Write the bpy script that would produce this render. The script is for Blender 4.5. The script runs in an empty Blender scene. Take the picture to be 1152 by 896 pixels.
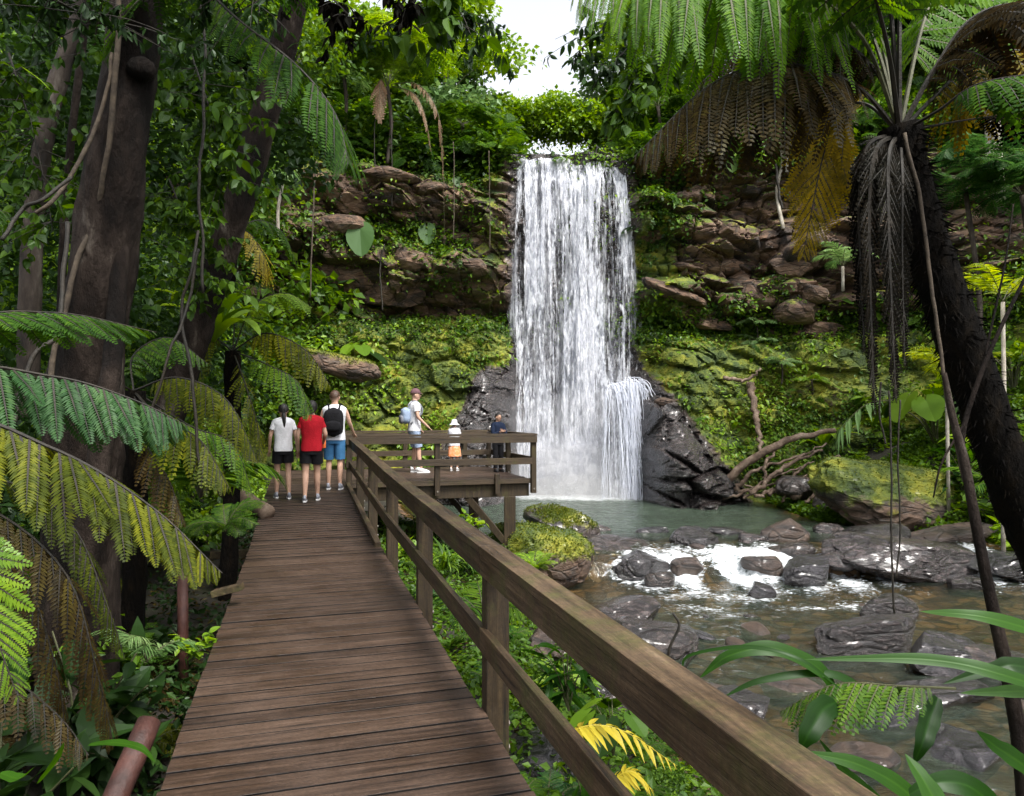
import bpy, math, random
import numpy as np
from mathutils import Vector, Matrix, Euler, Quaternion
random.seed(7); RS = np.random.RandomState(11)
R = math.radians
SC = bpy.context.scene; COL = SC.collection
A3 = lambda *a: np.array(a, dtype=float)

# ------------------------------------------------------------------ camera
EYE = A3(0, 0, 1.5); FP = 800.0; PITCH = math.atan(19/FP)
cam_d = bpy.data.cameras.new('camera'); cam = bpy.data.objects.new('camera', cam_d); COL.objects.link(cam)
cam.location = EYE; cam.rotation_euler = (R(90)+PITCH, 0, 0)
cam_d.sensor_width = 36; cam_d.lens = FP/1152*36; cam_d.clip_start = .05; cam_d.clip_end = 600
SC.camera = cam
def ray(px, py):
    dx, dy = (px-576)/FP, (448-py)/FP
    return A3(dx, math.cos(PITCH)-math.sin(PITCH)*dy, math.sin(PITCH)+math.cos(PITCH)*dy)
def P(px, py, Y):
    d = ray(px, py); return EYE + d*(Y/d[1])
def PZ(px, py, z):
    d = ray(px, py); return EYE + d*((z-1.5)/d[2])

# ------------------------------------------------------------------ noise
def _h(i, j, k, s=0):
    n = (i*374761393 + j*668265263 + k*2147483647 + s*974634777) & 0xffffffff
    n = ((n ^ (n >> 13))*1274126177) & 0xffffffff
    n = ((n ^ (n >> 16))*2246822519) & 0xffffffff
    return ((n ^ (n >> 15)) & 0xffffff)/float(0xffffff)
def vnoise(p, s=0):
    p = np.asarray(p, float); f = np.floor(p).astype(np.int64); u = p-f; u = u*u*(3-2*u)
    r = 0
    for a in (0, 1):
        for b in (0, 1):
            for c in (0, 1):
                w = (u[..., 0] if a else 1-u[..., 0])*(u[..., 1] if b else 1-u[..., 1])*(u[..., 2] if c else 1-u[..., 2])
                r = r + w*_h(f[..., 0]+a, f[..., 1]+b, f[..., 2]+c, s)
    return r*2-1
def fbm(p, o=4, s=0):
    r = 0; a = 1.; t = 0
    for i in range(o):
        r = r + a*vnoise(p*(2.03**i), s+i); t += a; a *= .5
    return r/t
def worley(p, s=0):
    p = np.asarray(p, float); f = np.floor(p).astype(np.int64)
    d1 = np.full(p.shape[:-1], 9.); d2 = d1.copy(); idv = np.zeros(p.shape[:-1])
    for a in (-1, 0, 1):
        for b in (-1, 0, 1):
            for c in (-1, 0, 1):
                i, j, k = f[..., 0]+a, f[..., 1]+b, f[..., 2]+c
                q = np.stack([i+_h(i, j, k, s), j+_h(i, j, k, s+1), k+_h(i, j, k, s+2)], -1)
                d = np.sqrt(((p-q)**2).sum(-1)); h = _h(i, j, k, s+3)
                m = d < d1
                d2 = np.where(m, d1, np.minimum(d2, d)); idv = np.where(m, h, idv); d1 = np.where(m, d, d1)
    return d1, d2, idv
def sst(a, b, x):
    t = np.clip((x-a)/(b-a), 0, 1); return t*t*(3-2*t)
def nrm(v):
    v = np.asarray(v, float); return v/np.maximum(np.linalg.norm(v, axis=-1, keepdims=True), 1e-9)
XYZ = lambda x, y, z: np.stack(np.broadcast_arrays(x, y, z), -1)

# ------------------------------------------------------------------ mesh builder
class MB:
    def __init__(s): s.v = []; s.n = 0; s.q = []; s.t = []; s.qm = []; s.tm = []; s.a = []
    def add(s, v, q=None, t=None, m=0, tint=None):
        v = np.asarray(v, float).reshape(-1, 3); s.v.append(v)
        if q is not None and len(q): q = np.asarray(q, int).reshape(-1, 4); s.q.append(q+s.n); s.qm.append(np.full(len(q), m) if np.isscalar(m) else m)
        if t is not None and len(t): t = np.asarray(t, int).reshape(-1, 3); s.t.append(t+s.n); s.tm.append(np.full(len(t), m) if np.isscalar(m) else m)
        s.a.append(np.zeros(len(v)) if tint is None else np.broadcast_to(np.asarray(tint, float), (len(v),)))
        s.n += len(v); return s
    def build(s, name, mats, parent=None, smooth=False, origin=None, attrs=None):
        V = np.concatenate(s.v) if s.v else np.zeros((0, 3)); T = np.concatenate(s.a) if s.a else np.zeros(0)
        if origin is None: origin = np.array(parent.matrix_world.translation if parent is None else parent['_o']) if parent is not None else np.zeros(3)
        V = V-np.asarray(origin, float)
        q = np.concatenate(s.q) if s.q else np.zeros((0, 4), int); t = np.concatenate(s.t) if s.t else np.zeros((0, 3), int)
        me = bpy.data.meshes.new(name)
        me.vertices.add(len(V)); me.vertices.foreach_set('co', V.astype(np.float32).ravel())
        li = np.concatenate([q.ravel(), t.ravel()]).astype(np.int32)
        me.loops.add(len(li)); me.loops.foreach_set('vertex_index', li)
        me.polygons.add(len(q)+len(t))
        ls = np.concatenate([np.arange(len(q))*4, len(q)*4+np.arange(len(t))*3]).astype(np.int32)
        me.polygons.foreach_set('loop_start', ls)
        mi = np.concatenate(s.qm+s.tm).astype(np.int32) if (s.qm or s.tm) else np.zeros(0, np.int32)
        if not isinstance(mats, (list, tuple)): mats = [mats]
        for m in mats: me.materials.append(m)
        me.polygons.foreach_set('material_index', mi)
        me.polygons.foreach_set('use_smooth', np.full(len(q)+len(t), bool(smooth)))
        at = me.attributes.new('tint', 'FLOAT', 'POINT'); at.data.foreach_set('value', T.astype(np.float32))
        for k, a in (attrs or {}).items():
            at = me.attributes.new(k, 'FLOAT', 'POINT'); at.data.foreach_set('value', np.asarray(a).astype(np.float32).ravel())
        me.update(calc_edges=True); me.validate()
        o = bpy.data.objects.new(name, me); COL.objects.link(o)
        if parent is not None: o.parent = parent
        else: o.location = origin
        o['_o'] = [0., 0., 0.] if parent is None and not np.any(origin) else list(map(float, origin))
        return o
def tag(o, label=None, cat=None, group=None, kind=None):
    if label: o['label'] = label
    if cat: o['category'] = cat
    if group: o['group'] = group
    if kind: o['kind'] = kind
    return o
def thing(name, label, cat, loc=(0, 0, 0), group=None):
    o = bpy.data.objects.new(name, None); COL.objects.link(o); o.location = loc; o.empty_display_size = .1
    o['_o'] = [float(c) for c in loc]; return tag(o, label, cat, group)
def rebase(o, base):
    """give a lone mesh whose vertices are in world space an origin at its base"""
    return o
def dup(o, loc=None, rotz=None, scale=None, label=None, group=None, tilt=None, parent=None, par_top=True):
    c = o.copy(); COL.objects.link(c)
    if parent is not None: c.parent = parent
    for ch in o.children: dup(ch, parent=c)
    if loc is not None: c.location = loc
    if rotz is not None or tilt is not None: c.rotation_euler = (tilt[0] if tilt else 0, tilt[1] if tilt else 0, rotz or 0)
    if scale is not None: c.scale = (scale,)*3 if np.isscalar(scale) else scale
    if label: c['label'] = label
    if group: c['group'] = group
    return c

def box(mb, c, size, ax=None, m=0, bv=.16):
    """box centred at c; ax = 3 rows of axes"""
    c = np.asarray(c, float); ax = np.eye(3) if ax is None else np.asarray(ax, float); h = np.asarray(size, float)/2
    b = min(h)*bv
    v = []
    for sx in (-1, 1):
        for sy in (-1, 1):
            for sz in (-1, 1):
                S = A3(sx, sy, sz)
                for k in range(3):
                    p = S*h; 
                    for j in range(3):
                        if j != k: p[j] -= S[j]*b
                    v.append(c+p@ax)
    # index: corner*3+k  (k = the face axis this vertex lies on)
    def I(sx, sy, sz, k): return ((sx > 0)*4+(sy > 0)*2+(sz > 0))*3+k
    q, t = [], []
    for k in range(3):
        a, bb = [(1, 2), (2, 0), (0, 1)][k]
        for s in (-1, 1):
            f = []
            for (u, w) in ((-1, -1), (1, -1), (1, 1), (-1, 1)):
                S = [0, 0, 0]; S[k] = s; S[a] = u; S[bb] = w; f.append(I(*S, k))
            q.append(f if s > 0 else f[::-1])
    for k in range(3):   # edges along axis k
        a, bb = [(1, 2), (2, 0), (0, 1)][k]
        for u in (-1, 1):
            for w in (-1, 1):
                S0 = [0, 0, 0]; S1 = [0, 0, 0]; S0[k] = -1; S1[k] = 1; S0[a] = S1[a] = u; S0[bb] = S1[bb] = w
                f = [I(*S0, a), I(*S0, bb), I(*S1, bb), I(*S1, a)]
                q.append(f if u*w > 0 else f[::-1])
    for sx in (-1, 1):
        for sy in (-1, 1):
            for sz in (-1, 1):
                f = [I(sx, sy, sz, k) for k in range(3)]; t.append(f if sx*sy*sz > 0 else f[::-1])
    mb.add(v, q, t, m); return mb
def beam(mb, a, b, w, h, m=0, up=(0, 0, 1)):
    a = np.asarray(a, float); b = np.asarray(b, float); d = nrm(b-a); s = nrm(np.cross(d, up)); u = np.cross(s, d)
    return box(mb, (a+b)/2, (np.linalg.norm(b-a), w, h), [d, s, u], m, bv=.09)
def bez(pts, n=24):
    """smooth curve through points (Catmull-Rom)"""
    p = np.asarray(pts, float)
    if len(p) == 2: return p[0]+(p[1]-p[0])*np.linspace(0, 1, n)[:, None]
    e = np.vstack([2*p[0]-p[1], p, 2*p[-1]-p[-2]]); out = []
    m = len(p)-1; ts = np.linspace(0, m, n)
    for t in ts:
        i = min(int(t), m-1); u = t-i; a, b, c, d = e[i:i+4]
        out.append(.5*((2*b)+(-a+c)*u+(2*a-5*b+4*c-d)*u*u+(-a+3*b-3*c+d)*u**3))
    return np.array(out)
def tube(mb, pts, rad, seg=8, m=0, rough=0., rf=3., cap=True, tint=0, seed=0):
    p = np.asarray(pts, float); n = len(p); rad = np.broadcast_to(np.asarray(rad, float), (n,)) if np.ndim(rad) else np.full(n, rad)
    T = nrm(np.gradient(p, axis=0)); ref = A3(0, 0, 1) if abs(T[0][2]) < .9 else A3(1, 0, 0)
    U = nrm(np.cross(T, ref)); 
    for i in range(1, n):
        u = U[i-1]-T[i]*np.dot(U[i-1], T[i]); U[i] = u/max(np.linalg.norm(u), 1e-9)
    W = np.cross(T, U); a = np.arange(seg)/seg*2*math.pi
    D = U[:, None]*np.cos(a)[None, :, None]+W[:, None]*np.sin(a)[None, :, None]
    r = rad[:, None]*np.ones(seg)
    if rough:
        q = p[:, None]+D*rad[:, None, None]; r = r*(1+rough*fbm(q*rf*A3(1, 1, .45), 4, seed)+rough*.6*fbm(q*rf*A3(3, 3, .7), 3, seed+9)+rough*.35*np.abs(fbm(q*rf*A3(7, 7, 1.6), 2, seed+19)))
    v = p[:, None]+D*r[..., None]
    i = np.arange(n-1)[:, None]*seg; j = np.arange(seg)[None]; j2 = (j+1) % seg
    q = np.stack([i+j, i+j2, i+seg+j2, i+seg+j], -1).reshape(-1, 4)
    V = v.reshape(-1, 3); t = []
    if cap:
        V = np.vstack([V, p[0], p[-1]]); c0 = n*seg; c1 = c0+1
        t = [[c0, (k+1) % seg, k] for k in range(seg)]+[[c1, (n-1)*seg+k, (n-1)*seg+(k+1) % seg] for k in range(seg)]
    mb.add(V, q, t if len(t) else None, m, tint); return mb
def grid_faces(nr, nc):
    i = np.arange(nr-1)[:, None]*nc; j = np.arange(nc-1)[None]
    return np.stack([i+j, i+j+1, i+nc+j+1, i+nc+j], -1).reshape(-1, 4)

# ------------------------------------------------------------------ leaves
def leaf_tmpl(w=.42, fold=.12, curl=.12, n=2, pw=.8, base=.0):
    """leaf of unit length along +x: folded along its midrib"""
    u = np.linspace(0, 1, n+2); prof = (np.sin(np.pi*u**pw))*w/2
    v = [(0, 0, 0)]; 
    for k in range(1, n+1):
        z = -curl*u[k]**2
        v += [(u[k]-base*(1-u[k]), prof[k], z+fold*prof[k]*2), (u[k], 0, z), (u[k]-base*(1-u[k]), -prof[k], z+fold*prof[k]*2)]
    v.append((1, 0, -curl)); t = [(0, 2, 1), (0, 3, 2)]; q = []
    for k in range(n-1):
        a = 1+3*k; q += [(a, a+1, a+4, a+3), (a+1, a+2, a+5, a+4)]
    a = 1+3*(n-1); e = 3*n+1; t += [(a, a+1, e), (a+1, a+2, e)]
    return np.array(v, float), q, t
LS = (np.array([(0, 0, 0), (.45, .2, .05), (1, 0, -.12), (.45, -.2, .05)], float), [], [(0, 2, 1), (0, 3, 2)])
LSW = (np.array([(0, 0, 0), (.42, .34, .04), (1, 0, -.15), (.42, -.34, .04)], float), [], [(0, 2, 1), (0, 3, 2)])
LM = leaf_tmpl(.4, .12, .2, 3)
LW = leaf_tmpl(.62, .1, .18, 4, .72)
LN = leaf_tmpl(.2, .1, .3, 3)
def heart():
    a = np.linspace(-.94*math.pi, .94*math.pi, 15); r = .5*(1-np.abs(a)/math.pi*.05)
    o = np.array([(.62*math.cos(t)*(1.15 if abs(t) < .5 else 1)+.28-.0, .5*math.sin(t), 0) for t in a]); o[7] = (1.02, 0, -.1)
    o[:, 2] = -.18*o[:, 0]**2+.10*np.abs(o[:, 1]); v = np.vstack([[0, 0, 0], o]); return v, [], [(0, i+1, i+2) for i in range(14)]
LH = heart()
def stamp(mb, T, pos, X, Z, scale, m=0, tint=0.):
    """stamp template T at pos with its x axis along X and z axis near Z"""
    tv, tq, tt = T; X = nrm(X); Y = nrm(np.cross(Z, X)); Zp = np.cross(X, Y)
    M = np.stack([X, Y, Zp], 1)            # rows
    N = len(pos); sc = np.broadcast_to(np.asarray(scale, float).reshape(-1, 1, 1) if np.ndim(scale) else np.full((1, 1, 1), scale), (N, 1, 1))
    v = np.einsum('kj,njl->nkl', tv, M)*sc+np.asarray(pos)[:, None]
    k = len(tv); off = (np.arange(N)*k)[:, None, None]
    q = (np.array(tq)[None]+off).reshape(-1, 4) if len(tq) else None; t = (np.array(tt)[None]+off).reshape(-1, 3) if len(tt) else None
    ti = np.repeat(np.broadcast_to(np.asarray(tint, float), (N,)), k)
    mb.add(v.reshape(-1, 3), q, t, m, ti); return mb
def rdir(n, elev=-10, spread=35):
    a = RS.rand(n)*2*math.pi; e = np.radians(elev+RS.randn(n)*spread)
    return np.stack([np.cos(a)*np.cos(e), np.sin(a)*np.cos(e), np.sin(e)], -1)
def zup(n, j=.5): return nrm(RS.randn(n, 3)*j+A3(0, 0, 1))
def cloud(mb, c, rad, n, size, T=LS, m=0, tint=None, elev=-15, spread=35, shell=.55, j=.6, out=.6):
    """irregular clump of leaves: leaves gathered in sub-clumps through an ellipsoid's outer volume"""
    c = np.asarray(c, float); rad = np.asarray(rad, float)*np.ones(3)
    k = max(3, n//26); d = nrm(RS.randn(k, 3)); d[:, 2] = np.where(d[:, 2] < -.3, -d[:, 2], d[:, 2])
    sc = d*(shell+(1-shell)*RS.rand(k, 1))*rad; g = RS.randint(0, k, n)
    p = sc[g]+RS.randn(n, 3)*rad*.17
    X = nrm(rdir(n, elev, spread)+out*nrm(p/rad)*A3(1, 1, .5)); s = size*(.6+.8*RS.rand(n))
    tv = (RS.rand(k)[g]*.7+RS.rand(n)*.3) if tint is None else tint+(RS.rand(k)[g]-.5)*.5
    stamp(mb, T, c+p, X, zup(n, j), s, m, tv); return mb

def frond(mb, pts, plen, npin=26, det=2, npl=14, start=.14, fwd=25, hang=.0, droop=.25, m=0, ms=1, rr=.012, up=(0, 0, 1), tint=.5, prof=(.5, .75), wid=.17, up_v=.0, jit=.06, plw=1., gaps=.05):
    p = np.asarray(pts, float); n = len(p); tt = np.linspace(0, 1, n)
    L = np.linalg.norm(np.diff(p, axis=0), axis=1).sum()
    tube(mb, p, rr*(1-.85*tt), 5, ms, tint=tint)
    t = start+(1-start)*(np.arange(npin)+.5)/npin; tp = (t-start)/(1-start)
    base = np.stack([np.interp(t, tt, p[:, k]) for k in range(3)], -1)
    Tn = nrm(np.gradient(p, axis=0)); Ti = nrm(np.stack([np.interp(t, tt, Tn[:, k]) for k in range(3)], -1))
    S = nrm(np.cross(Ti, A3(*up)))
    pf = tp**prof[0]*(1-tp)**prof[1]; pf = pf/ (pf.max()); pf = np.maximum(pf, .06)
    down = A3(0, 0, -1)
    for sd in (-1, 1):
        ln = plen*pf*(1+jit*2*RS.randn(npin)*.5); a = np.radians(fwd+30*tp+RS.randn(npin)*4)
        D = S*sd*np.cos(a)[:, None]+Ti*np.sin(a)[:, None]+A3(0, 0, up_v)
        D = nrm(D*(1-hang)+down*(hang*(1+.25*RS.randn(npin)))[:, None]+RS.randn(npin, 3)*jit); ptn = .22*RS.randn(npin)
        keep = RS.rand(npin) > gaps; ptn = ptn[keep]; D, ln, bs, T2 = D[keep], ln[keep], base[keep], Ti[keep]
        np_ = len(D)
        W = nrm(T2-D*(T2*D).sum(-1, keepdims=True))
        Nn = nrm(np.cross(W, D)); Nn = Nn*np.sign(Nn[:, 2:3]+1e-6)
        if det >= 2:
            u = (np.arange(npl)+.6)/npl; c = bs[:, None]+D[:, None]*(ln[:, None]*u)[..., None]+down*(droop*ln[:, None]*u**2)[..., None]
            tang = nrm(D[:, None]+down*(2*droop*u)[None, :, None])
            uu = u**.35*(1-u)**.5; uu = uu/uu.max()
            pl = (ln[:, None]*wid*uu[None]*plw)*(1+.12*RS.randn(np_, npl))
            pl = np.maximum(pl, .004)
            for s2 in (-1, 1):
                d = nrm(W[:, None]*s2*.9+tang*.5+Nn[:, None]*.05*RS.randn(np_, npl, 1)); hw = (ln[:, None]/npl*.52)[..., None]*np.ones((np_, npl, 1))
                b = c; tip = c+d*pl[..., None]+down*(pl*.15)[..., None]; mid = c+d*(pl*.45)[..., None]; sv = nrm(np.cross(Nn[:, None], d))*hw
                v = np.stack([b, mid+sv, tip, mid-sv], 2).reshape(-1, 3); q = np.arange(len(v)).reshape(-1, 4)
                mb.add(v, q, None, m, np.repeat((tint+ptn[:, None]+.3*(RS.rand(np_, npl)-.5)-.1*np.linspace(-1, 1, npl)).ravel(), 4))
            # midribs of the pinnae: one slim triangle strip
            e = bs+D*ln[:, None]+down*(droop*ln)[:, None]; w = W*(ln*.012+.001)[:, None]; mm = bs+D*(ln*.5)[:, None]+down*(droop*ln*.25)[:, None]
            off = Nn*.0015
            v = np.stack([bs-w+off, bs+w+off, mm+w*.7+off, mm-w*.7+off, e+off], 1).reshape(-1, 3); k = np.arange(np_)[:, None]*5
            mb.add(v, k+np.array([[0, 1, 2, 3]]), k+np.array([[3, 2, 4]]), ms, tint)
        else:
            st = np.linspace(0, 1, 5); hw = np.array([.35, 1, .85, .5, .04])*wid*.5*plw
            c = bs[:, None]+D[:, None]*(ln[:, None]*st)[..., None]+down*(droop*ln[:, None]*st**2)[..., None]
            o = W[:, None]*(ln[:, None]*hw)[..., None]; lift = Nn[:, None]*(ln[:, None]*hw*.25)[..., None]
            v = np.concatenate([(c+o+lift)[:, :, None], c[:, :, None], (c-o+lift)[:, :, None]], 2).reshape(-1, 3); k = np.arange(np_)[:, None]*15
            f = []
            for i in range(4):
                for jj in range(2): f.append([3*i+jj, 3*i+jj+1, 3*i+jj+4, 3*i+jj+3])
            f = np.array(f); mb.add(v, (k[:, :, None]+f[None]).reshape(-1, 4), None, m, np.repeat(tint+ptn+.3*(RS.rand(np_)-.5), 15))
    return mb
def arch(L, a0, a1, n=14, pw=1.3, az=0, base=(0, 0, 0)):
    t = np.linspace(0, 1, n); a = np.radians(a0+(a1-a0)*t**pw); st = L/(n-1)
    x = np.concatenate([[0], np.cumsum(np.cos(a[:-1])*st)]); z = np.concatenate([[0], np.cumsum(np.sin(a[:-1])*st)])
    return np.stack([x*math.cos(az), x*math.sin(az), z], -1)+np.asarray(base, float)

# ------------------------------------------------------------------ materials
def mat(name):
    m = bpy.data.materials.new(name); m.use_nodes = True; nt = m.node_tree; nt.nodes.clear()
    return m, nt, (lambda t, **k: _nd(nt, t, **k)), nt.links.new
def _nd(nt, t, **k):
    n = nt.nodes.new('ShaderNode'+t)
    for a, b in k.items():
        if a.startswith('i_'):
            key = a[2:]; key = int(key) if key.isdigit() else key.replace('_', ' ')
            n.inputs[key].default_value = b
        else: setattr(n, a, b)
    return n
def ramp(nd, pts):
    r = nd('ValToRGB'); e = r.color_ramp.elements
    while len(e) < len(pts): e.new(.5)
    for k, (p, c) in zip(e, pts): k.position = p; k.color = tuple(c)+(1,) if not np.isscalar(c) else (c, c, c, 1)
    return r
def leafmat(name, cols, trans=.35, gloss=.03, rough=.42, sat=1.0, tv=1.6):
    """leaf: diffuse + light through the blade + waxy sheen; colour differs from leaf to leaf"""
    m, nt, nd, L = mat(name)
    at = nd('Attribute', attribute_name='tint'); geo = nd('NewGeometry'); oi = nd('ObjectInfo')
    mx = nd('Math', operation='MULTIPLY_ADD', i_1=.35); L(geo.outputs['Random Per Island'], mx.inputs[0])
    m2 = nd('Math', operation='MULTIPLY_ADD', i_1=.65); L(at.outputs['Fac'], m2.inputs[0]); m2.inputs[2].default_value = 0; L(m2.outputs[0], mx.inputs[2])
    m3 = nd('Math', operation='MULTIPLY_ADD', i_1=.18, i_2=-.09); L(oi.outputs['Random'], m3.inputs[0])
    m4 = nd('Math', operation='ADD'); L(mx.outputs[0], m4.inputs[0]); L(m3.outputs[0], m4.inputs[1])
    rp = ramp(nd, [(i/(len(cols)-1), c) for i, c in enumerate(cols)]); L(m4.outputs[0], rp.inputs[0])
    di = nd('BsdfDiffuse'); tr = nd('BsdfTranslucent'); L(rp.outputs[0], di.inputs[0])
    hs = nd('HueSaturation', i_Hue=.485, i_Saturation=1.1, i_Value=tv); L(rp.outputs[0], hs.inputs['Color']); L(hs.outputs[0], tr.inputs[0])
    a = nd('MixShader', i_0=trans); L(di.outputs[0], a.inputs[1]); L(tr.outputs[0], a.inputs[2])
    gl = nd('BsdfGlossy', i_Roughness=rough); gl.inputs[0].default_value = (.8, .9, .8, 1)
    fr = nd('LayerWeight', i_Blend=.35); f2 = nd('Math', operation='MULTIPLY_ADD', i_1=gloss*.9, i_2=gloss*.5); L(fr.outputs['Facing'], f2.inputs[0])
    b = nd('MixShader'); L(f2.outputs[0], b.inputs[0]); L(a.outputs[0], b.inputs[1]); L(gl.outputs[0], b.inputs[2])
    o = nd('OutputMaterial'); L(b.outputs[0], o.inputs[0]); return m
def surf(name, cols, scale=3., rough=.7, bump=.4, bscale=None, stretch=(1, 1, 1), rot=(0, 0, 0), spec=.4, island=0., detail=8, dist=.04, space='Object', vor=False, rough2=None):
    m, nt, nd, L = mat(name)
    tc = nd('TexCoord'); mp = nd('Mapping'); mp.inputs['Scale'].default_value = stretch; mp.inputs['Rotation'].default_value = rot
    L(tc.outputs[space], mp.inputs[0])
    n1 = nd('TexNoise', i_Scale=scale, i_Detail=detail, i_Roughness=.65); L(mp.outputs[0], n1.inputs[0])
    src = n1.outputs[0]
    if island:
        geo = nd('NewGeometry'); ma = nd('Math', operation='MULTIPLY_ADD', i_1=island, i_2=-island/2); L(geo.outputs['Random Per Island'], ma.inputs[0])
        ad = nd('Math', operation='ADD'); L(src, ad.inputs[0]); L(ma.outputs[0], ad.inputs[1]); src = ad.outputs[0]
    lo, hi = .32, .68
    rp = ramp(nd, [(lo+(hi-lo)*i/(len(cols)-1), c) for i, c in enumerate(cols)]); L(src, rp.inputs[0])
    n2 = nd('TexNoise', i_Scale=bscale or scale*3, i_Detail=8., i_Roughness=.7); L(mp.outputs[0], n2.inputs[0])
    b = nd('Bump', i_Strength=bump, i_Distance=dist); L(n2.outputs[0], b.inputs['Height'])
    pr = nd('BsdfPrincipled'); pr.inputs['Specular IOR Level'].default_value = spec
    L(rp.outputs[0], pr.inputs['Base Color']); L(b.outputs[0], pr.inputs['Normal'])
    rr = nd('MapRange', i_3=(rough2 if rough2 is not None else rough-.15), i_4=min(1, rough+.15)); L(n2.outputs[0], rr.inputs[0]); L(rr.outputs[0], pr.inputs['Roughness'])
    o = nd('OutputMaterial'); L(pr.outputs[0], o.inputs[0]); return m
def plain(name, c, rough=.8, sheen=0, spec=.3, var=.12, sc=30):
    return surf(name, [tuple(x*(1-var) for x in c), tuple(min(1, x*(1+var)) for x in c)], sc, rough, .15, spec=spec, dist=.01)

G = {}
G['bush'] = leafmat('leaf_green', [(.010, .028, .003), (.038, .09, .006), (.10, .19, .010), (.21, .31, .016)], .4, .03, .45)
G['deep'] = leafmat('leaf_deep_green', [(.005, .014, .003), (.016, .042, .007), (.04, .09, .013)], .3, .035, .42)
G['lime'] = leafmat('leaf_lime', [(.055, .13, .006), (.15, .27, .010), (.28, .40, .016)], .45, .05)
G['moss'] = leafmat('leaf_moss', [(.025, .045, .004), (.07, .10, .006), (.17, .17, .008)], .3, .02, .6)
G['fern'] = leafmat('fern_green', [(.014, .042, .006), (.045, .11, .012), (.12, .21, .016)], .45, .015)
G['blue'] = leafmat('fern_bluish_green', [(.010, .038, .010), (.026, .08, .018), (.065, .14, .03)], .35, .02)
G['olive'] = leafmat('fern_olive', [(.02, .028, .004), (.065, .085, .007), (.17, .18, .010)], .45, .01)
G['yellow'] = leafmat('fern_yellow', [(.16, .13, .012), (.36, .29, .02), (.55, .45, .04)], .4, .04)
G['brown'] = leafmat('fern_dead_brown', [(.012, .009, .004), (.045, .028, .008), (.10, .078, .014)], .35, .02)
G['gold'] = leafmat('fern_gold', [(.08, .075, .006), (.25, .19, .012), (.42, .30, .018)], .55, .01)
G['lite'] = leafmat('fern_backlit', [(.025, .08, .006), (.075, .18, .010), (.16, .30, .016)], .6, .01)
G['ylw'] = leafmat('palm_yellow_green', [(.1, .16, .012), (.24, .3, .02), (.42, .42, .04)], .5, .04)
G['browl'] = leafmat('frond_dead_pale', [(.1, .055, .03), (.2, .115, .07), (.32, .2, .13)], .3, .02)
G['dark'] = leafmat('fern_dead_and_silhouette', [(.002, .0015, .001), (.006, .0045, .003), (.014, .010, .006)], .15, .006, .6)
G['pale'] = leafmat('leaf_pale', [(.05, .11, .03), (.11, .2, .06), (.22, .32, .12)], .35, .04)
G['strap'] = leafmat('leaf_strap', [(.006, .022, .003), (.018, .062, .006), (.045, .125, .010)], .5, .015, .35)
G['stem'] = surf('stem_green_brown', [(.03, .035, .012), (.08, .08, .03)], 8, .6)
G['stemd'] = surf('stem_dark', [(.006, .006, .004), (.025, .018, .01)], 8, .6)
G['bark'] = surf('bark_dark', [(.002, .0015, .001), (.006, .004, .003), (.018, .012, .009), (.045, .033, .026), (.20, .17, .14)], 2.2, .8, 1., 16, (1, 1, .4), dist=.08, spec=.15)
G['barkg'] = surf('bark_grey_brown', [(.008, .006, .004), (.025, .017, .012), (.06, .045, .034), (.14, .12, .095)], 5, .8, .8, 16, (1, 1, .3), dist=.04)
G['barkp'] = surf('bark_pale', [(.12, .1, .07), (.3, .27, .22), (.5, .47, .4)], 6, .8, .4, 20, (1, 1, .4))
G['fibre'] = surf('tree_fern_fibre', [(.0015, .001, .001), (.004, .003, .002), (.012, .008, .004)], 14, .95, 1., 40, (1, 1, .4), dist=.05, spec=.1)
G['vine'] = surf('vine_bark', [(.025, .018, .012), (.10, .075, .05)], 12, .8)
G['drift'] = surf('driftwood', [(.035, .022, .015), (.12, .08, .055), (.25, .19, .14)], 4, .75, .6, 12, (1, 1, 1), dist=.03)
G['soil'] = surf('dark_soil', [(.003, .003, .002), (.012, .009, .005), (.03, .022, .012)], 3, .9, 1, 14, dist=.1)
# ================================================================== THE SETTING
# world and sun (bright overcast sky over the gorge)
W = bpy.data.worlds.new('World'); SC.world = W; W.use_nodes = True; wn = W.node_tree; wn.nodes.clear()
SUN_EL, SUN_AZ = R(58), R(-12)      # sun stands high, behind the viewer's right shoulder (direction it shines from)
sky = wn.nodes.new('ShaderNodeTexSky'); sky.sky_type = 'NISHITA'; sky.sun_disc = False; sky.sun_elevation = SUN_EL
sky.air_density = 1.; sky.dust_density = 4.; sky.ozone_density = 1.
hsv = wn.nodes.new('ShaderNodeHueSaturation'); hsv.inputs['Saturation'].default_value = .22; hsv.inputs['Value'].default_value = 2.7
bg = wn.nodes.new('ShaderNodeBackground'); bg.inputs['Strength'].default_value = .15
wo = wn.nodes.new('ShaderNodeOutputWorld'); wn.links.new(sky.outputs[0], hsv.inputs['Color']); wn.links.new(hsv.outputs[0], bg.inputs[0]); wn.links.new(bg.outputs[0], wo.inputs[0])
# from = unit vector towards the sun
SF = A3(.32, -.42, 0); SF = nrm(SF)*math.cos(SUN_EL); SF[2] = math.sin(SUN_EL)
sky.sun_rotation = math.atan2(SF[0], SF[1])
sl = bpy.data.lights.new('sun', 'SUN'); sl.energy = 4.6; sl.angle = R(14); sl.color = (1, .96, .9)
so = bpy.data.objects.new('sun', sl); COL.objects.link(so); so.rotation_euler = Vector(-SF).to_track_quat('-Z', 'Y').to_euler(); so.location = (0, 0, 30)

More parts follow.
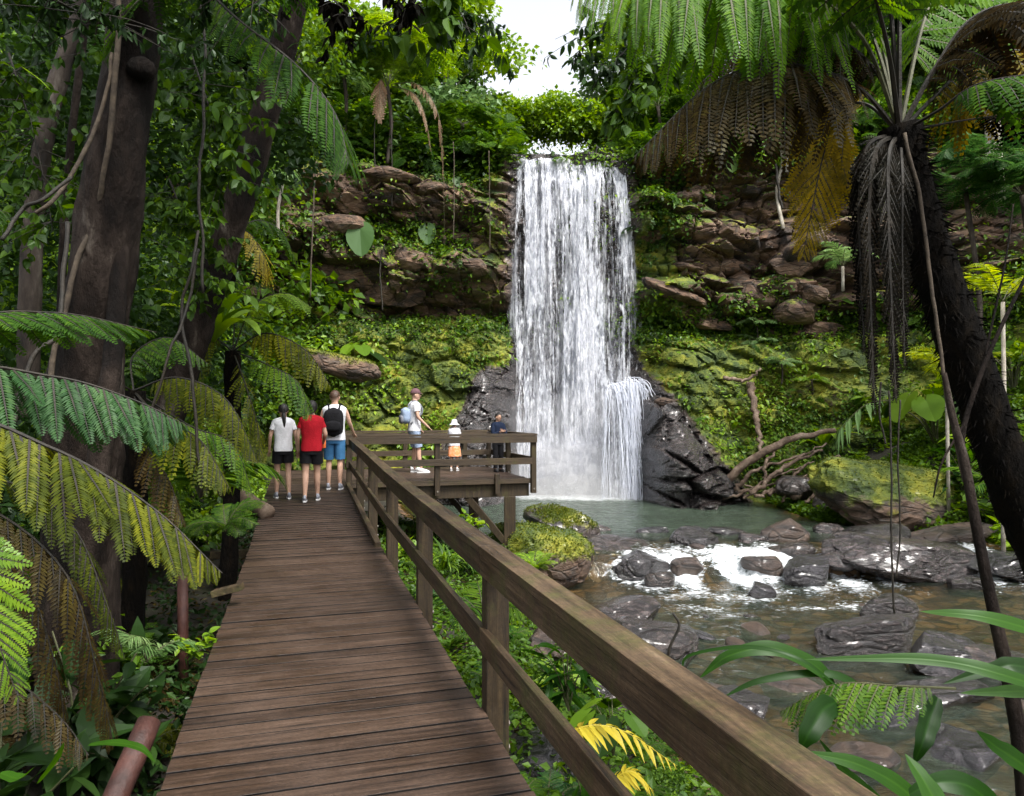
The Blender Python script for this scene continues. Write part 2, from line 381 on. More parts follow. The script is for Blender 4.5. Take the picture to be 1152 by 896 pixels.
# ------------------------------------------------------------------ cliff
def base_y(x):
    x = np.asarray(x, float)
    l = np.clip(-3-x, 0, None); r = np.clip(x-9.5, 0, None)
    return 28.2-.030*l**2-.05*r**2-.15*r
CH0, CH1 = .05, 4.75                   # the river's channel at the rim
def chan(x): return sst(CH0-.5, CH0+.1, x)*(1-sst(CH1-.2, CH1+.5, x))
RIM = 12.0
def cliff_pos(x, s):
    """surface point for plan coordinate x and arc coordinate s"""
    x = np.asarray(x, float); s = np.asarray(s, float); x, s = np.broadcast_arrays(x, s)
    z0 = np.minimum(s, RIM); over = np.clip(s-RIM, 0, None); c = chan(x)
    q = XYZ(x, 0*x, s)
    right = sst(4, 6, x); left = 1-sst(-1, 1, x)
    d = 0*x
    # lower slopes
    dl = np.interp(z0, [-3, -1.5, .5, 2.6, 4.4, 5.0, 5.4, 6.2, 8.5, 10.5, 12], [4.6, 3.6, 2.9, 2.2, 1.5, .8, .25, 1.0, 1.3, .9, .1])
    dr = np.interp(z0, [-3, -1.5, .5, 2.6, 4.2, 4.8, 5.5, 6.4, 7.0, 8.6, 10.5, 12], [4.4, 3.4, 2.7, 2.0, 1.3, .3, .9, 1.5, .8, 1.3, .7, .0])
    dc = np.interp(z0, [-3, -1.5, 1.5, 2.9, 4, 12], [.9, .6, .4, .2, .1, .1])
    d = dl*left+dr*right+dc*(1-left)*(1-right)
    # wet basalt shoulders either side of the fall
    hump = np.exp(-((x-6.0)/1.7)**2)*np.interp(z0, [-1.5, 0, 2.0, 3.1, 4.2, 5.2], [2.0, 1.9, 1.5, .9, .3, 0])
    hump = hump+np.exp(-((x-4.9)/.75)**2)*np.interp(z0, [-1.5, 1.9, 2.55, 2.9], [1.2, 1.0, .55, 0])
    hump = hump+np.exp(-((x+1.4)/1.5)**2)*np.interp(z0, [-1.5, 0, 1.6, 3.2, 4.2], [1.2, 1.2, 1.0, .5, 0])
    d = d+hump
    # bedding planes dip to the right; blocks jut out by bed
    quiet = .3+.7*np.maximum(1-sst(-.6, .2, x), sst(4.6, 5.4, x))
    zz = s+.16*x+.35*fbm(q*.35, 3, 5)
    w1 = worley(XYZ(x*.55, 0*x, zz*1.05), 3); w2 = worley(XYZ(x*1.5+7, 0*x, zz*2.3), 8)
    cr1 = sst(.0, .16, w1[1]-w1[0]); cr2 = sst(0, .14, w2[1]-w2[0])
    bed = np.sin(zz*2.1+1.2*fbm(q*.2, 2, 9))
    upper = sst(4.6, 5.6, z0)
    amp = (.55+.55*upper)*quiet+.35*np.exp(-((x-6.)/1.8)**2)*(z0 < 5)
    d = d+amp*(1.15*(w1[2]-.45)*cr1**.5+.42*(w2[2]-.5)-.28*(1-cr1)-.14*(1-cr2)+(.16+.34*upper)*bed)
    d = d+.35*fbm(q*.45, 4, 21)+.10*fbm(q*2.1, 4, 22)
    y = base_y(x)-d
    sl = (1-c)*(.95)+c*.08
    z = z0+over*sl*.62+(1-c)*sst(11, 12, s)*.25*fbm(q*.5, 3, 31)-c*.12*sst(11.5, 12, s)
    z = np.where(over > 0, z, z)
    y = y+over*(1.0+.0*c)
    xx = x+.12*fbm(q*1.1, 3, 41)*quiet
    return XYZ(xx, y, z)
def bare(x, s): return np.clip(np.exp(-((x-7.1+.35*(s-2))/1.2)**2-((s-2.6)/1.7)**2)*1.3+np.exp(-((x+2.6)/1.3)**2-((s-3.3)/1.1)**2)*1.2+np.exp(-((x+4.6)/1.0)**2-((s-1.2)/1.3)**2)+.8*np.exp(-((x-5.3)/.7)**2-((s-8.2)/1.2)**2), 0, 1)
def moss_mask(x, s, nz):
    q = XYZ(x, 0*x, s)
    n = fbm(q*.5, 4, 61)
    low = 1-sst(4.3, 5.2, s); m = .82*low+.03*(1-low)+.55*n+.9*np.clip(nz-.15, 0, 1)
    m = m+.8*bare(x, s)+.5*np.exp(-((x-5.6)/1.1)**2)*sst(2.8, 4., s)+.5*np.exp(-((x+.9)/.7)**2)*sst(3.5, 5, s)
    # dark wet basalt: a flaring shape right of the fall, a dome left of it
    wl = 4.2+np.clip((4.4-s), 0, 9)*.68; dark = sst(wl+.5, wl-.4, x)*sst(-.1, .5, x)*(1-sst(3.6, 4.6, s))
    dl = sst(-2.9+np.clip(s, 0, 3.4)*.45, -2.4+np.clip(s, 0, 3.4)*.45, x)*(1-sst(.3, .8, x))*(1-sst(3.0, 3.7, s))
    fall = chan(x)
    return np.clip(m*(1-np.clip(dark+dl, 0, 1))*(1-.75*fall), 0, 1), np.clip(dark+dl+fall*.9, 0, 1)
nx, ns = 640, 330
gx = np.linspace(-17, 24, nx); gs = np.concatenate([np.linspace(-3, 12.2, 260), np.linspace(12.3, 30, 70)])
X_, S_ = np.meshgrid(gx, gs); Pc = cliff_pos(X_, S_)
du = np.gradient(Pc, axis=1); dv = np.gradient(Pc, axis=0); Nc = nrm(np.cross(du, dv)); 
mm_, wet_ = moss_mask(X_, S_, Nc[..., 2])
def rock_material(name, moss=True):
    m, nt, nd, L = mat(name)
    tc = nd('TexCoord'); am = nd('Attribute', attribute_name='moss'); aw = nd('Attribute', attribute_name='wet')
    mp = nd('Mapping'); mp.inputs['Rotation'].default_value = (0, R(9), 0); mp.inputs['Scale'].default_value = (.6, .8, 1.6); L(tc.outputs['Object'], mp.inputs[0])
    n1 = nd('TexNoise', i_Scale=1.1, i_Detail=10., i_Roughness=.7, i_Distortion=.6); L(mp.outputs[0], n1.inputs[0])
    n2 = nd('TexNoise', i_Scale=7., i_Detail=8., i_Roughness=.75); L(mp.outputs[0], n2.inputs[0])
    vo = nd('TexVoronoi', feature='DISTANCE_TO_EDGE', i_Scale=1.6); L(mp.outputs[0], vo.inputs[0])
    vo2 = nd('TexVoronoi', i_Scale=2.4); L(mp.outputs[0], vo2.inputs[0])
    dry = ramp(nd, [(.30, (.009, .006, .005)), (.42, (.04, .024, .014)), (.50, (.115, .062, .034)), (.58, (.17, .11, .07)), (.64, (.075, .06, .048)), (.75, (.3, .24, .18))]); L(n1.outputs[0], dry.inputs[0])
    # each block a little different
    sepc = nd('SeparateColor'); L(vo2.outputs['Color'], sepc.inputs[0]); vr = nd('MapRange', i_3=.55, i_4=1.35); L(sepc.outputs[0], vr.inputs[0])
    mul = nd('MixRGB', blend_type='MULTIPLY', i_0=1.); L(dry.outputs[0], mul.inputs[1]); L(vr.outputs[0], mul.inputs[2])
    wetc = ramp(nd, [(.3, (.005, .005, .006)), (.47, (.022, .02, .023)), (.58, (.07, .063, .068)), (.7, (.18, .165, .18))]); L(n2.outputs[0], wetc.inputs[0]); oi = nd('ObjectInfo'); oc = ramp(nd, [(0, (.5, .5, .53)), (.35, (.95, .78, .6)), (.6, (.55, .54, .58)), (1, (1.3, 1.05, .85))]); L(oi.outputs['Random'], oc.inputs[0]); wm = nd('MixRGB', blend_type='MULTIPLY', i_0=1.); L(wetc.outputs[0], wm.inputs[1]); L(oc.outputs[0], wm.inputs[2])
    a = nd('MixRGB'); L(aw.outputs['Fac'], a.inputs[0]); L(mul.outputs[0], a.inputs[1]); L(wm.outputs[0], a.inputs[2])
    n3 = nd('TexNoise', i_Scale=2.6, i_Detail=9., i_Roughness=.75); L(tc.outputs['Object'], n3.inputs[0])
    n4 = nd('TexNoise', i_Scale=.9, i_Detail=4.); L(tc.outputs['Object'], n4.inputs[0])
    mc = ramp(nd, [(.33, (.008, .014, .003)), (.44, (.035, .065, .005)), (.52, (.11, .14, .007)), (.6, (.23, .23, .009)), (.7, (.27, .17, .015))]);
    mad = nd('Math', operation='MULTIPLY_ADD', i_1=.5, i_2=0.); L(n3.outputs[0], mad.inputs[0]); ma2 = nd('Math', operation='MULTIPLY_ADD', i_1=.5); L(n4.outputs[0], ma2.inputs[0]); L(mad.outputs[0], ma2.inputs[2]); L(ma2.outputs[0], mc.inputs[0])
    thr = nd('Math', operation='ADD'); L(am.outputs['Fac'], thr.inputs[0]); s3 = nd('Math', operation='MULTIPLY_ADD', i_1=1.3, i_2=-.65); L(n3.outputs[0], s3.inputs[0]); L(s3.outputs[0], thr.inputs[1])
    mr = nd('MapRange', i_1=.42, i_2=.6); L(thr.outputs[0], mr.inputs[0])
    b = nd('MixRGB'); L(mr.outputs[0], b.inputs[0]); L(a.outputs[0], b.inputs[1]); L(mc.outputs[0], b.inputs[2])
    crack = nd('MapRange', i_1=0., i_2=.05, i_3=.25, i_4=1.); L(vo.outputs['Distance'], crack.inputs[0])
    cm = nd('MixRGB', blend_type='MULTIPLY', i_0=.8); L(b.outputs[0], cm.inputs[1]); L(crack.outputs[0], cm.inputs[2]); cf = nd('MapRange', i_3=.75, i_4=.0); L(mr.outputs[0], cf.inputs[0]); L(cf.outputs[0], cm.inputs[0])
    hsum = nd('Math', operation='MULTIPLY_ADD', i_1=.35); L(crack.outputs[0], hsum.inputs[0]); L(n2.outputs[0], hsum.inputs[2])
    bp = nd('Bump', i_Strength=.85, i_Distance=.12); L(hsum.outputs[0], bp.inputs['Height'])
    pr = nd('BsdfPrincipled'); pr.inputs['Specular IOR Level'].default_value = .65; cw = nd('Math', operation='MULTIPLY', i_1=.4); L(aw.outputs['Fac'], cw.inputs[0]); L(cw.outputs[0], pr.inputs['Coat Weight']); pr.inputs['Coat Roughness'].default_value = .16; L(cm.outputs[0], pr.inputs['Base Color']); L(bp.outputs[0], pr.inputs['Normal'])
    ro = nd('MapRange', i_3=.8, i_4=.2); L(aw.outputs['Fac'], ro.inputs[0]); rm = nd('Math', operation='MAXIMUM'); L(ro.outputs[0], rm.inputs[0]); k = nd('Math', operation='MULTIPLY', i_1=.85); L(mr.outputs[0], k.inputs[0]); L(k.outputs[0], rm.inputs[1]); L(rm.outputs[0], pr.inputs['Roughness'])
    o = nd('OutputMaterial'); L(pr.outputs[0], o.inputs[0]); return m
ROCK = rock_material('cliff_rock')
mb = MB(); mb.add(Pc.reshape(-1, 3), grid_faces(ns, nx))
cl = mb.build('cliff', ROCK, smooth=False, attrs={'moss': mm_, 'wet': wet_}); tag(cl, 'mossy layered rock cliff around the waterfall', kind='structure')

# ------------------------------------------------------------------ ground
BD = A3(-.2865, .9581, 0); BN = A3(.9581, .2865, 0); BO = A3(-.549, 0, 0); BW = 1.425
def bpt(s, r, z=0.): return BO+BD*s+BN*r+A3(0, 0, z)
def xL(Y): return -.549-.299*Y
def xR(Y): return .937-.299*Y
def waterz(Y): return np.interp(Y, [-5, 2, 6, 13.2, 15.1, 15.45, 15.8, 16.3, 17.4, 40], [-2.5, -2.35, -2.16, -2.03, -2.01, -1.93, -1.60, -1.52, -1.5, -1.5])
def xs(Y): return np.interp(Y, [-6, 3, 5, 7, 9, 11, 13, 15, 16.5, 18.5, 21, 25, 30], [4, 3.0, 2.5, 2.0, 1.5, 1.25, 1.15, .5, -.3, -1.6, -3, -4, -4.5])
def xr(Y): return np.interp(Y, [-6, 2, 5, 8, 11, 13, 15.5, 17.5, 19, 20.3, 22, 24, 26, 30], [3.6, 4.0, 5.2, 6.9, 8.9, 10.3, 11.5, 11.2, 10.0, 8.6, 8.6, 8.8, 8.4, 8])
def ground(X, Y):
    X = np.asarray(X, float); Y = np.asarray(Y, float); X, Y = np.broadcast_arrays(X, Y); q = XYZ(X, Y, 0*X); wz = waterz(Y)
    n = fbm(q*.35, 4, 71); nn = fbm(q*1.3, 4, 72)
    a, b = xs(Y), xr(Y)
    bed = wz-np.interp(Y, [0, 14, 15.5, 17.4, 19, 30], [.24, .22, .08, .10, .5, .9])*np.clip(np.minimum(X-a, b-X)/.8, 0, 1)+.07*nn
    l = xL(Y); r = xR(Y)
    zb = -.95+0*X                                            # under the boardwalk
    tl = np.clip(l-.1-X, 0, None)
    zl = -.95+.34*tl*sst(0, 2.5, tl)+.35*n*sst(0, 2, tl)
    tr = np.clip((X-r)/np.maximum(a-r, .3), 0, 1)
    zr = -.95*(1-tr)+(wz-.02)*tr+(.22*n+.14*nn)*np.sin(np.pi*tr)
    zr2 = wz-.05+.5*np.clip(X-b, 0, None)*sst(0, 1.5, X-b)+(.4*n+.2*nn)*sst(0, 2, X-b)
    z = np.where(X < l, zl, np.where(X < r, zb, np.where(X < a, zr, np.where(X < b, bed, zr2))))
    far = sst(14, 20, Y); z = np.where(X < l, z*1+far*np.clip(-X-6.5, 0, 4)*.35, z)
    return np.minimum(z, 9)
hx = np.concatenate([np.linspace(-26, -8, 60), np.linspace(-7.9, 9, 230), np.linspace(9.1, 30, 80)]); hy = np.concatenate([np.linspace(-8, 0, 25), np.linspace(.1, 18, 220), np.linspace(18.2, 32, 80)])
X_, Y_ = np.meshgrid(hx, hy); Zg = ground(X_, Y_)
qq = XYZ(X_, Y_, 0*X_)
wetg = ((X_ > xs(Y_)-.25) & (X_ < xr(Y_)+.2)).astype(float)
m, nt, nd, L = mat('ground_soil_and_bed')
tc = nd('TexCoord'); aw = nd('Attribute', attribute_name='wet')
n1 = nd('TexNoise', i_Scale=2.2, i_Detail=10., i_Roughness=.75); L(tc.outputs['Object'], n1.inputs[0])
so1 = ramp(nd, [(.3, (.004, .003, .002)), (.5, (.016, .012, .007)), (.62, (.03, .035, .01)), (.75, (.08, .06, .035))]); L(n1.outputs[0], so1.inputs[0])
vo = nd('TexVoronoi', i_Scale=3.2); L(tc.outputs['Object'], vo.inputs[0]); vo2 = nd('TexVoronoi', feature='DISTANCE_TO_EDGE', i_Scale=3.2); L(tc.outputs['Object'], vo2.inputs[0])
sp = nd('SeparateColor'); L(vo.outputs['Color'], sp.inputs[0]); bc = ramp(nd, [(0, (.04, .02, .009)), (.4, (.09, .046, .018)), (.7, (.15, .082, .034)), (1, (.21, .13, .065))]); L(sp.outputs[0], bc.inputs[0])
cr = nd('MapRange', i_1=0., i_2=.12, i_3=.25, i_4=1.); L(vo2.outputs['Distance'], cr.inputs[0]); cm = nd('MixRGB', blend_type='MULTIPLY', i_0=1.); L(bc.outputs[0], cm.inputs[1]); L(cr.outputs[0], cm.inputs[2])
mx = nd('MixRGB'); L(aw.outputs['Fac'], mx.inputs[0]); L(so1.outputs[0], mx.inputs[1]); L(cm.outputs[0], mx.inputs[2])
bp = nd('Bump', i_Strength=.8, i_Distance=.1); L(n1.outputs[0], bp.inputs['Height'])
pr = nd('BsdfPrincipled', i_Roughness=.85); L(mx.outputs[0], pr.inputs['Base Color']); L(bp.outputs[0], pr.inputs['Normal']); o = nd('OutputMaterial'); L(pr.outputs[0], o.inputs[0]); GROUND = m
mb = MB(); mb.add(XYZ(X_, Y_, Zg).reshape(-1, 3), grid_faces(len(hy), len(hx)))
tag(mb.build('ground', GROUND, smooth=True, attrs={'wet': wetg}), 'dark forest floor and stony stream bed', kind='structure')
# far terrain out to the horizon
mb = MB(); mb.add([(-300, -300, -3.2), (300, -300, -3.2), (300, 400, -3.2), (-300, 400, -3.2)], [(0, 1, 2, 3)])
tag(mb.build('terrain', G['soil']), 'dark forest ground beyond the gorge', kind='structure')

# ------------------------------------------------------------------ water
wx = np.linspace(-5.5, 16, 430); wy = np.concatenate([np.linspace(1, 13, 190), np.linspace(13.05, 18.5, 180), np.linspace(18.6, 29.6, 150)])
X_, Y_ = np.meshgrid(wx, wy); q = XYZ(X_, Y_, 0*X_)
rap = np.exp(-((Y_-15.9)/1.25)**2)                                  # the step between pool and stream
step = .09*fbm(q*1.7, 4, 81)+.05*fbm(q*4.5, 3, 82)
Zw = waterz(Y_+.55*fbm(q*.9, 3, 83))+rap*step+.012*fbm(q*A3(2.2, 3.5, 1), 3, 84)*(1+2*sst(17.5, 16, Y_))
fallb = np.exp(-(np.clip(np.hypot((X_-2.75)/1.45, (Y_-26.9)/.85)-1.5, 0, None)/.75)**2)
Zw = Zw+.12*fallb*(.5+.5*fbm(q*2.5, 3, 85))
sl_ = np.abs(np.gradient(Zw, axis=0)/np.gradient(Y_, axis=0))
band = sst(2.2, 3.2, X_)*(1-sst(7.2, 8.4, X_))+.9*sst(9.3, 9.8, X_)*(1-sst(10.6, 11.2, X_))
st = fbm(q*A3(1.6, .55, 1), 5, 86)
foam = band*np.exp(-np.where(Y_ > 15.6, ((Y_-15.6)/.8)**2, ((Y_-15.6)/1.1)**2))*(.72+1.7*st+.35*np.sin(X_*5.5+2*fbm(q*.9, 2, 4)))
foam = foam+sst(2.5, 3.4, X_)*(1-sst(6.5, 8, X_))*sst(11.5, 14, Y_)*(1-sst(14, 15, Y_))*np.clip(.1+1.5*fbm(q*A3(1.1, 2.6, 1), 5, 87), 0, 1)*.6
foam = foam+np.clip(sl_*1.5-.25, 0, 1)*sst(1.6, 2.6, X_)*(Y_ < 18)*(1-sst(11.5, 12.5, X_))*(.6+.9*st)
foam = np.clip(foam+fallb*(1.2+.5*st), 0, 1)
poolf = np.clip(sst(17, 19, Y_), 0, 1); edge = np.clip(np.minimum(X_-xs(Y_), xr(Y_)-X_)/.8, 0, 1)
murk = np.clip((.24+.28*fbm(q*.4, 3, 88)+.72*poolf)*edge, 0, .97)
m, nt, nd, L = mat('water')
tc = nd('TexCoord'); af = nd('Attribute', attribute_name='foam'); am = nd('Attribute', attribute_name='murk')
mp = nd('Mapping'); mp.inputs['Scale'].default_value = (1, 1.9, 1); L(tc.outputs['Object'], mp.inputs[0])
n1 = nd('TexNoise', i_Scale=3.2, i_Detail=5., i_Roughness=.6, i_Distortion=.4); L(mp.outputs[0], n1.inputs[0]); n2 = nd('TexNoise', i_Scale=14., i_Detail=4.); L(mp.outputs[0], n2.inputs[0])
ad = nd('Math', operation='MULTIPLY_ADD', i_1=.3); L(n2.outputs[0], ad.inputs[0]); L(n1.outputs[0], ad.inputs[2])
bp = nd('Bump', i_Strength=.55, i_Distance=.09); L(ad.outputs[0], bp.inputs['Height'])
tr = nd('BsdfTransparent'); tr.inputs[0].default_value = (.78, .72, .52, 1)
mc = ramp(nd, [(.35, (.030, .042, .030)), (.65, (.07, .095, .07))]); L(n1.outputs[0], mc.inputs[0]); di = nd('BsdfDiffuse'); L(mc.outputs[0], di.inputs[0])
a = nd('MixShader'); L(am.outputs['Fac'], a.inputs[0]); L(tr.outputs[0], a.inputs[1]); L(di.outputs[0], a.inputs[2])
gl = nd('BsdfGlossy', i_Roughness=.06); L(bp.outputs[0], gl.inputs['Normal']); fr = nd('Fresnel', i_IOR=1.33); L(bp.outputs[0], fr.inputs['Normal'])
b = nd('MixShader'); L(fr.outputs[0], b.inputs[0]); L(a.outputs[0], b.inputs[1]); L(gl.outputs[0], b.inputs[2])
n3 = nd('TexNoise', i_Scale=9., i_Detail=6., i_Roughness=.7); L(mp.outputs[0], n3.inputs[0])
fs = nd('Math', operation='ADD'); L(af.outputs['Fac'], fs.inputs[0]); f2 = nd('Math', operation='MULTIPLY_ADD', i_1=2.6, i_2=-1.3); L(n3.outputs[0], f2.inputs[0]); L(f2.outputs[0], fs.inputs[1])
fm = nd('MapRange', i_1=.3, i_2=.85); L(fs.outputs[0], fm.inputs[0]); k0 = nd('Math', operation='GREATER_THAN', i_1=.03); L(af.outputs['Fac'], k0.inputs[0]); k1 = nd('Math', operation='MULTIPLY'); L(fm.outputs[0], k1.inputs[0]); L(k0.outputs[0], k1.inputs[1])
wc = ramp(nd, [(.35, (.22, .25, .25)), (.52, (.55, .58, .6)), (.66, (.8, .82, .84))]); L(n3.outputs[0], wc.inputs[0]); wd = nd('BsdfDiffuse'); L(wc.outputs[0], wd.inputs[0]); L(bp.outputs[0], wd.inputs['Normal'])
c = nd('MixShader'); L(k1.outputs[0], c.inputs[0]); L(b.outputs[0], c.inputs[1]); L(wd.outputs[0], c.inputs[2]); o = nd('OutputMaterial'); L(c.outputs[0], o.inputs[0]); WATER = m
mb = MB(); mb.add(XYZ(X_, Y_, Zw).reshape(-1, 3), grid_faces(len(wy), len(wx)))
tag(mb.build('water', WATER, smooth=True, attrs={'foam': foam, 'murk': murk}), 'green pool and brown stream running over rocks', kind='structure')

# ------------------------------------------------------------------ waterfall
def fallmat(name, thr, soft, sx, col=(.88, .9, .95), tr_=.35, seed=0.):
    m, nt, nd, L = mat(name)
    tc = nd('TexCoord'); ac = nd('Attribute', attribute_name='cover')
    def nz(sc, det, seed2, dist=0.):
        mp = nd('Mapping'); mp.inputs['Scale'].default_value = sc; mp.inputs['Location'].default_value = (seed+seed2, 0, seed2); L(tc.outputs['Object'], mp.inputs[0])
        n = nd('TexNoise', i_Scale=1., i_Detail=det, i_Roughness=.68, i_Distortion=dist); L(mp.outputs[0], n.inputs[0]); return n.outputs[0]
    a1 = nz((3.1*sx, 1, .10), 4., 3.); a2 = nz((8.5*sx, 3, 2.4), 7., 11., .7); a3 = nz((20*sx, 4, .7), 3., 5.)
    s1 = nd('Math', operation='MULTIPLY_ADD', i_1=1.9); L(a1, s1.inputs[0]); s2 = nd('Math', operation='MULTIPLY_ADD', i_1=1.0); L(a2, s2.inputs[0]); L(s2.outputs[0], s1.inputs[2])
    s3 = nd('Math', operation='MULTIPLY'); s3.inputs[1].default_value = .55; L(a3, s3.inputs[0]); L(s3.outputs[0], s2.inputs[2])
    s4 = nd('Math', operation='ADD'); L(s1.outputs[0], s4.inputs[0]); L(ac.outputs['Fac'], s4.inputs[1])
    mr = nd('MapRange', i_1=thr-soft, i_2=thr+soft); L(s4.outputs[0], mr.inputs[0])
    cc = ramp(nd, [(.40, (.38, .40, .47)), (.6, col)]); L(a2, cc.inputs[0])
    di = nd('BsdfDiffuse'); L(cc.outputs[0], di.inputs[0]); tl = nd('BsdfTranslucent'); L(cc.outputs[0], tl.inputs[0])
    bp = nd('Bump', i_Strength=.8, i_Distance=.12); L(a2, bp.inputs['Height']); L(bp.outputs[0], di.inputs['Normal'])
    x = nd('MixShader', i_0=tr_); L(di.outputs[0], x.inputs[1]); L(tl.outputs[0], x.inputs[2])
    tp = nd('BsdfTransparent'); y = nd('MixShader'); L(mr.outputs[0], y.inputs[0]); L(tp.outputs[0], y.inputs[1]); L(x.outputs[0], y.inputs[2])
    o = nd('OutputMaterial'); L(y.outputs[0], o.inputs[0]); return m
wf = thing('waterfall', 'tall white waterfall dropping from the rim of the cliff into the pool', 'waterfall', (2.6, 27.2, -1.5)); wf['kind'] = 'structure'
def lipz(x): return 11.80+.17*np.exp(-((x-3.35)/.5)**2)+.08*np.exp(-((x-1.2)/.8)**2)-.13*np.exp(-((x-2.45)/.3)**2)-.38*sst(3.8, 4.6, x)-.22*(1-sst(0, .5, x))+.04*np.sin(x*7)+.03*np.sin(x*17)
def sheet(name, mat_, x0, x1, xb0, xb1, yoff, cov, seed, zb=-1.45):
    U, V = np.meshgrid(np.linspace(0, 1, 110), np.linspace(-.045, 1, 200)); t = np.clip(V, 0, 1); xx = (x0+(x1-x0)*U)*(1-t)+(xb0+(xb1-xb0)*U)*t
    zt = lipz(x0+(x1-x0)*U); z = zt+(zb-zt)*t; z = np.where(V < 0, zt+.02*(-V)/.045, z)
    y = 28.25-1.35*np.sqrt(np.clip(t, 0, 1))**1.0*.75-yoff*sst(0, .12, t)+.12*fbm(XYZ(xx*1.6, t*1.5, 0*t+seed), 3, seed)+.05*fbm(XYZ(xx*5, t*12, 0*t), 3, seed+1)
    y = np.where(V < 0, 28.2-V/.045*1.3, y); xx = xx+.04*fbm(XYZ(U*9, t*8, 0*t), 3, seed+2)
    c = cov(xx, t, U); mb = MB(); mb.add(XYZ(xx, y, z).reshape(-1, 3), grid_faces(200, 110)); return mb.build(name, mat_, wf, smooth=True, attrs={'cover': c})
def edges(U): return -.8*(1-sst(0, .06, U))-.8*sst(.93, 1, U)
def cov_a(x, t, U):
    c = .16*np.exp(-((x-2.75)/.55)**2)+.06*np.exp(-((x-.9)/.5)**2)-.30*np.exp(-((x-1.75)/.28)**2)*sst(.15, .4, t)-.26*np.exp(-((x-3.75)/.28)**2)*(1-.5*sst(.55, .8, t))-.12*sst(4, 4.6, x)
    return c-.23+.10*sst(.5, 1, t)+.30*fbm(XYZ(x*1.1, t*3.5, 0*t), 3, 55)-.25*sst(4.3, 5.2, x)+.40*(1-sst(0, .06, t))+.36*sst(.8, .98, t)-.05*sst(.15, .5, t)+edges(U)
F1 = fallmat('falling_water', 1.45, .13, 1.0, seed=0.); F2 = fallmat('falling_water_veil', 1.54, .36, 1.3, seed=40., tr_=.5); F3 = fallmat('falling_water_spray', 1.68, .10, 1.8, col=(.95, .96, 1), seed=90.)
sheet('water_sheet', F2, -.02, 4.6, -.5, 6.1, .0, lambda x, t, U: cov_a(x, t, U)+.28*sst(.2, 1, t), 3); sheet('water_sheet', F1, -.05, 4.65, -.3, 5.9, .22, cov_a, 5)
sheet('water_sheet', F3, -.05, 4.65, -.4, 5.8, .45, cov_a, 7); sheet('water_sheet', F3, .1, 4.5, -.3, 5.2, .75, lambda x, t, U: cov_a(x, t, U)-.05+.2*sst(.7, 1, t), 9)
sheet('mist', fallmat('mist', 1.75, .55, .35, col=(.93, .94, .98), seed=12., tr_=.6), .1, 4.5, -.9, 6.0, 1.15, lambda x, t, U: -1.2+1.7*sst(.66, 1.0, t)*np.exp(-((x-2.5)/2.6)**2)+.6*edges(U), 13)
def mist_puff(c, r, dens):
    m, nt, nd, L = mat('mist'); v = nd('VolumeScatter'); v.inputs['Color'].default_value = (.95, .97, 1, 1); v.inputs['Density'].default_value = dens; v.inputs['Anisotropy'].default_value = .2; o = nd('OutputMaterial'); L(v.outputs[0], o.inputs['Volume'])
    th = np.linspace(0, math.pi, 24); ph = np.arange(36)/36*2*math.pi; TH, PH = np.meshgrid(th, ph, indexing='ij'); p = XYZ(r[0]*np.sin(TH)*np.cos(PH), r[1]*np.sin(TH)*np.sin(PH), r[2]*np.cos(TH)).reshape(-1, 3); p = p*(1+.18*fbm(p*.9, 2, 3))[:, None]+np.array(c)
    mb = MB(); mb.add(p, [(i*36+j, (i+1)*36+j, (i+1)*36+(j+1) % 36, i*36+(j+1) % 36) for i in range(23) for j in range(36)]); mb.build('mist', m, wf, True)
mist_puff((2.6, 26.4, -.2), (3.6, 1.2, 2.6), .13); mist_puff((2.5, 26.2, -1.0), (3.2, 1.3, 1.5), .3); mist_puff((2.5, 26.0, -1.4), (3.0, 1.2, .75), .7)
# strands leaping off the rock shoulder at the foot of the fall
WHITE, nt, nd, L = mat('white_water'); di = nd('BsdfDiffuse'); di.inputs[0].default_value = (.85, .87, .93, 1); tl = nd('BsdfTranslucent'); tl.inputs[0].default_value = (.85, .88, .95, 1); x = nd('MixShader', i_0=.4); L(di.outputs[0], x.inputs[1]); L(tl.outputs[0], x.inputs[2]); o = nd('OutputMaterial'); L(x.outputs[0], o.inputs[0])
mb = MB()
for k in range(130):
    a = RS.rand(); x0 = 3.4+1.3*RS.rand(); z0 = 2.62+.3*RS.rand()-.35*abs(x0-4.3); vx = (-.5+1.9*a)*(.75+.3*RS.rand()); t = np.linspace(0, 1, 16)
    xx = x0+vx*np.sqrt(t)*.9; yy = 26.1-.85*np.sqrt(t)-.25*RS.rand(); zz = z0+.22*np.sin(np.minimum(t*6, math.pi))-(z0+1.5)*t**1.25*(1+0*RS.rand())
    p = XYZ(xx, yy, zz)+.02*RS.randn(16, 3); tube(mb, p, (.005+.009*RS.rand())*(1-.3*t)*(.7+.6*RS.rand(16)), 5, cap=False)
mb.build('side_strands', WHITE, wf, smooth=True)
U, V = np.meshgrid(np.linspace(0, 1, 60), np.linspace(0, 1, 80)); xx = 3.7+.9*U+(-.35+1.25*U)*np.sqrt(V)*.85; zz = 2.75-.25*np.abs(U-.45)+.2*np.sin(np.minimum(V*6, math.pi))-4.25*V**1.25; yy = 26.12-.8*np.sqrt(V)-.06*fbm(XYZ(U*8, V*2, 0*U), 3, 4)
mb = MB(); mb.add(XYZ(xx, yy, zz).reshape(-1, 3), grid_faces(80, 60)); mb.build('side_veil', F2, wf, True, attrs={'cover': -.12+.35*(1-sst(0, .1, V))+.2*sst(.75, 1, V)+edges(U)})
mb = MB(); n = 3500     # flung drops and froth round the foot
px_ = 2.6+RS.randn(n)*1.25; hh = np.abs(RS.randn(n))**1.6*.42; py_ = 26.6-np.abs(RS.randn(n))*.5; pos = XYZ(px_, py_, -1.45+hh*np.exp(-((px_-2.6)/2.4)**2))
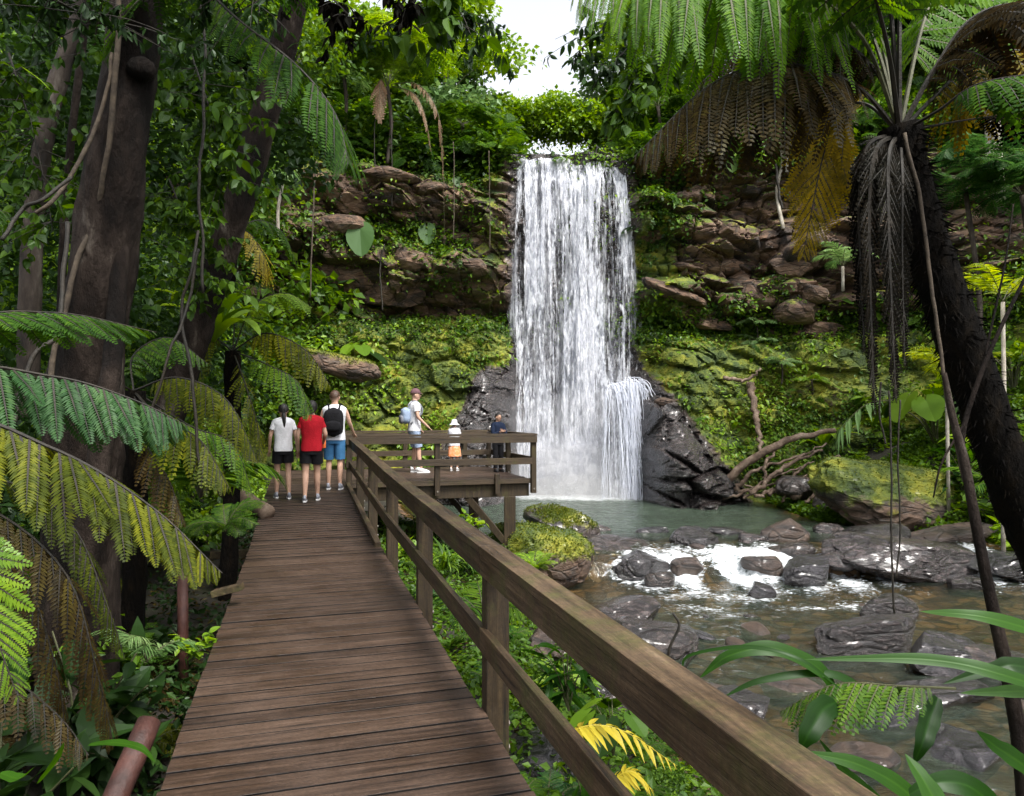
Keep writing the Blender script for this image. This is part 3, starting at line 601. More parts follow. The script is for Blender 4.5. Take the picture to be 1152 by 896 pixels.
T4 = (np.array([(1, 0, -.7), (-.5, .87, -.7), (-.5, -.87, -.7), (0, 0, 1.3)])*.5, [], [(0, 1, 3), (1, 2, 3), (2, 0, 3), (0, 2, 1)])
stamp(mb, T4, pos, RS.randn(n, 3), RS.randn(n, 3), .015+.03*RS.rand(n)**2)
n = 900; a = RS.rand(n); px_ = .2+4.4*RS.rand(n); pos = XYZ(px_, 27.2-1.0*RS.rand(n), 11.5-12.5*RS.rand(n)); stamp(mb, (T4[0]*A3(1, .5, .5), [], T4[2]), pos, A3(0, 0, -1)+RS.randn(n, 3)*.12, RS.randn(n, 3), .02+.035*RS.rand(n)**2)
mb.build('spray_drops', WHITE, wf, smooth=True)
# ================================================================== BOARDWALK AND PLATFORM
def woodmat(name, rot, cols, wet=.35, moss=.0, vert=False, side=False):
    m, nt, nd, L = mat(name)
    tc = nd('TexCoord'); mp0 = nd('Mapping', vector_type='POINT'); mp0.inputs['Rotation'].default_value = (0, 0, -rot); L(tc.outputs['Object'], mp0.inputs[0])
    mp = nd('Mapping'); mp.inputs['Scale'].default_value = (1, 1, .07) if vert else (.06, 1, 1); L(mp0.outputs[0], mp.inputs[0])
    geo = nd('NewGeometry'); ad = nd('Vector' + 'Math', operation='ADD'); cx = nd('CombineXYZ'); mm = nd('Math', operation='MULTIPLY', i_1=37.); L(geo.outputs['Random Per Island'], mm.inputs[0])
    for k in (0, 1, 2): L(mm.outputs[0], cx.inputs[k])
    L(mp.outputs[0], ad.inputs[0]); L(cx.outputs[0], ad.inputs[1])
    g = nd('TexNoise', i_Scale=28., i_Detail=6., i_Roughness=.7, i_Distortion=.3); L(ad.outputs[0], g.inputs[0])
    n2 = nd('TexNoise', i_Scale=1.7, i_Detail=6., i_Roughness=.7); L(tc.outputs['Object'], n2.inputs[0])
    s = nd('Math', operation='MULTIPLY_ADD', i_1=.58); L(g.outputs[0], s.inputs[0]); s2 = nd('Math', operation='MULTIPLY_ADD', i_1=.24); L(n2.outputs[0], s2.inputs[0]); L(s2.outputs[0], s.inputs[2])
    s3 = nd('Math', operation='MULTIPLY', i_1=.10); L(geo.outputs['Random Per Island'], s3.inputs[0]); L(s3.outputs[0], s2.inputs[2])
    rp = ramp(nd, [(.3+.4*i/(len(cols)-1), c) for i, c in enumerate(cols)]); L(s.outputs[0], rp.inputs[0])
    col = rp.outputs[0]
    n3 = nd('TexNoise', i_Scale=3.5, i_Detail=9., i_Roughness=.75); L(tc.outputs['Object'], n3.inputs[0])
    mr = nd('MapRange', i_1=.62-moss, i_2=.80-moss, i_4=.75 if moss else 0.); L(n3.outputs[0], mr.inputs[0])
    mx = nd('MixRGB'); mx.inputs[2].default_value = (.055, .06, .012, 1); L(mr.outputs[0], mx.inputs[0]); L(col, mx.inputs[1])
    b = nd('Bump', i_Strength=.9, i_Distance=.009); L(g.outputs[0], b.inputs['Height'])
    fine = nd('TexNoise', i_Scale=55., i_Detail=5., i_Roughness=.8); L(tc.outputs['Object'], fine.inputs[0]); fr_ = nd('MapRange', i_1=.35, i_2=.7, i_3=.62, i_4=1.25); L(fine.outputs[0], fr_.inputs[0])
    m5 = nd('MixRGB', blend_type='MULTIPLY', i_0=1.); L(mx.outputs[0], m5.inputs[1]); L(fr_.outputs[0], m5.inputs[2]); col2 = m5.outputs[0]
    ck = nd('MapRange', i_1=.30, i_2=.40, i_3=.25, i_4=1.); L(g.outputs[0], ck.inputs[0]); m7 = nd('MixRGB', blend_type='MULTIPLY', i_0=1.); L(col2, m7.inputs[1]); L(ck.outputs[0], m7.inputs[2]); col2 = m7.outputs[0]
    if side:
        sx = nd('SeparateXYZ'); L(geo.outputs['Normal'], sx.inputs[0]); sm = nd('MapRange', i_1=.5, i_2=.95, i_3=.06, i_4=1.); L(sx.outputs[2], sm.inputs[0]); m6 = nd('MixRGB', blend_type='MULTIPLY', i_0=1.); L(col2, m6.inputs[1]); L(sm.outputs[0], m6.inputs[2]); col2 = m6.outputs[0]  # plank sides darkened in the colour so gaps read as shaded lines
    pr = nd('BsdfPrincipled'); L(col2, pr.inputs['Base Color']); L(b.outputs[0], pr.inputs['Normal']); pr.inputs['Specular IOR Level'].default_value = .4
    ro = nd('MapRange', i_1=.35, i_2=.65, i_3=wet, i_4=wet+.35); L(n2.outputs[0], ro.inputs[0]); L(ro.outputs[0], pr.inputs['Roughness'])
    o = nd('OutputMaterial'); L(pr.outputs[0], o.inputs[0]); return m
AZ = math.atan2(BN[1], BN[0])
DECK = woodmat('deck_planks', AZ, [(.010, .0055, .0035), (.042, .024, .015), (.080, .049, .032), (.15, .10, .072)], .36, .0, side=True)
RAILW = woodmat('rail_wood', AZ+math.pi/2, [(.009, .005, .003), (.045, .027, .013), (.11, .071, .038), (.24, .175, .115)], .5, .13)
POSTW = woodmat('post_wood', 0, [(.01, .006, .003), (.045, .029, .013), (.11, .078, .04)], .5, .08, vert=True)
PLATW = woodmat('platform_rail_wood', AZ, [(.02, .013, .007), (.06, .04, .022), (.13, .095, .06)], .5, .08)
BOLT = plain('bolt_steel', (.15, .13, .11), .45, spec=.6)
RED = surf('rusty_red_wood', [(.02, .008, .006), (.06, .022, .016), (.11, .045, .032)], 4, .55, .4)
def dz(s):     # the deck climbs a little towards the platform
    return .2*sst(7.5, 13.5, s)
SL = 17.2
bw = thing('boardwalk', 'wet brown timber boardwalk leading past the ferns to the lookout', 'boardwalk', tuple(bpt(6, BW/2, 0)))
mb = MB(); s = -1.2; k = 0
while s < SL:
    w = .140; z = dz(s); j = RS.rand()
    box(mb, bpt(s+w/2, BW/2+.003*RS.randn(), z-.018+.0015*RS.randn()), (BW+.01*j, w-.015, .036), [BN, BD, A3(0, 0, 1)], bv=.05); s += w
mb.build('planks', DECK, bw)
mb = MB()
for r in (.12, BW/2, BW-.12):
    for a, b in ((-1.2, 7.5), (7.5, 10.5), (10.5, 13.5), (13.5, SL)): beam(mb, bpt(a, r, dz(a)-.12), bpt(b, r, dz(b)-.12), .075, .16)
mb.build('joists', POSTW, bw)
for s in (-.5, 1.6, 3.7, 5.8, 7.9, 10, 12.1, 14.2, 16.3):
    mb = MB(); beam(mb, bpt(s, -.06, dz(s)-.27), bpt(s, BW+.06, dz(s)-.27), .12, .13); mb.build('crossbeam', POSTW, bw)
    for r in (.05, BW-.05):
        mb = MB(); p = bpt(s+.14, r, 0); z0 = float(ground(p[0], p[1]))-.3; beam(mb, (p[0], p[1], z0), (p[0], p[1], dz(s)-.205), .14, .14, up=(0, 1, 0)); mb.build('support_post', POSTW, bw)

# --- the long handrail on the right
def rz(s): return np.interp(s, [-1, 4.4, 5.8, 7.9, 10.5, 13.4], [.79, .82, .84, .88, .97, 1.04])
rl = thing('boardwalk_railing', 'long brown timber railing along the right edge of the boardwalk', 'railing', tuple(bpt(6, BW+.03, 0)))
ro_ = BW+.05
posts = [-1.0, .85, 3.38, 5.53, 7.6, 9.7, 11.8]
for s in posts:
    mb = MB(); beam(mb, bpt(s, ro_+.02, dz(s)-.34), bpt(s, ro_+.02, rz(s)-.045), .095, .12, up=tuple(BN)); mb.build('post', POSTW, rl)
    for z in (-.08, -.2): mb = MB(); tube(mb, [bpt(s, ro_+.06, dz(s)+z), bpt(s, ro_+.095, dz(s)+z)], .014, 8); mb.build('bolt', BOLT, rl)
segs = [-1.0]+posts[1:]+[13.42]
mb = MB(); mb2 = MB(); mb3 = MB()
for a, b in zip(segs[:-1], segs[1:]):
    g = .003
    beam(mb, bpt(a+g, ro_-.01, rz(a)), bpt(b-g, ro_-.01, rz(b)), .116, .038)
    beam(mb2, bpt(a+g, ro_-.047, rz(a)-.074), bpt(b-g, ro_-.047, rz(b)-.074), .036, .104)
    f = .47; beam(mb3, bpt(a+g, ro_-.047, dz(a)+(rz(a)-dz(a))*f-.02), bpt(b-g, ro_-.047, dz(b)+(rz(b)-dz(b))*f-.02), .036, .115)
mb.build('top_rail', RAILW, rl); mb2.build('upper_board', RAILW, rl); mb3.build('middle_rail', RAILW, rl)
# kerb board on the deck edge under the far end of the rail
mb = MB(); beam(mb, bpt(8, BW-.04, dz(8)+.03), bpt(13.3, BW-.04, dz(13.3)+.03), .07, .06); mb.build('kerb_board', RAILW, rl)

# --- platform: rectangle in boardwalk axes
S0, S1 = 13.9, 17.3; R0 = BW; R1 = BW+3.62; PZ0 = .2
pt = thing('viewing_platform', 'square timber lookout platform standing over the pool', 'platform', tuple(bpt(S0, (R0+R1)/2, -1.5)))
def q3(s, r, z): return bpt(s, r, PZ0+z)
mb = MB(); s = S0-.06
while s < S1:
    box(mb, q3(s+.07, (R0+R1)/2+.01*RS.randn(), -.018), (R1-R0+.0, .131, .036), [BN, BD, A3(0, 0, 1)], bv=.05); s += .14
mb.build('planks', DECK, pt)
mb = MB(); beam(mb, q3(S0-.11, R0+.0, -.05), q3(S0-.11, R1+.16, -.05), .04, .10); mb.build('edge_board', PLATW, pt)
mb = MB(); beam(mb, q3(S0+.02, R0-.3, -.235), q3(S0+.02, R1+.04, -.235), .12, .27); beam(mb, q3(S1-.2, R0, -.235), q3(S1-.2, R1+.04, -.235), .12, .27)
beam(mb, q3(S0+.1, R1-.03, -.20), q3(S1-.3, R1-.03, -.20), .09, .2); beam(mb, q3(S0+.1, R0+1.4, -.2), q3(S1-.3, R0+1.4, -.2), .09, .2); beam(mb, q3(S0+.1, R0+2.8, -.2), q3(S1-.3, R0+2.8, -.2), .09, .2)
mb.build('beams', POSTW, pt)
for s in (S0+.04, S1-.2):
    for r in (R0+.1, R1-.35):
        p = q3(s, r, 0); z0 = min(float(ground(p[0], p[1]))-.3, -1.8); mb = MB(); beam(mb, (p[0], p[1], z0), (p[0], p[1], PZ0-.37), .24, .24, up=(0, 1, 0)); mb.build('support_post', POSTW, pt)
for s in (S0+.04, S1-.2):
    mb = MB(); beam(mb, q3(s, R1-1.25, -.36), q3(s, R1-.42, -1.35), .13, .13, up=(0, 1, 0)); mb.build('brace', POSTW, pt)
# --- platform railing
pr_ = thing('platform_railing', 'brown timber railing round the lookout platform', 'railing', tuple(q3(S0, (R0+R1)/2, 0)))
H = .86; fr_ = S0-.14
def rail_post(s, r, zb=-.3, h=H): 
    mb = MB(); beam(mb, q3(s, r, zb), q3(s, r, h-.02), .105, .105, up=tuple(BN)); mb.build('post', POSTW, pr_)
    mb = MB(); tube(mb, [q3(s-.05, r, zb+.09), q3(s-.066, r, zb+.09)], .018, 8); mb.build('bolt', BOLT, pr_)
for r in (R0+.02, R0+1.72, R1+.1): rail_post(fr_, r)
mb = MB(); beam(mb, q3(fr_, R0+2.95, -.3), q3(fr_, R0+2.95, .1), .1, .1, up=tuple(BN)); mb.build('short_post', POSTW, pr_)
for r in (R0+.1, R0+1.6, R0+3.1): rail_post(S1+.06, r, -.1)
rail_post(S1+.06, R1+.1, -.1); rail_post((S0+S1)/2, R1+.1, -.1)
for r0, a, b in ((0, fr_-.02, None),):
    mb = MB(); mb2 = MB(); y = fr_-.075
    beam(mb, q3(y, R0-.05, H-.06), q3(y, R1+.155, H-.06), .045, .13); beam(mb2, q3(y, R0-.05, .36), q3(y, R1+.05, .36), .045, .13)
    beam(mb, q3(S1+.0, R0-.8, H-.06), q3(S1+.0, R1+.1, H-.06), .045, .13); beam(mb2, q3(S1+.0, R0-.8, .36), q3(S1+.0, R1+.1, .36), .045, .13)
    beam(mb, q3(fr_+.06, R1+.17, H-.06), q3(S1+.06, R1+.17, H-.06), .04, .13); beam(mb2, q3(fr_+.06, R1+.17, .36), q3(S1+.06, R1+.17, .36), .04, .13)
    mb.build('top_rail', PLATW, pr_); mb2.build('middle_rail', PLATW, pr_)
mb = MB(); beam(mb, q3(fr_-.02, R0-.05, H+.035), q3(fr_-.02, R1+.16, H+.035), .15, .045); beam(mb, q3(S1+.05, R0-.8, H+.035), q3(S1+.05, R1+.16, H+.035), .15, .045); beam(mb, q3(fr_+.08, R1+.12, H+.035), q3(S1-.05, R1+.12, H+.035), .14, .045); mb.build('cap_rail', PLATW, pr_)

# red painted post leaning at the left edge of the walk
a = PZ(158, 905, -.6); b = P(172, 815, 2.95); lp = thing('leaning_post', 'thick reddish brown round post leaning beside the near left edge of the boardwalk', 'post', tuple(a))
p1 = A3(*P(168, 812, 3.3)); p0 = p1+A3(-.02, -1.1, -.9)
mb = MB(); tube(mb, bez([p0, (p0+p1)/2+A3(0, 0, .02), p1], 14), .052, 14, rough=.1, rf=6); mb.build('shaft', RED, lp, smooth=True)
p2 = P(208, 640, 6.2); mb = MB(); tube(mb, [A3(p2[0], p2[1], -1), A3(p2[0]-.02, p2[1], p2[2])], .045, 10, rough=.1); o = mb.build('stump', RED, None, True, origin=(p2[0], p2[1], -1)); tag(o, 'thin red brown stub rising among dead fronds left of the boardwalk', 'stump')
a = P(252, 552, 10.5); b = P(302, 578, 9.8); mb = MB(); tube(mb, bez([a, (a+b)/2+A3(0, 0, .03), b], 16), .11, 12, rough=.15, rf=5); o = mb.build('log', G['drift'], None, True, origin=a); tag(o, 'grey brown log lying behind the left edge of the boardwalk near the walkers', 'log')
a = PZ(236, 625, -.5); b = PZ(292, 621, -.5); mb = MB(); beam(mb, a, b, .12, .1); o = mb.build('timber', RAILW, None, origin=a); tag(o, 'short sawn timber sticking out beneath the left side of the boardwalk', 'timber')
a = P(240, 668, 5.6); b = P(272, 660, 5.6); mb = MB(); beam(mb, a, b, .1, .05); o = mb.build('timber', RAILW, None, origin=a); tag(o, 'pale wet timber end poking out left of the boardwalk beside yellow fern', 'timber')

# ================================================================== ROCKS
RKW = rock_material('boulder_rock')
def rock(c, rad, seed, moss=0., wet=1., label='', rz_=0, sub=5, flat=.5, facets=9, group=None, name='boulder', hard=26., tilt=0):
    rs = np.random.RandomState(seed)
    import bmesh
    bm = bmesh.new(); bmesh.ops.create_icosphere(bm, subdivisions=sub, radius=1); d = np.array([v.co[:] for v in bm.verts]); F = np.array([[v.index for v in f.verts] for f in bm.faces]); bm.free()
    d = nrm(d); n = nrm(rs.randn(facets, 3)); n[0] = nrm(A3(.15*rs.randn(), .15*rs.randn(), 1)); h = .62+.36*rs.rand(facets); h[0] = .6+.2*rs.rand()
    dots = d@n.T; rr = np.where(dots > .05, h/np.maximum(dots, .05), 9); rr = np.minimum(rr, 1.15)
    r = -np.log(np.exp(-hard*rr).sum(1)+np.exp(-hard*1.12))/hard
    p = d*r[:, None]; q = p*np.array(rad)*1.0
    w = worley(q*1.7+seed, seed); w2 = fbm(q*2.3+seed, 4, seed)
    strat = fbm(XYZ(q[:, 0]*.6, q[:, 1]*.6, q[:, 2]*7+q[:, 0]*1.5)+seed, 3, seed+5)
    r2 = 1+.06*w2+.07*(w[2]-.5)-.05*(1-sst(0, .12, w[1]-w[0]))+.035*strat
    p = p*r2[:, None]*np.array(rad); M = np.array(Euler((tilt*.6, tilt, rz_)).to_matrix()); p = p@M.T
    nz = nrm(d*A3(1, 1, 1))@M.T
    c = np.asarray(c, float); mm = np.clip(moss*(.25+.9*np.clip(nz[:, 2]+.2, 0, 1))+.25*w2*(moss > 0), 0, 1)
    mb = MB(); mb.add(p+c, None, F); o = mb.build(name, RKW, None, smooth=True, origin=c, attrs={'moss': mm, 'wet': np.full(len(p), wet)})
    if moss > .3 and sub == 5:
        pn = nrm(nz+.4*rs.randn(len(p), 3)); pk = np.where((mm > .45) & (nz[:, 2] > 0))[0]; pk = pk[rs.randint(0, len(pk), 5200)]; tb = MB(); stamp(tb, LSW, p[pk]+c+rs.randn(len(pk), 3)*.015, pn[pk]+rs.randn(len(pk), 3)*.6, nz[pk]+rs.randn(len(pk), 3)*.4, .02+.035*rs.rand(len(pk)), 0, np.clip(.45+.8*fbm(p[pk]*2.2, 3, seed)+.2*rs.randn(len(pk)), 0, 1)); mo = tb.build('moss', G['moss'], o); mo.location = (0, 0, 0)
    try:
        me = o.data; me.polygons.foreach_set('use_smooth', np.zeros(len(me.polygons), bool))
    except Exception: pass
    return tag(o, label, 'rock', group)
# near left bank of the pool
c = PZ(604, 642, -1.75); rock(c+A3(.02, .1, .32), (1.22, .9, .82), 5, .95, .3, 'large boulder furred with yellow green moss beside the stream by the railing', .35, hard=14, tilt=.18)
c = PZ(632, 610, -1.6); rock(c+A3(0, .6, .25), (1.0, .6, .62), 12, .55, .8, 'dark peaked rock with a mossy top at the pool edge under the platform', -.5, tilt=.25)
rocks = [ # px, py, z, (radii), seed, moss, label
 (690, 627, -1.85, (1.15, .8, .42), 21, 0, 'broad flat black rock slab at the left edge of the cascade', .15),
 (660, 600, -1.6, (.7, .5, .25), 22, 0, 'low dark slab behind the mossy boulder at the pool edge', 0),
 (722, 645, -1.95, (.7, .5, .38), 23, 0, 'wet black rock at the left foot of the cascade', .4),
 (742, 655, -2.0, (.35, .3, .22), 24, 0, 'small rounded black rock touching the white water on the left', .2),
 (783, 614, -1.6, (.62, .5, .34), 25, 0, 'round dark boulder splitting the upper cascade', 0),
 (774, 640, -1.85, (.38, .35, .26), 26, 0, 'small brown boulder in the white water below the round one', 0),
 (857, 640, -1.85, (.48, .42, .30), 27, 0, 'dome shaped brown boulder in the middle of the cascade', 0),
 (908, 645, -1.85, (.68, .5, .33), 28, 0, 'wide dark boulder right of the dome shaped one in the cascade', .2),
 (856, 668, -2.02, (.36, .3, .2), 29, 0, 'low wet stone alone in the stream below the cascade', 0),
 (880, 603, -1.45, (.72, .5, .36), 30, 0, 'pale grey angular slab tilted up at the lip of the cascade', .1),
 (850, 612, -1.6, (.45, .4, .25), 31, 0, 'dark low rock left of the pale tilted slab', .5),
 (885, 622, -1.65, (.6, .4, .22), 32, 0, 'dark flat rock under the pale tilted slab', -.2),
 (945, 632, -1.7, (.5, .45, .26), 33, 0, 'brown wedge rock beside the second chute of water', .7),
 (975, 607, -1.5, (1.1, .7, .3), 34, 0, 'long dark ledge of rock at the right end of the pool', .1),
 (1015, 628, -1.65, (1.75, 1.0, .42), 35, 0, 'huge sloping layered slab right of the cascade', .1),
 (1070, 605, -1.5, (1.2, .7, .28), 36, 0, 'brown layered ledge behind the slender leaning trunk', 0),
 (1130, 640, -1.85, (1.0, .6, .35), 37, 0, 'wet dark boulder at the right edge beyond the small chute', .3),
 (1090, 658, -2.0, (.5, .4, .18), 38, 0, 'small dark rock right below the small chute', 0),
 (932, 598, -1.5, (.45, .35, .2), 39, 0, 'small angular rock between the pale slab and the long ledge', .3),
 (735, 600, -1.55, (.5, .3, .16), 40, 0, 'thin flat stone breaking the surface at the lip of the pool', .1),
 (820, 600, -1.52, (.55, .3, .13), 41, 0, 'low brown stones just above water at the pool lip', .1),
 (700, 700, -1.98, (.85, .7, .3), 42, 0, 'broad cracked grey rock on the near bank below the mossy boulder', .5),
 (735, 722, -2.0, (.8, .7, .32), 43, 0, 'wet purple grey rock at the stream edge beside the handrail', .9),
 (640, 735, -1.7, (.6, .5, .35), 44, .0, 'brown rock half hidden behind the handrail post', .4),
 (690, 790, -2.0, (.6, .55, .3), 45, 0, 'dark rock lying under the handrail by green plants', 1.2),
 (980, 728, -2.08, (1.0, .62, .46), 46, 0, 'big rounded boulder veined with silver streaks in the near stream', .0),
 (1060, 745, -2.05, (.75, .5, .36), 47, 0, 'streaked wet rock leaning against the big silver veined boulder', .5),
 (1000, 690, -2.02, (.55, .35, .3), 48, .1, 'low brown rock draped in roots behind the silver veined boulder', 0),
 (900, 775, -2.2, (.7, .4, .14), 49, 0, 'flat wet stone ledge below the silver veined boulder', .2),
 (1050, 790, -2.2, (.75, .45, .2), 50, 0, 'glossy flat rock under the bright fern frond', .1),
 (1000, 810, -2.2, (.5, .36, .2), 51, 0, 'shiny black rock in the near stream behind hanging leaves', .5),
 (1085, 850, -2.2, (.6, .5, .22), 52, 0, 'dark purple slab near the slender trunk at the bottom right', .9),
 (1120, 750, -2.1, (.7, .45, .26), 53, 0, 'grey wet rock right of the slender trunk', .2),
 (960, 862, -2.25, (.55, .4, .15), 54, 0, 'flat brown stone in the stream at the bottom beneath strap leaves', .2),
 (835, 800, -2.15, (.5, .4, .22), 55, .2, 'rock behind the handrail with wet leaves on it', .6),
 (600, 860, -1.4, (.4, .45, .22), 56, 0, 'grey stone beside the near right edge of the boardwalk', .6),
]
for (px, py, z, rad, sd, ms, lb, rz_) in rocks:
    c = PZ(px, py, z+.02)+A3(0, 0, rad[2]*.15); rad = (rad[0]*.95, rad[1]*.9, rad[2]*1.15); rock(c, rad, sd, ms, 1. if sd not in (30, 27, 26, 36, 44, 54, 49) else .55, lb, rz_, tilt=.12*math.sin(sd*3.1), facets=8+sd % 5, hard=18+(sd % 3)*10)
# small stones of the stream bed, standing just clear of the water
sb = []
for i in range(5): sb.append(rock(A3(0, 0, -50), (.2, .17, .10), 400+i, 0, [1., .5, .9, .3, .7][i], '', 0, 3, facets=7, name='stream_stone', hard=30))
us = [0]*5
for i in range(48):
    Y = 5.5+12*RS.rand(); a, b = float(xs(Y)), float(xr(Y)); x = a+(b-a)*(RS.rand() if i % 2 else RS.rand()**2.5*.5); k = RS.randint(5); o = sb[k] if not us[k] else dup(sb[k]); us[k] = 1
    o.location = (x, Y, float(waterz(Y))-.05+.05*RS.rand()); o.rotation_euler = (RS.randn()*.2, RS.randn()*.2, RS.rand()*6.28); q = .5+1.1*RS.rand()**1.6; o.scale = (q*(.9+.5*RS.rand()), q, q*.9)
    tag(o, 'small loose stone lying in the shallow stream', 'rock', 'small stones in the stream')
# foot of the cliff
for (px, py, Y, rad, sd, ms, wet, lb, rz_) in [
 (775, 535, 25.4, (1.4, .8, .6), 61, 0, 1, 'black angular rock at the foot of the dark wet shoulder', .2),
 (800, 545, 25.0, (.9, .6, .4), 62, 0, 1, 'low black rock by the fallen planks of wood', .9),
 (905, 548, 22.8, (.9, .6, .5), 63, .0, .8, 'dark jumbled rock under the driftwood pile', .3),
 (935, 568, 21.4, (.6, .5, .4), 64, .1, .8, 'grey rock between the driftwood and the mossy boulder', .8),
 (762, 452, 25.2, (.85, .4, .28), 66, 0, .1, 'reddish brown block lodged on the dark shoulder right of the fall', .1),
 (735, 545, 26.2, (.4, .4, .4), 67, 0, 1, 'small black rock under the side strands of the waterfall', .1)]:
    rock(P(px, py, Y), rad, sd, ms, wet, lb, rz_)
rock(P(1003, 556, 19.6), (2.6, 1.4, 1.3), 65, 1.35, .2, 'very large boulder covered in yellow moss on the right shore', .1, hard=12, tilt=.12)
rock(P(375, 410, 24), (1.6, .8, .5), 68, .6, .1, 'pale mossy boulder jutting from the slope left of the walkers', .1, tilt=.2)
# brown blocks on the ledges right of the fall
for i, (px, py, s_) in enumerate([(740, 262, .8), (775, 222, .7), (800, 300, .75), (820, 258, .6), (760, 330, .9), (850, 330, 1.0), (900, 350, .9), (930, 375, 1.1), (870, 372, 1.2), (790, 360, .7), (845, 235, .6), (890, 300, .7), (780, 300, .6), (915, 330, .7)]):
    Yb = 26.9; p = P(px, py, Yb); f = cliff_pos(p[0], np.clip(p[2], -2, 11.9)); p = P(px, py, f[1]+.28*s_)
    rock(p, (s_*(1.1+.5*math.sin(i*3.7)), s_*.75, s_*(.5+.15*math.cos(i*2.3))), 300+i, .15 if i % 3 else .5, .0, 'brown block of rock jutting from the ledges right of the waterfall', .3*math.sin(i*2.), 4, facets=7, group='brown blocks on the right cliff', name='rock_block', hard=70, tilt=.16+.2*math.sin(i*5.))
for i, (px, py, s_) in enumerate([(400, 220, 1.1), (440, 200, 1.0), (380, 260, 1.0), (450, 240, .9), (500, 330, 1.0), (430, 330, 1.3), (480, 215, .8), (390, 310, 1.0), (550, 340, .8), (460, 290, .9), (535, 300, .7)]):
    p = P(px, py, 26.); f = cliff_pos(p[0], np.clip(p[2], -2, 11.9)); p = P(px, py, f[1]+.3*s_)
    rock(p, (s_*(1.1+.5*math.sin(i*3.1)), s_*.7, s_*(.5+.18*math.cos(i*2.7))), 340+i, .1 if i % 3 else .4, .0, 'grey brown block of rock in the cliff left of the waterfall', .3*math.sin(i*2.), 4, facets=7, group='grey brown blocks on the left cliff', name='rock_block', hard=70, tilt=.12+.2*math.sin(i*5.))

# driftwood pile
for i, (pts, r0, lb) in enumerate([
 ([(803, 560, 24.2), (835, 525, 23.6), (885, 497, 23.2), (938, 484, 23)], .19, 'longest pale driftwood trunk arching over the pile'),
 ([(893, 562, 22.4), (915, 535, 22.3), (942, 512, 22.2)], .16, 'thick driftwood branch slanting at the right of the pile'),
 ([(828, 552, 23.6), (850, 530, 23.3), (905, 512, 23)], .09, 'middle curved branch under the longest trunk'),
 ([(845, 556, 23.2), (880, 528, 23), (925, 505, 22.8)], .1, 'dark curved branch in the middle of the driftwood'),
 ([(866, 558, 22.9), (888, 540, 22.8), (912, 520, 22.7)], .08, 'yellowish thin branch near the right of the driftwood'),
 ([(860, 545, 23.2), (862, 520, 23.2), (880, 500, 23.3)], .08, 'short upright crooked branch in the driftwood'),
 ([(820, 556, 23.9), (870, 545, 23.6), (900, 530, 23)], .06, 'thin lowest branch of the driftwood'),
 ([(752, 548, 25.3), (790, 537, 25), (828, 531, 24.6)], .15, 'flat brown fallen trunk at the foot of the black rocks'),
 ([(768, 556, 25), (800, 546, 24.8)], .11, 'short dark fallen log below the flat brown trunk'),
 ([(812, 562, 23.8), (850, 548, 23.4), (890, 520, 23), (930, 498, 22.8)], .06, 'slim straight branch between the longest trunk and the lowest branch'),
 ([(835, 562, 23.4), (865, 540, 23.1), (915, 520, 22.9)], .05, 'thin pale branch fanning out in the middle of the driftwood'),
 ([(880, 565, 22.6), (890, 545, 22.6), (935, 520, 22.4)], .05, 'thin branch behind the thick slanting one'),
 ([(850, 560, 23.1), (870, 552, 23), (905, 548, 22.8)], .07, 'short stub of branch low in the driftwood'),
 ([(905, 566, 22.2), (930, 548, 22), (952, 520, 21.8)], .07, 'rightmost branch leaning on the huge mossy boulder'),
 ([(785, 552, 24.9), (825, 545, 24.5), (850, 550, 24.2)], .07, 'thin fallen stick at the waterline left of the driftwood'),
 ([(843, 430, 25.4), (850, 470, 24.9), (857, 512, 24.2)], .16, 'upright bare grey trunk standing behind the driftwood'),
 ([(815, 425, 25.3), (840, 428, 25.2), (856, 415, 25)], .09, 'short crooked branch lying on moss at the top of the bare trunk')]):
    p = np.array([P(*q) for q in pts]); mb = MB(); b = bez(p, 22); b = b+.03*RS.randn(22, 3); tube(mb, b, np.linspace(r0, r0*.5, 22)*.85, 10, rough=.25, rf=4, seed=i); o = mb.build('driftwood', G['drift'], None, True, origin=p[0]); tag(o, lb, 'driftwood')
# ================================================================== PEOPLE
def skinmat(name, c): return surf(name, [tuple(x*.85 for x in c), tuple(min(1, x*1.1) for x in c)], 12, .55, .05, spec=.35, dist=.005)
SK1 = skinmat('skin_light', (.52, .32, .23)); SK2 = skinmat('skin_tan', (.42, .25, .17))
HAIRK = surf('hair_black', [(.004, .003, .003), (.015, .011, .009)], 30, .4, .5, stretch=(3, 3, .3), dist=.01); HAIRB = surf('hair_brown', [(.03, .015, .009), (.09, .045, .025)], 30, .45, .5, stretch=(3, 3, .3), dist=.01)
def cloth(name, c): return surf(name, [tuple(x*.72 for x in c), c], 5, .9, .7, 7, spec=.15, dist=.03)
C_WHITE = cloth('cloth_white', (.78, .79, .83)); C_RED = cloth('cloth_red', (.42, .012, .022)); C_BLACK = cloth('cloth_black', (.012, .012, .014)); C_BLUE = cloth('cloth_denim_blue', (.06, .19, .38))
C_PBLUE = cloth('cloth_pale_blue', (.3, .38, .52)); C_ORANGE = surf('cloth_orange_print', [(.75, .2, .06), (.8, .3, .12), (.85, .6, .45)], 12, .9, .2, spec=.15); C_NAVY = cloth('cloth_navy', (.012, .02, .045)); C_GREY = cloth('cloth_grey', (.2, .21, .24)); C_MAUVE = cloth('cloth_mauve', (.13, .07, .08))
SOLE = plain('sole_white', (.7, .7, .7), .7); SHOE = plain('shoe_grey', (.25, .26, .3), .7); SHOEK = plain('shoe_black', (.015, .015, .017), .6); EYE_ = plain('eye_dark', (.01, .008, .007), .3); LIP = plain('lip', (.32, .12, .1), .6); BOTTLE = plain('bottle_orange', (.7, .16, .04), .4)
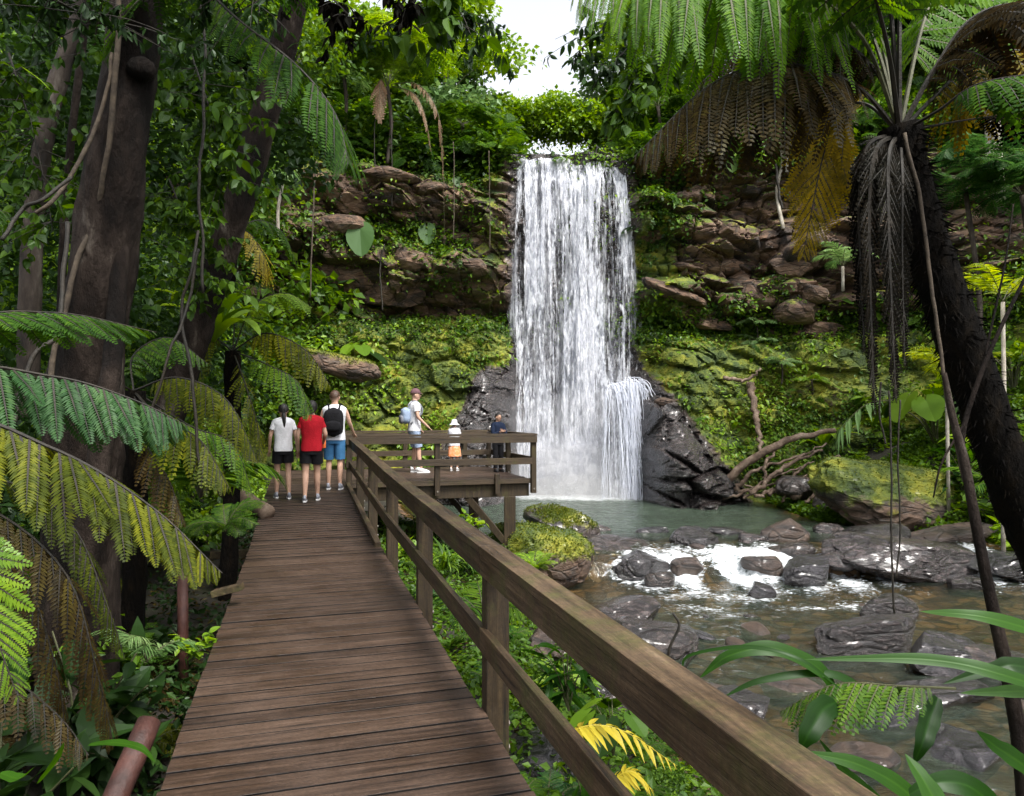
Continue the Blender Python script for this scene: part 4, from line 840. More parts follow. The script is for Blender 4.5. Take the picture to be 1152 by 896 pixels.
def skinmesh(name, verts, edges, radii, mat_, parent, sub=2):
    me = bpy.data.meshes.new(name); me.from_pydata([tuple(map(float, v)) for v in verts], edges, []); o = bpy.data.objects.new(name, me); COL.objects.link(o)
    sk = o.modifiers.new('Skin', 'SKIN'); sk.use_smooth_shade = True; sk.branch_smoothing = .4
    if not me.skin_vertices: 
        bpy.context.view_layer.objects.active = o; 
    for i, r in enumerate(radii):
        sv = me.skin_vertices[0].data[i]; sv.radius = (r, r) if np.isscalar(r) else r; sv.use_root = (i == 0)
    ss = o.modifiers.new('Sub', 'SUBSURF'); ss.levels = ss.render_levels = sub
    dg = bpy.context.evaluated_depsgraph_get(); dg.update(); m2 = bpy.data.meshes.new_from_object(o.evaluated_get(dg)); bpy.data.objects.remove(o)
    m2.name = name; m2.materials.clear(); m2.materials.append(mat_); n = bpy.data.objects.new(name, m2); COL.objects.link(n); n.parent = parent
    m2.polygons.foreach_set('use_smooth', np.ones(len(m2.polygons), bool)); n['_o'] = [0, 0, 0]; return n
def rings(mb, cs, rx, ry, seg=20, wob=.0, cap0=False, cap1=True, seed=0, sq=1.0):
    """lofted garment: stacked ellipses; cs centres, cap1 closes the last ring"""
    n = len(cs); a = np.arange(seg)/seg*2*math.pi; v = []
    for i in range(n):
        w = 1+wob*np.sin(a*5+seed+i*.7)*(1-i/n)
        ca, sa = np.sign(np.cos(a))*np.abs(np.cos(a))**sq, np.sign(np.sin(a))*np.abs(np.sin(a))**sq
        v += [(cs[i][0]+rx[i]*w[k]*ca[k], cs[i][1]+ry[i]*w[k]*sa[k], cs[i][2]) for k in range(seg)]
    q = []
    for i in range(n-1):
        for k in range(seg): q.append((i*seg+k, i*seg+(k+1) % seg, (i+1)*seg+(k+1) % seg, (i+1)*seg+k))
    t = []
    if cap1: v.append(tuple(cs[-1])); c = len(v)-1; t += [((n-1)*seg+k, (n-1)*seg+(k+1) % seg, c) for k in range(seg)]
    if cap0: v.append(tuple(cs[0])); c = len(v)-1; t += [((k+1) % seg, k, c) for k in range(seg)]
    mb.add(v, q, t or None); return mb
def person(label, loc, face, H, skin, arms, feet, hair, hairmat, top, bottom, lean=0., headturn=0., fem=False, fat=1., group=None, shoe=(SHOE, SOLE), sleeve='short', btype='shorts', headpitch=0.):
    """local frame: +y is where the person faces; arms = elbow/wrist positions for (-x, +x); feet = ankles"""
    k = H/1.70; t = thing('person', label, 'person', tuple(loc), group); t.rotation_euler = (0, 0, face-math.pi/2); t.scale = (k, k, k); t['_o'] = [0, 0, 0]
    sh = .155 if fem else .18; hipw = .09
    V = []; E = []; Rr = []
    def a(p, r, par=None):
        V.append(p); Rr.append(r); i = len(V)-1
        if par is not None: E.append((par, i))
        return i
    ln = A3(0, lean, 0)
    pel = a(A3(0, 0, .93), (.135*fat, .10*fat)); sp = a(A3(0, .0, 1.08)+ln*.3, (.115*fat, .09*fat), pel); ch = a(A3(0, .0, 1.27)+ln*.7, (.13*fat, .10*fat), sp); nb = a(A3(0, -.01, 1.42)+ln, (.075, .065), ch)
    nk = a(A3(0, .0, 1.50)+ln*1.1, .047, nb); hd = a(A3(0, .015, 1.575)+ln*1.3, (.068, .078), nk); ht = a(A3(0, .012, 1.645)+ln*1.4, (.066, .076), hd)
    for sx, (el, wr) in zip((-1, 1), arms):
        s0 = a(A3(sx*sh, -.005, 1.385)+ln, .05*fat, nb); e0 = a(A3(*el), .037*fat, s0); w0 = a(A3(*wr), .025, e0)
        d = nrm(A3(*wr)-A3(*el)); pm = a(A3(*wr)+d*.06, (.032, .018), w0); side = nrm(np.cross(d, A3(0, 1, .2)))
        for j, (o, l) in enumerate(((-.024, .065), (-.008, .08), (.008, .075), (.024, .06))):
            f1 = a(A3(*wr)+d*.095+side*o, .0085, pm); a(A3(*wr)+d*(.095+l*.9)+side*o*1.1+A3(0, .012, 0), .0065, f1)
        tb = a(A3(*wr)+d*.05-side*sx*.034+A3(0, .015, 0), .009, pm); a(A3(*wr)+d*.085-side*sx*.045+A3(0, .025, 0), .007, tb)
    for sx, (kn, an) in zip((-1, 1), feet):
        h0 = a(A3(sx*hipw, 0, .86), .088*fat, pel); th = a((A3(sx*hipw, 0, .86)+A3(*kn))/2, .073*fat, h0); k0 = a(A3(*kn), .052*fat, th); cf = a(A3(*kn)*.65+A3(*an)*.35+A3(0, -.018, 0), .054*fat, k0); a0 = a(A3(*an), .033, cf)
        hl = a(A3(an[0], an[1]-.01, an[2]-.045), .032, a0); a(A3(an[0]+sx*.015, an[1]+.13, max(an[2]-.06, .02)), (.035, .02), hl)
    skinmesh('body', V, E, Rr, skin, t)
    # shoes
    for sx, (kn, an) in zip((-1, 1), feet):
        mb = MB(); z0 = an[2]-.088; n = 9; yy = np.linspace(-.085, .175, n)
        sec = []
        for y in yy:
            u = (y+.085)/.26; w = .040*(1-.35*abs(u-.62)/.62)*(1 if .04 < u < .97 else .72); h = .085*(1-u)**.8+.035; sec.append((w, h))
        v = []
        for y, (w, h) in zip(yy, sec): v += [(an[0]+sx*.012*(y+.08)*4-w, an[1]+y, z0+.022), (an[0]+sx*.012*(y+.08)*4-w*.8, an[1]+y, z0+h), (an[0]+sx*.012*(y+.08)*4+w*.8, an[1]+y, z0+h), (an[0]+sx*.012*(y+.08)*4+w, an[1]+y, z0+.022)]
        q = [(i*4+j, i*4+(j+1) % 4, (i+1)*4+(j+1) % 4, (i+1)*4+j) for i in range(n-1) for j in range(4)]+[(3, 2, 1, 0), ((n-1)*4, (n-1)*4+1, (n-1)*4+2, (n-1)*4+3)]
        mb.add(v, q); o = mb.build('shoe', shoe[0], t, True)
        mb = MB(); v = []
        for y, (w, h) in zip(yy, sec):
            for (x, z) in ((-w*1.08, 0), (w*1.08, 0), (w*1.08, .026), (-w*1.08, .026)): v.append((an[0]+sx*.012*(y+.08)*4+x, an[1]+y*1.03, z0+z))
        mb.add(v, q); s_ = mb.build('sole', shoe[1], o, False); 
    # head: face, ears and hair under one turn of the neck
    hc = A3(0, .02, 1.605)+ln*1.35; Rz = np.array((Matrix.Rotation(headturn, 3, 'Z') @ Matrix.Rotation(headpitch, 3, 'X')))
    hp = lambda x, y, z: hc+Rz@A3(x, y, z)
    def ell(mb, c, r, n=10, rot=None):
        th = np.linspace(0, math.pi, n); ph = np.arange(n*2)/(n*2)*2*math.pi; TH, PH = np.meshgrid(th, ph, indexing='ij')
        p = XYZ(r[0]*np.sin(TH)*np.cos(PH), r[1]*np.sin(TH)*np.sin(PH), r[2]*np.cos(TH)).reshape(-1, 3)@Rz.T; m_ = n*2
        q = [(i*m_+j, i*m_+(j+1) % m_, (i+1)*m_+(j+1) % m_, (i+1)*m_+j) for i in range(n-1) for j in range(m_)]; mb.add(p+c, q)
    mb = MB(); ell(mb, hp(0, .012, -.01), (.073, .088, .108)); ell(mb, hp(0, .045, -.075), (.045, .045, .04)); ell(mb, hp(0, .105, -.02), (.012, .018, .024))
    for sx in (-1, 1): ell(mb, hp(sx*.077, .0, -.015), (.012, .022, .032))
    mb.build('face', skin, t, True)
    for sx in (-1, 1):
        mb = MB(); ell(mb, hp(sx*.03, .092, .008), (.013, .008, .007)); mb.build('eye', EYE_, t, True)
    mb = MB(); ell(mb, hp(0, .094, -.058), (.022, .01, .007)); mb.build('mouth', LIP, t, True)
    mb = MB(); th = np.linspace(0, 1, 12); ph = np.arange(28)/28*2*math.pi; v = []
    for i, u in enumerate(th):
        for p_ in ph:
            back = .5-.5*math.sin(p_)      # 1 at the back of the head
            low = {'short': .66+.85*back, 'bob': .82+1.35*back, 'long': .75+1.0*back, 'cap': .9+.55*back}[hair]
            a_ = u*low*1.15; rr = 1.0+.03*math.sin(p_*7+u*9)
            z = .123*math.cos(min(a_, 1.75)) - (max(a_-1.75, 0)*.12); rad = math.sin(min(a_, 1.62))
            v.append(hc+Rz@A3(.094*rad*rr*math.cos(p_), -.004+.102*rad*rr*math.sin(p_), z))
    q = [(i*28+j, i*28+(j+1) % 28, (i+1)*28+(j+1) % 28, (i+1)*28+j) for i in range(11) for j in range(28)]
    mb.add(v, q); ho = mb.build('hair', hairmat, t, True)
    if hair == 'long': mb = MB(); tube(mb, bez([hp(0, -.095, -.06), hp(.005, -.135, -.17), hp(.01, -.13, -.32), hp(.02, -.12, -.46)], 12), [.03, .036, .036, .034, .032, .03, .027, .024, .02, .016, .011, .004], 9, rough=.2, rf=12); mb.build('ponytail', hairmat, ho, True)
    # shirt
    if top:
        mb = MB(); zs = [.86, .92, 1.02, 1.14, 1.26, 1.35, 1.41, 1.45, 1.475]; w = np.array([.185, .182, .168, .168, .188, .205, .205, .15, .06])*fat*(.93 if fem else 1.0); dpt = np.array([.135, .132, .122, .12, .13, .13, .115, .09, .065])*fat
        rings(mb, [A3(0, -.003, z)+ln*np.clip((z-.93)/.5, 0, 1) for z in zs], w, dpt, 26, .035, cap1=False, sq=.9)
        if sleeve != 'none':
            for sx, (el, wr) in zip((-1, 1), arms):
                s0 = A3(sx*(sh-.03), -.005, 1.385)+ln; e0 = A3(*el); e1 = A3(*wr)
                pth = bez([s0, s0*.45+e0*.55], 5) if sleeve == 'short' else bez([s0, e0, e0*.1+e1*.9], 10)
                tube(mb, pth, np.linspace(.075, .066 if sleeve == 'short' else .045, len(pth)), 14, cap=False)
        mb.build('shirt', top, t, True)
    mb = MB()
    if btype in ('shorts', 'trousers', 'knee'):
        zs = [.80, .86, .95, 1.0]; rings(mb, [A3(0, 0, z) for z in zs], np.array([.175, .178, .165, .155])*fat, np.array([.122, .128, .12, .11])*fat, 24, cap1=True)
        for sx, (kn, an) in zip((-1, 1), feet):
            h0 = A3(sx*.085, 0, .86); K = A3(*kn); An = A3(*an)
            if btype == 'shorts': pth = bez([h0, h0*.42+K*.58], 6); rad = np.linspace(.1, .098, 6)
            elif btype == 'knee': pth = bez([h0, h0*.1+K*.9], 8); rad = np.linspace(.1, .088, 8)
            else: pth = bez([h0, K, An+A3(0, 0, .03)], 14); rad = np.linspace(.1, .058, 14)
            tube(mb, pth, rad*fat, 16, cap=False)
        mb.build('shorts' if btype != 'trousers' else 'trousers', bottom, t, True)
    elif btype == 'skirt':
        rings(mb, [A3(0, 0, z) for z in (.5, .6, .75, .9, 1.02)], np.array([.23, .22, .2, .17, .14]), np.array([.19, .18, .16, .13, .11]), 28, .06, cap1=True); mb.build('skirt', bottom, t, True)
    return t
HANG = (((-.215, -.01, 1.11), (-.225, .05, .87)), ((.215, -.01, 1.11), (.225, .05, .87)))
def feetp(a, b): return (((-.095, .02+a*.35, .49), (-.1, a, .09)), ((.095, .02+b*.35, .49), (.1, b, .09)))
FWD = math.atan2(BD[1], BD[0])
def deckpt(px, py, plat=False):
    z = .0
    for _ in range(6):
        p = PZ(px, py, z); s = float(np.dot(p-BO, BD)); z = .2 if plat else float(dz(s))
    return p
w1 = person('young woman in a white t-shirt with a long ponytail, walking along the boardwalk', deckpt(318, 561), FWD+.1, 1.50, SK1, (((-.225, -.02, 1.12), (-.23, .08, .9)), ((.225, -.03, 1.12), (.25, -.02, .88))), feetp(.1, -.08), 'long', HAIRK, C_WHITE, C_BLACK, fem=True, headturn=.0)
w2 = person('person in a red t-shirt and black shorts with short black hair on the boardwalk', deckpt(350, 564), FWD-.05, 1.56, SK1, (((-.23, -.02, 1.12), (-.22, .09, .9)), ((.235, -.01, 1.13), (.2, .17, 1.02))), feetp(-.1, .14), 'bob', HAIRK, C_RED, C_BLACK, fem=True, fat=1.08, headturn=-.15, btype='shorts')
p3 = deckpt(376, 551)
w3 = person('tall man in a white sleeveless shirt and blue shorts touching the railing', p3, FWD-.15, 1.72, SK1, (((-.24, .02, 1.14), (-.2, .2, 1.02)), ((.25, .06, 1.15), (.30, .24, .99))), feetp(.03, -.04), 'short', HAIRB, C_WHITE, C_BLUE, sleeve='none', btype='knee', headturn=-.1)
p4 = deckpt(466, 532, True)
w4 = person('man in a mauve cap and white shirt standing on the lookout platform', p4, R(20), 1.86, SK1, (((-.25, -.02, 1.14), (-.22, .13, .94)), ((.24, .02, 1.14), (.2, .2, .98))), (((-.09, .03, .49), (-.1, .03, .09)), ((.09, .07, .49), (.11, .12, .09))), 'cap', HAIRB, C_WHITE, C_PBLUE, btype='knee', headturn=-.1, shoe=(SOLE, SOLE))
p5 = deckpt(511, 530, True); p6 = deckpt(560, 531, True)
w5 = person('child in a white top and orange printed skirt on the lookout platform', p5, R(85), 1.16, SK1, (((-.2, .1, 1.16), (-.12, .22, 1.3)), ((.2, .1, 1.16), (.12, .22, 1.3))), feetp(0, .02), 'bob', HAIRK, C_WHITE, C_ORANGE, btype='skirt', fem=True, fat=1.1, headpitch=-.3, shoe=(SOLE, SOLE))
w6 = person('boy in a navy jacket leaning by the right end of the lookout platform', p6, R(-60), 1.32, SK2, (((-.2, .1, 1.13), (-.05, .2, 1.2)), ((.2, .1, 1.13), (.04, .22, 1.18))), feetp(0, .05), 'short', HAIRK, C_NAVY, C_BLACK, sleeve='long', btype='trousers', headturn=.35, headpitch=-.1, shoe=(SHOEK, SHOEK))
# the man's cap
def on(t, f):
    M = Matrix.Translation(t.location) @ t.rotation_euler.to_matrix().to_4x4() @ Matrix.Scale(t.scale[0], 4); return [np.array(M @ Vector(p)) for p in f]
def placed(name, label, cat, who, build):
    t = thing(name, label, cat, tuple(who.location)); t.rotation_euler = who.rotation_euler; t.scale = who.scale; t['_o'] = [0, 0, 0]; build(t); return t
def bpack(m1, m2, w=.155, h=.22):
    def f(t):
        mb = MB(); zs = np.linspace(-1, 1, 11); c = [A3(0, -.185, 1.17+h*z) for z in zs]; pr = (1-np.abs(zs)**4)**.5*.9+.12
        rings(mb, c, w*pr, .085*pr+.01, 22, 0, True, True, sq=.7); mb.build('bag', m1, t, True)
        mb = MB(); zs = np.linspace(-1, 1, 7); rings(mb, [A3(0, -.265, 1.10+.1*z) for z in zs], .11*(1-np.abs(zs)**4)**.5+.02, .04*(1-np.abs(zs)**4)**.5+.01, 16, 0, True, True, sq=.6); mb.build('pocket', m2, t, True)
        for sx in (-1, 1):
            mb = MB(); tube(mb, bez([(sx*.08, -.12, 1.38), (sx*.10, -.02, 1.475), (sx*.125, .1, 1.38), (sx*.14, .12, 1.22), (sx*.13, -.1, 1.0)], 18), .02, 8); mb.build('strap', m2, t, True)
    return f
placed('backpack', 'black backpack on the back of the man in the white sleeveless shirt', 'backpack', w3, bpack(C_BLACK, C_BLACK, .165, .25))
placed('backpack', 'pale grey blue backpack slung on the man in the mauve cap', 'backpack', w4, bpack(C_PBLUE, C_GREY, .15, .17))
def capf(t):
    mb = MB(); hc = A3(0, .02, 1.635); v = []
    for i, u in enumerate(np.linspace(0, 1, 8)):
        for k in range(24):
            a = k/24*2*math.pi; v.append(hc+A3(.094*math.sin(u*1.5)*math.cos(a), .108*math.sin(u*1.5)*math.sin(a), .105*math.cos(u*1.5)))
    mb.add(v, [(i*24+j, i*24+(j+1) % 24, (i+1)*24+(j+1) % 24, (i+1)*24+j) for i in range(7) for j in range(24)]); mb.build('crown', C_MAUVE, t, True)
    mb = MB(); v = []
    for r in (.85, 1.75):
        for k in range(13): a = (k/12-.5)*2.2+math.pi/2; v.append(hc+A3(.09*math.cos(a)*(1+.05*(r > 1)), .1*math.sin(a)*r, .008-.02*(r-.85)))
    mb.add(v, [(k, k+1, 14+k, 13+k) for k in range(12)]); mb.build('peak', C_MAUVE, t, True)
placed('cap', 'mauve baseball cap on the man standing on the platform', 'cap', w4, capf)
def hatf(t):
    mb = MB(); hc = A3(0, .0, 1.63)
    rings(mb, [hc+A3(0, 0, z) for z in (-.06, -.03, -.02, .04, .1, .13)], [.17, .15, .105, .1, .08, .04], [.17, .15, .115, .11, .09, .05], 24, .04); mb.build('brim_and_crown', C_WHITE, t, True)
placed('sun_hat', 'soft white sun hat on the child in the orange skirt', 'hat', w5, hatf)
def botf(t):
    c = A3(.2, .28, 1.0); mb = MB(); rings(mb, [c+A3(0, 0, z) for z in (-.11, -.1, .04, .07, .1)], [.03, .034, .034, .018, .016], [.03, .034, .034, .018, .016], 14, 0, True); mb.build('flask', BOTTLE, t, True); mb = MB(); rings(mb, [c+A3(0, 0, z) for z in (.101, .13)], [.02, .02], [.02, .02], 12, 0, True); mb.build('lid', SOLE, t, True)
placed('drink_bottle', 'small orange drink bottle held by the person in red', 'bottle', w2, botf)
# ================================================================== VEGETATION: helpers
def PP(*q): return np.array([P(*k) for k in q])
def cap(fn):
    m = MB(); fn(m); v = np.concatenate(m.v); q = np.concatenate(m.q) if m.q else []; t = np.concatenate(m.t) if m.t else []; return v, q, t
TF1 = cap(lambda m: frond(m, arch(1., 35, -40, 8), .26, 11, 1, droop=.2, rr=.008, wid=.34))     # small simple fern frond
TF2 = cap(lambda m: frond(m, arch(1., 20, -50, 8), .34, 9, 2, 5, droop=.25, rr=.008, wid=.3))
def blade(mb, pts, w, m=0, n=20, fold=.18, tint=.5, pf=(.45, .8), up=(0, 0, 1)):
    p = bez(pts, n); t = np.linspace(0, 1, n); T = nrm(np.gradient(p, axis=0)); S = nrm(np.cross(T, A3(*up))); N = np.cross(S, T)
    h = (np.maximum(t, .02)**pf[0]*(1-t)**pf[1]); h = h/h.max()*w/2; h[0] = max(h[0], w*.08)
    wv = (1+.06*np.sin(t*23+RS.rand()*6))[:, None]
    K = 13 if w > .045 and n > 20 else 3; u = np.linspace(-1, 1, K)
    v = p[:, None]+S[:, None]*(h[:, None]*wv*u)[..., None]+N[:, None]*(h[:, None]*fold*(np.abs(u)-.35*(u**2)*(K > 3)))[..., None]; v = v.reshape(-1, 3)
    tn = tint+0*u if K == 3 else tint+np.where(np.abs(u) < .05, .35, .09*(np.arange(K) % 2)-.05); tn = (tn[None]+.18*fbm(XYZ(t*6, t*0+p[0, 0], 0*t), 3, 5)[:, None]*(K > 3)+0*t[:, None]).ravel()
    mb.add(v, grid_faces(n, K), None, m, tn); return mb
def gz(x, y): return float(ground(x, y))
def gp(px, py):
    d = ray(px, py); t = np.linspace(1.5, 40, 900); q = EYE+d*t[:, None]; h = ground(q[:, 0], q[:, 1]); i = np.argmax(q[:, 2] < h); i = i if i else 899; return A3(q[i, 0], q[i, 1], h[i])
def one(o, label, cat, group=None): return tag(o, label, cat, group)

# ------------------------------------------------------------------ prototypes (each built at the origin, then moved/copied)
def mk_fern(name, L, n, m, det=2, pl=.3, hang=0, sd=0, a0=62, a1=-35, npin=17, npl=7, wid=.2, rr=.008):
    mb = MB()
    for i in range(n):
        az = 2*math.pi*i/n+RS.randn()*.25; l = L*(.75+.4*RS.rand()); frond(mb, arch(l, a0+RS.randn()*8, a1+RS.randn()*14, 12, az=az), pl*l, npin, det, npl, hang=hang, droop=.25, rr=rr, tint=.35+.3*RS.rand(), wid=wid, ms=1)
    return mb.build(name, [m, G['stem']])
def mk_broad(name, h, n, m, T=LM, leaf=.22, stems=7, spread=.45):
    mb = MB()
    for i in range(stems):
        az = RS.rand()*6.28; r = spread*(.3+.8*RS.rand()); top = A3(r*math.cos(az), r*math.sin(az), h*(.55+.5*RS.rand())); p = bez([(0, 0, 0), (top*A3(.35, .35, .6)), top], 8); tube(mb, p, np.linspace(.009, .004, 8)*h*1.6, 5, 1)
        k = n//stems; u = .25+.75*RS.rand(k); pos = np.stack([np.interp(u, np.linspace(0, 1, 8), p[:, j]) for j in range(3)], -1); X = rdir(k, 5, 28); stamp(mb, T, pos, X, zup(k, .35), leaf*(.6+.7*RS.rand(k)), 0, .25+.6*RS.rand(k))
    return mb.build(name, [m, G['stem']])
def mk_bush(name, rad, n, m, size=.09, T=LSW):
    mb = MB(); rad = np.array(rad)
    for i in range(5): az = RS.rand()*6.28; tube(mb, bez([(0, 0, -.05), (math.cos(az)*rad[0]*.3, math.sin(az)*rad[1]*.3, rad[2]*.6), (math.cos(az)*rad[0]*.6, math.sin(az)*rad[1]*.6, rad[2]*1.2)], 7), np.linspace(.012, .004, 7), 5, 1)
    cloud(mb, (0, 0, rad[2]*.85), rad, n, size, T); return mb.build(name, [m, G['stem']])
def mk_taro(name, h, n, m, leaf=.5):
    mb = MB()
    for i in range(n):
        az = 2*math.pi*i/n+RS.randn()*.4; r = h*(.25+.45*RS.rand()); p = bez([(0, 0, 0), (r*.3*math.cos(az), r*.3*math.sin(az), h*.55), (r*math.cos(az), r*math.sin(az), h*(.75+.35*RS.rand()))], 9); tube(mb, p, np.linspace(.018, .009, 9)*h, 6, 1)
        X = A3(math.cos(az), math.sin(az), -.55); stamp(mb, LH, [p[-1]], [X], [A3(math.cos(az)*.5, math.sin(az)*.5, 1)], leaf*(.7+.5*RS.rand()), 0, RS.rand())
    return mb.build(name, [m, G['stem']])
def mk_nest(name, L, n, m, w=.13):
    mb = MB()
    for i in range(n):
        az = 2*math.pi*i/n+RS.randn()*.2; blade(mb, arch(L*(.7+.4*RS.rand()), 62+RS.randn()*12, -25+RS.randn()*20, 10, az=az), w, 0, 14, .25, RS.rand(), (.5, .5))
    return mb.build(name, [m, G['stem']])
def mk_palm(name, L, n, m, stem=.0, pl=.42):
    mb = MB()
    if stem: tube(mb, [(0, 0, 0), (.02, 0, stem*.5), (0, 0, stem)], [.03, .026, .022], 8, 1)
    for i in range(n):
        az = 2*math.pi*i/n+RS.randn()*.25; frond(mb, arch(L*(.8+.3*RS.rand()), 58+RS.randn()*10, -30+RS.randn()*12, 12, az=az, base=(0, 0, stem)), pl*L, 18, 1, hang=.12, droop=.3, wid=.09, rr=.012, ms=1, tint=RS.rand(), fwd=32, prof=(.3, .5))
    return mb.build(name, [m, G['stem']])
def mk_grass(name, L, n, m, w=.02):
    mb = MB()
    for i in range(n):
        az = RS.rand()*6.28; blade(mb, arch(L*(.5+.6*RS.rand()), 80-RS.rand()*35, -20-RS.rand()*50, 8, az=az, base=(RS.randn()*.04, RS.randn()*.04, 0)), w, 0, 8, .1, RS.rand())
    return mb.build(name, [m, G['stem']])
PRO = {}
def proto(key, o): PRO[key] = o; o['_used'] = 0
proto('fern', mk_fern('fern_plant', .62, 10, G['fern'])); proto('fern2', mk_fern('fern_plant', .62, 9, G['blue'], npin=15)); proto('fernlime', mk_fern('fern_plant', .62, 10, G['lime']))
proto('fernol', mk_fern('fern_plant', .65, 10, G['olive'], a1=-60)); proto('fernbr', mk_fern('dead_fern_plant', .7, 9, G['brown'], a0=40, a1=-85))
proto('broad', mk_broad('broadleaf_plant', .55, 70, G['bush'])); proto('broad2', mk_broad('broadleaf_plant', .6, 60, G['lime'], LW, .2)); proto('broaddeep', mk_broad('broadleaf_plant', .7, 90, G['deep'], LM, .24)); proto('pale', mk_broad('pale_plant', .5, 60, G['pale'], LW, .16))
proto('bush', mk_bush('shrub', (.5, .5, .42), 620, G['bush'])); proto('bush2', mk_bush('shrub', (.5, .5, .42), 620, G['deep'])); proto('bushlime', mk_bush('shrub', (.5, .5, .38), 560, G['lime'], .08))
proto('taro', mk_taro('elephant_ear_plant', .7, 7, G['bush'], .38)); proto('nest', mk_nest('birds_nest_fern', .95, 15, G['lime'])); proto('palm', mk_palm('young_palm', .9, 9, G['fern'])); proto('palmp', mk_palm('young_palm', .9, 8, G['pale'])); proto('grass', mk_grass('grass_tuft', .5, 40, G['bush'])); proto('ginger', mk_broad('ginger_plant', .7, 60, G['strap'], LN, .36, 8, .3))
def put(key, p, s, label, cat='plant', group=None, rz_=None, tilt=None):
    o = PRO[key]; r = RS.rand()*6.28 if rz_ is None else rz_; tl = tilt or (RS.randn()*.12, RS.randn()*.12)
    if o['_used']: o = dup(o)
    else: o['_used'] = 1
    PRO[key]['_used'] = 1; o.location = tuple(p); o.rotation_euler = (tl[0], tl[1], r); o.scale = (s, s, s*(.9+.2*RS.rand())); return tag(o, label, cat, group)

# ------------------------------------------------------------------ the near bank, between boardwalk and stream
kinds = ['fern', 'fern2', 'broad', 'fern', 'pale', 'bush', 'fernlime', 'broad2', 'ginger', 'taro', 'grass', 'palm']
names = {'fern': 'green fern', 'fern2': 'bluish green fern', 'fernlime': 'bright green fern', 'fernol': 'olive fern', 'broad': 'leafy green plant', 'broad2': 'lime green round-leaved plant', 'pale': 'pale green small-leaved plant', 'bush': 'small dense green bush', 'bush2': 'dark small-leaved bush', 'bushlime': 'lime green bush', 'ginger': 'plant with narrow strap leaves', 'taro': 'plant with heart-shaped leaves', 'grass': 'grassy tuft', 'palm': 'small feather-leaved palm', 'palmp': 'small pale palm', 'broaddeep': 'dark broad-leaved plant', 'fernbr': 'withered brown fern', 'nest': 'strap-leaved bird-nest fern'}
for i in range(120):
    Y = 3.2+13.5*(i/120)+RS.randn()*.3; f = RS.rand()**.8; a = xR(Y)+.45; b = float(xs(Y))-.1
    if b-a < .3: continue
    x = a+(b-a)*f; k = kinds[RS.randint(len(kinds))]
    if k in ('taro', 'palm') and RS.rand() < .5: k = 'pale'
    s = (.5+.35*RS.rand())*(1.0 if f < .6 else .65); s *= .8 if x-xR(Y) < .7 else 1
    put(k, (x, Y, gz(x, Y)-.03), s, names[k]+' on the bank between the railing and the stream', group=names[k]+'s on the bank by the railing')
mb = MB(); n = 26000; Y = 2.5+15*RS.rand(n); a = xR(Y)+.1; b = xs(Y)+.15; x = a+(b-a)*RS.rand(n); q = XYZ(x, Y, 0*x); keep = fbm(q*1.4, 3, 5) > -.22; x, Y = x[keep], Y[keep]; n = len(x)
stamp(mb, LSW, XYZ(x, Y, ground(x, Y)+.02+.16*RS.rand(n)**2), rdir(n, 10, 25), zup(n, .4), .05+.06*RS.rand(n), 0, .3+.3*fbm(XYZ(x, Y, 0*x)*.8, 3, 7)+.3*RS.rand(n))
tag(mb.build('ground_cover', G['bush']), 'low green leaves carpeting the bank right of the boardwalk', 'ground cover', kind='stuff')

# ------------------------------------------------------------------ left bank
kl = ['fern', 'bush2', 'fernol', 'broaddeep', 'fern', 'bush', 'fernbr', 'broad', 'fern2', 'palm', 'broaddeep', 'taro']
for i in range(150):
    Y = 2.6+17*(i/150)**1.1+RS.randn()*.3; dist = .35+5.5*RS.rand()**1.3; x = xL(Y)-dist; k = kl[RS.randint(len(kl) if Y > 5.5 else 8)] if Y < 10 or RS.rand() < .4 else ['fernlime', 'bush', 'broad', 'bushlime', 'fern', 'broad2'][RS.randint(6)]
    if dist < 1.1 and 7.5 < Y < 15: continue
    s = (.55+.5*RS.rand())*(.7 if dist < .8 else 1.15)*(1+.02*Y); put(k, (x, Y, gz(x, Y)-.04), s, names[k]+' in the undergrowth left of the boardwalk', group=names[k]+'s left of the boardwalk')
mb = MB(); n = 30000; Y = 1.5+22*RS.rand(n)**.9; x = xL(Y)+.05-8*RS.rand(n)**1.3; q = XYZ(x, Y, 0*x); keep = fbm(q*1.1, 3, 15) > -.1; x, Y = x[keep], Y[keep]; n = len(x)
stamp(mb, LSW, XYZ(x, Y, ground(x, Y)+.02+.25*RS.rand(n)**2), rdir(n, 5, 30), zup(n, .5), .04+.07*RS.rand(n), 0, .1+.3*fbm(XYZ(x, Y, 0*x)*.8, 3, 17)+.3*RS.rand(n))
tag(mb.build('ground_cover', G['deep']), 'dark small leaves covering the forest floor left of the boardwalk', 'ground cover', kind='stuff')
mb = MB(); n = 9000; Y = 1.5+16*RS.rand(n); x = np.where(RS.rand(n) < .65, xL(Y)-.0-6*RS.rand(n)**1.3, xR(Y)+2.5*RS.rand(n)); stamp(mb, LS, XYZ(x, Y, ground(x, Y)+.015+.03*RS.rand(n)), rdir(n, 0, 12), zup(n, .35), .05+.08*RS.rand(n), 0, RS.rand(n))
tag(mb.build('leaf_litter', G['brown']), 'fallen dead leaves scattered over the dark soil', 'leaf litter', kind='stuff')

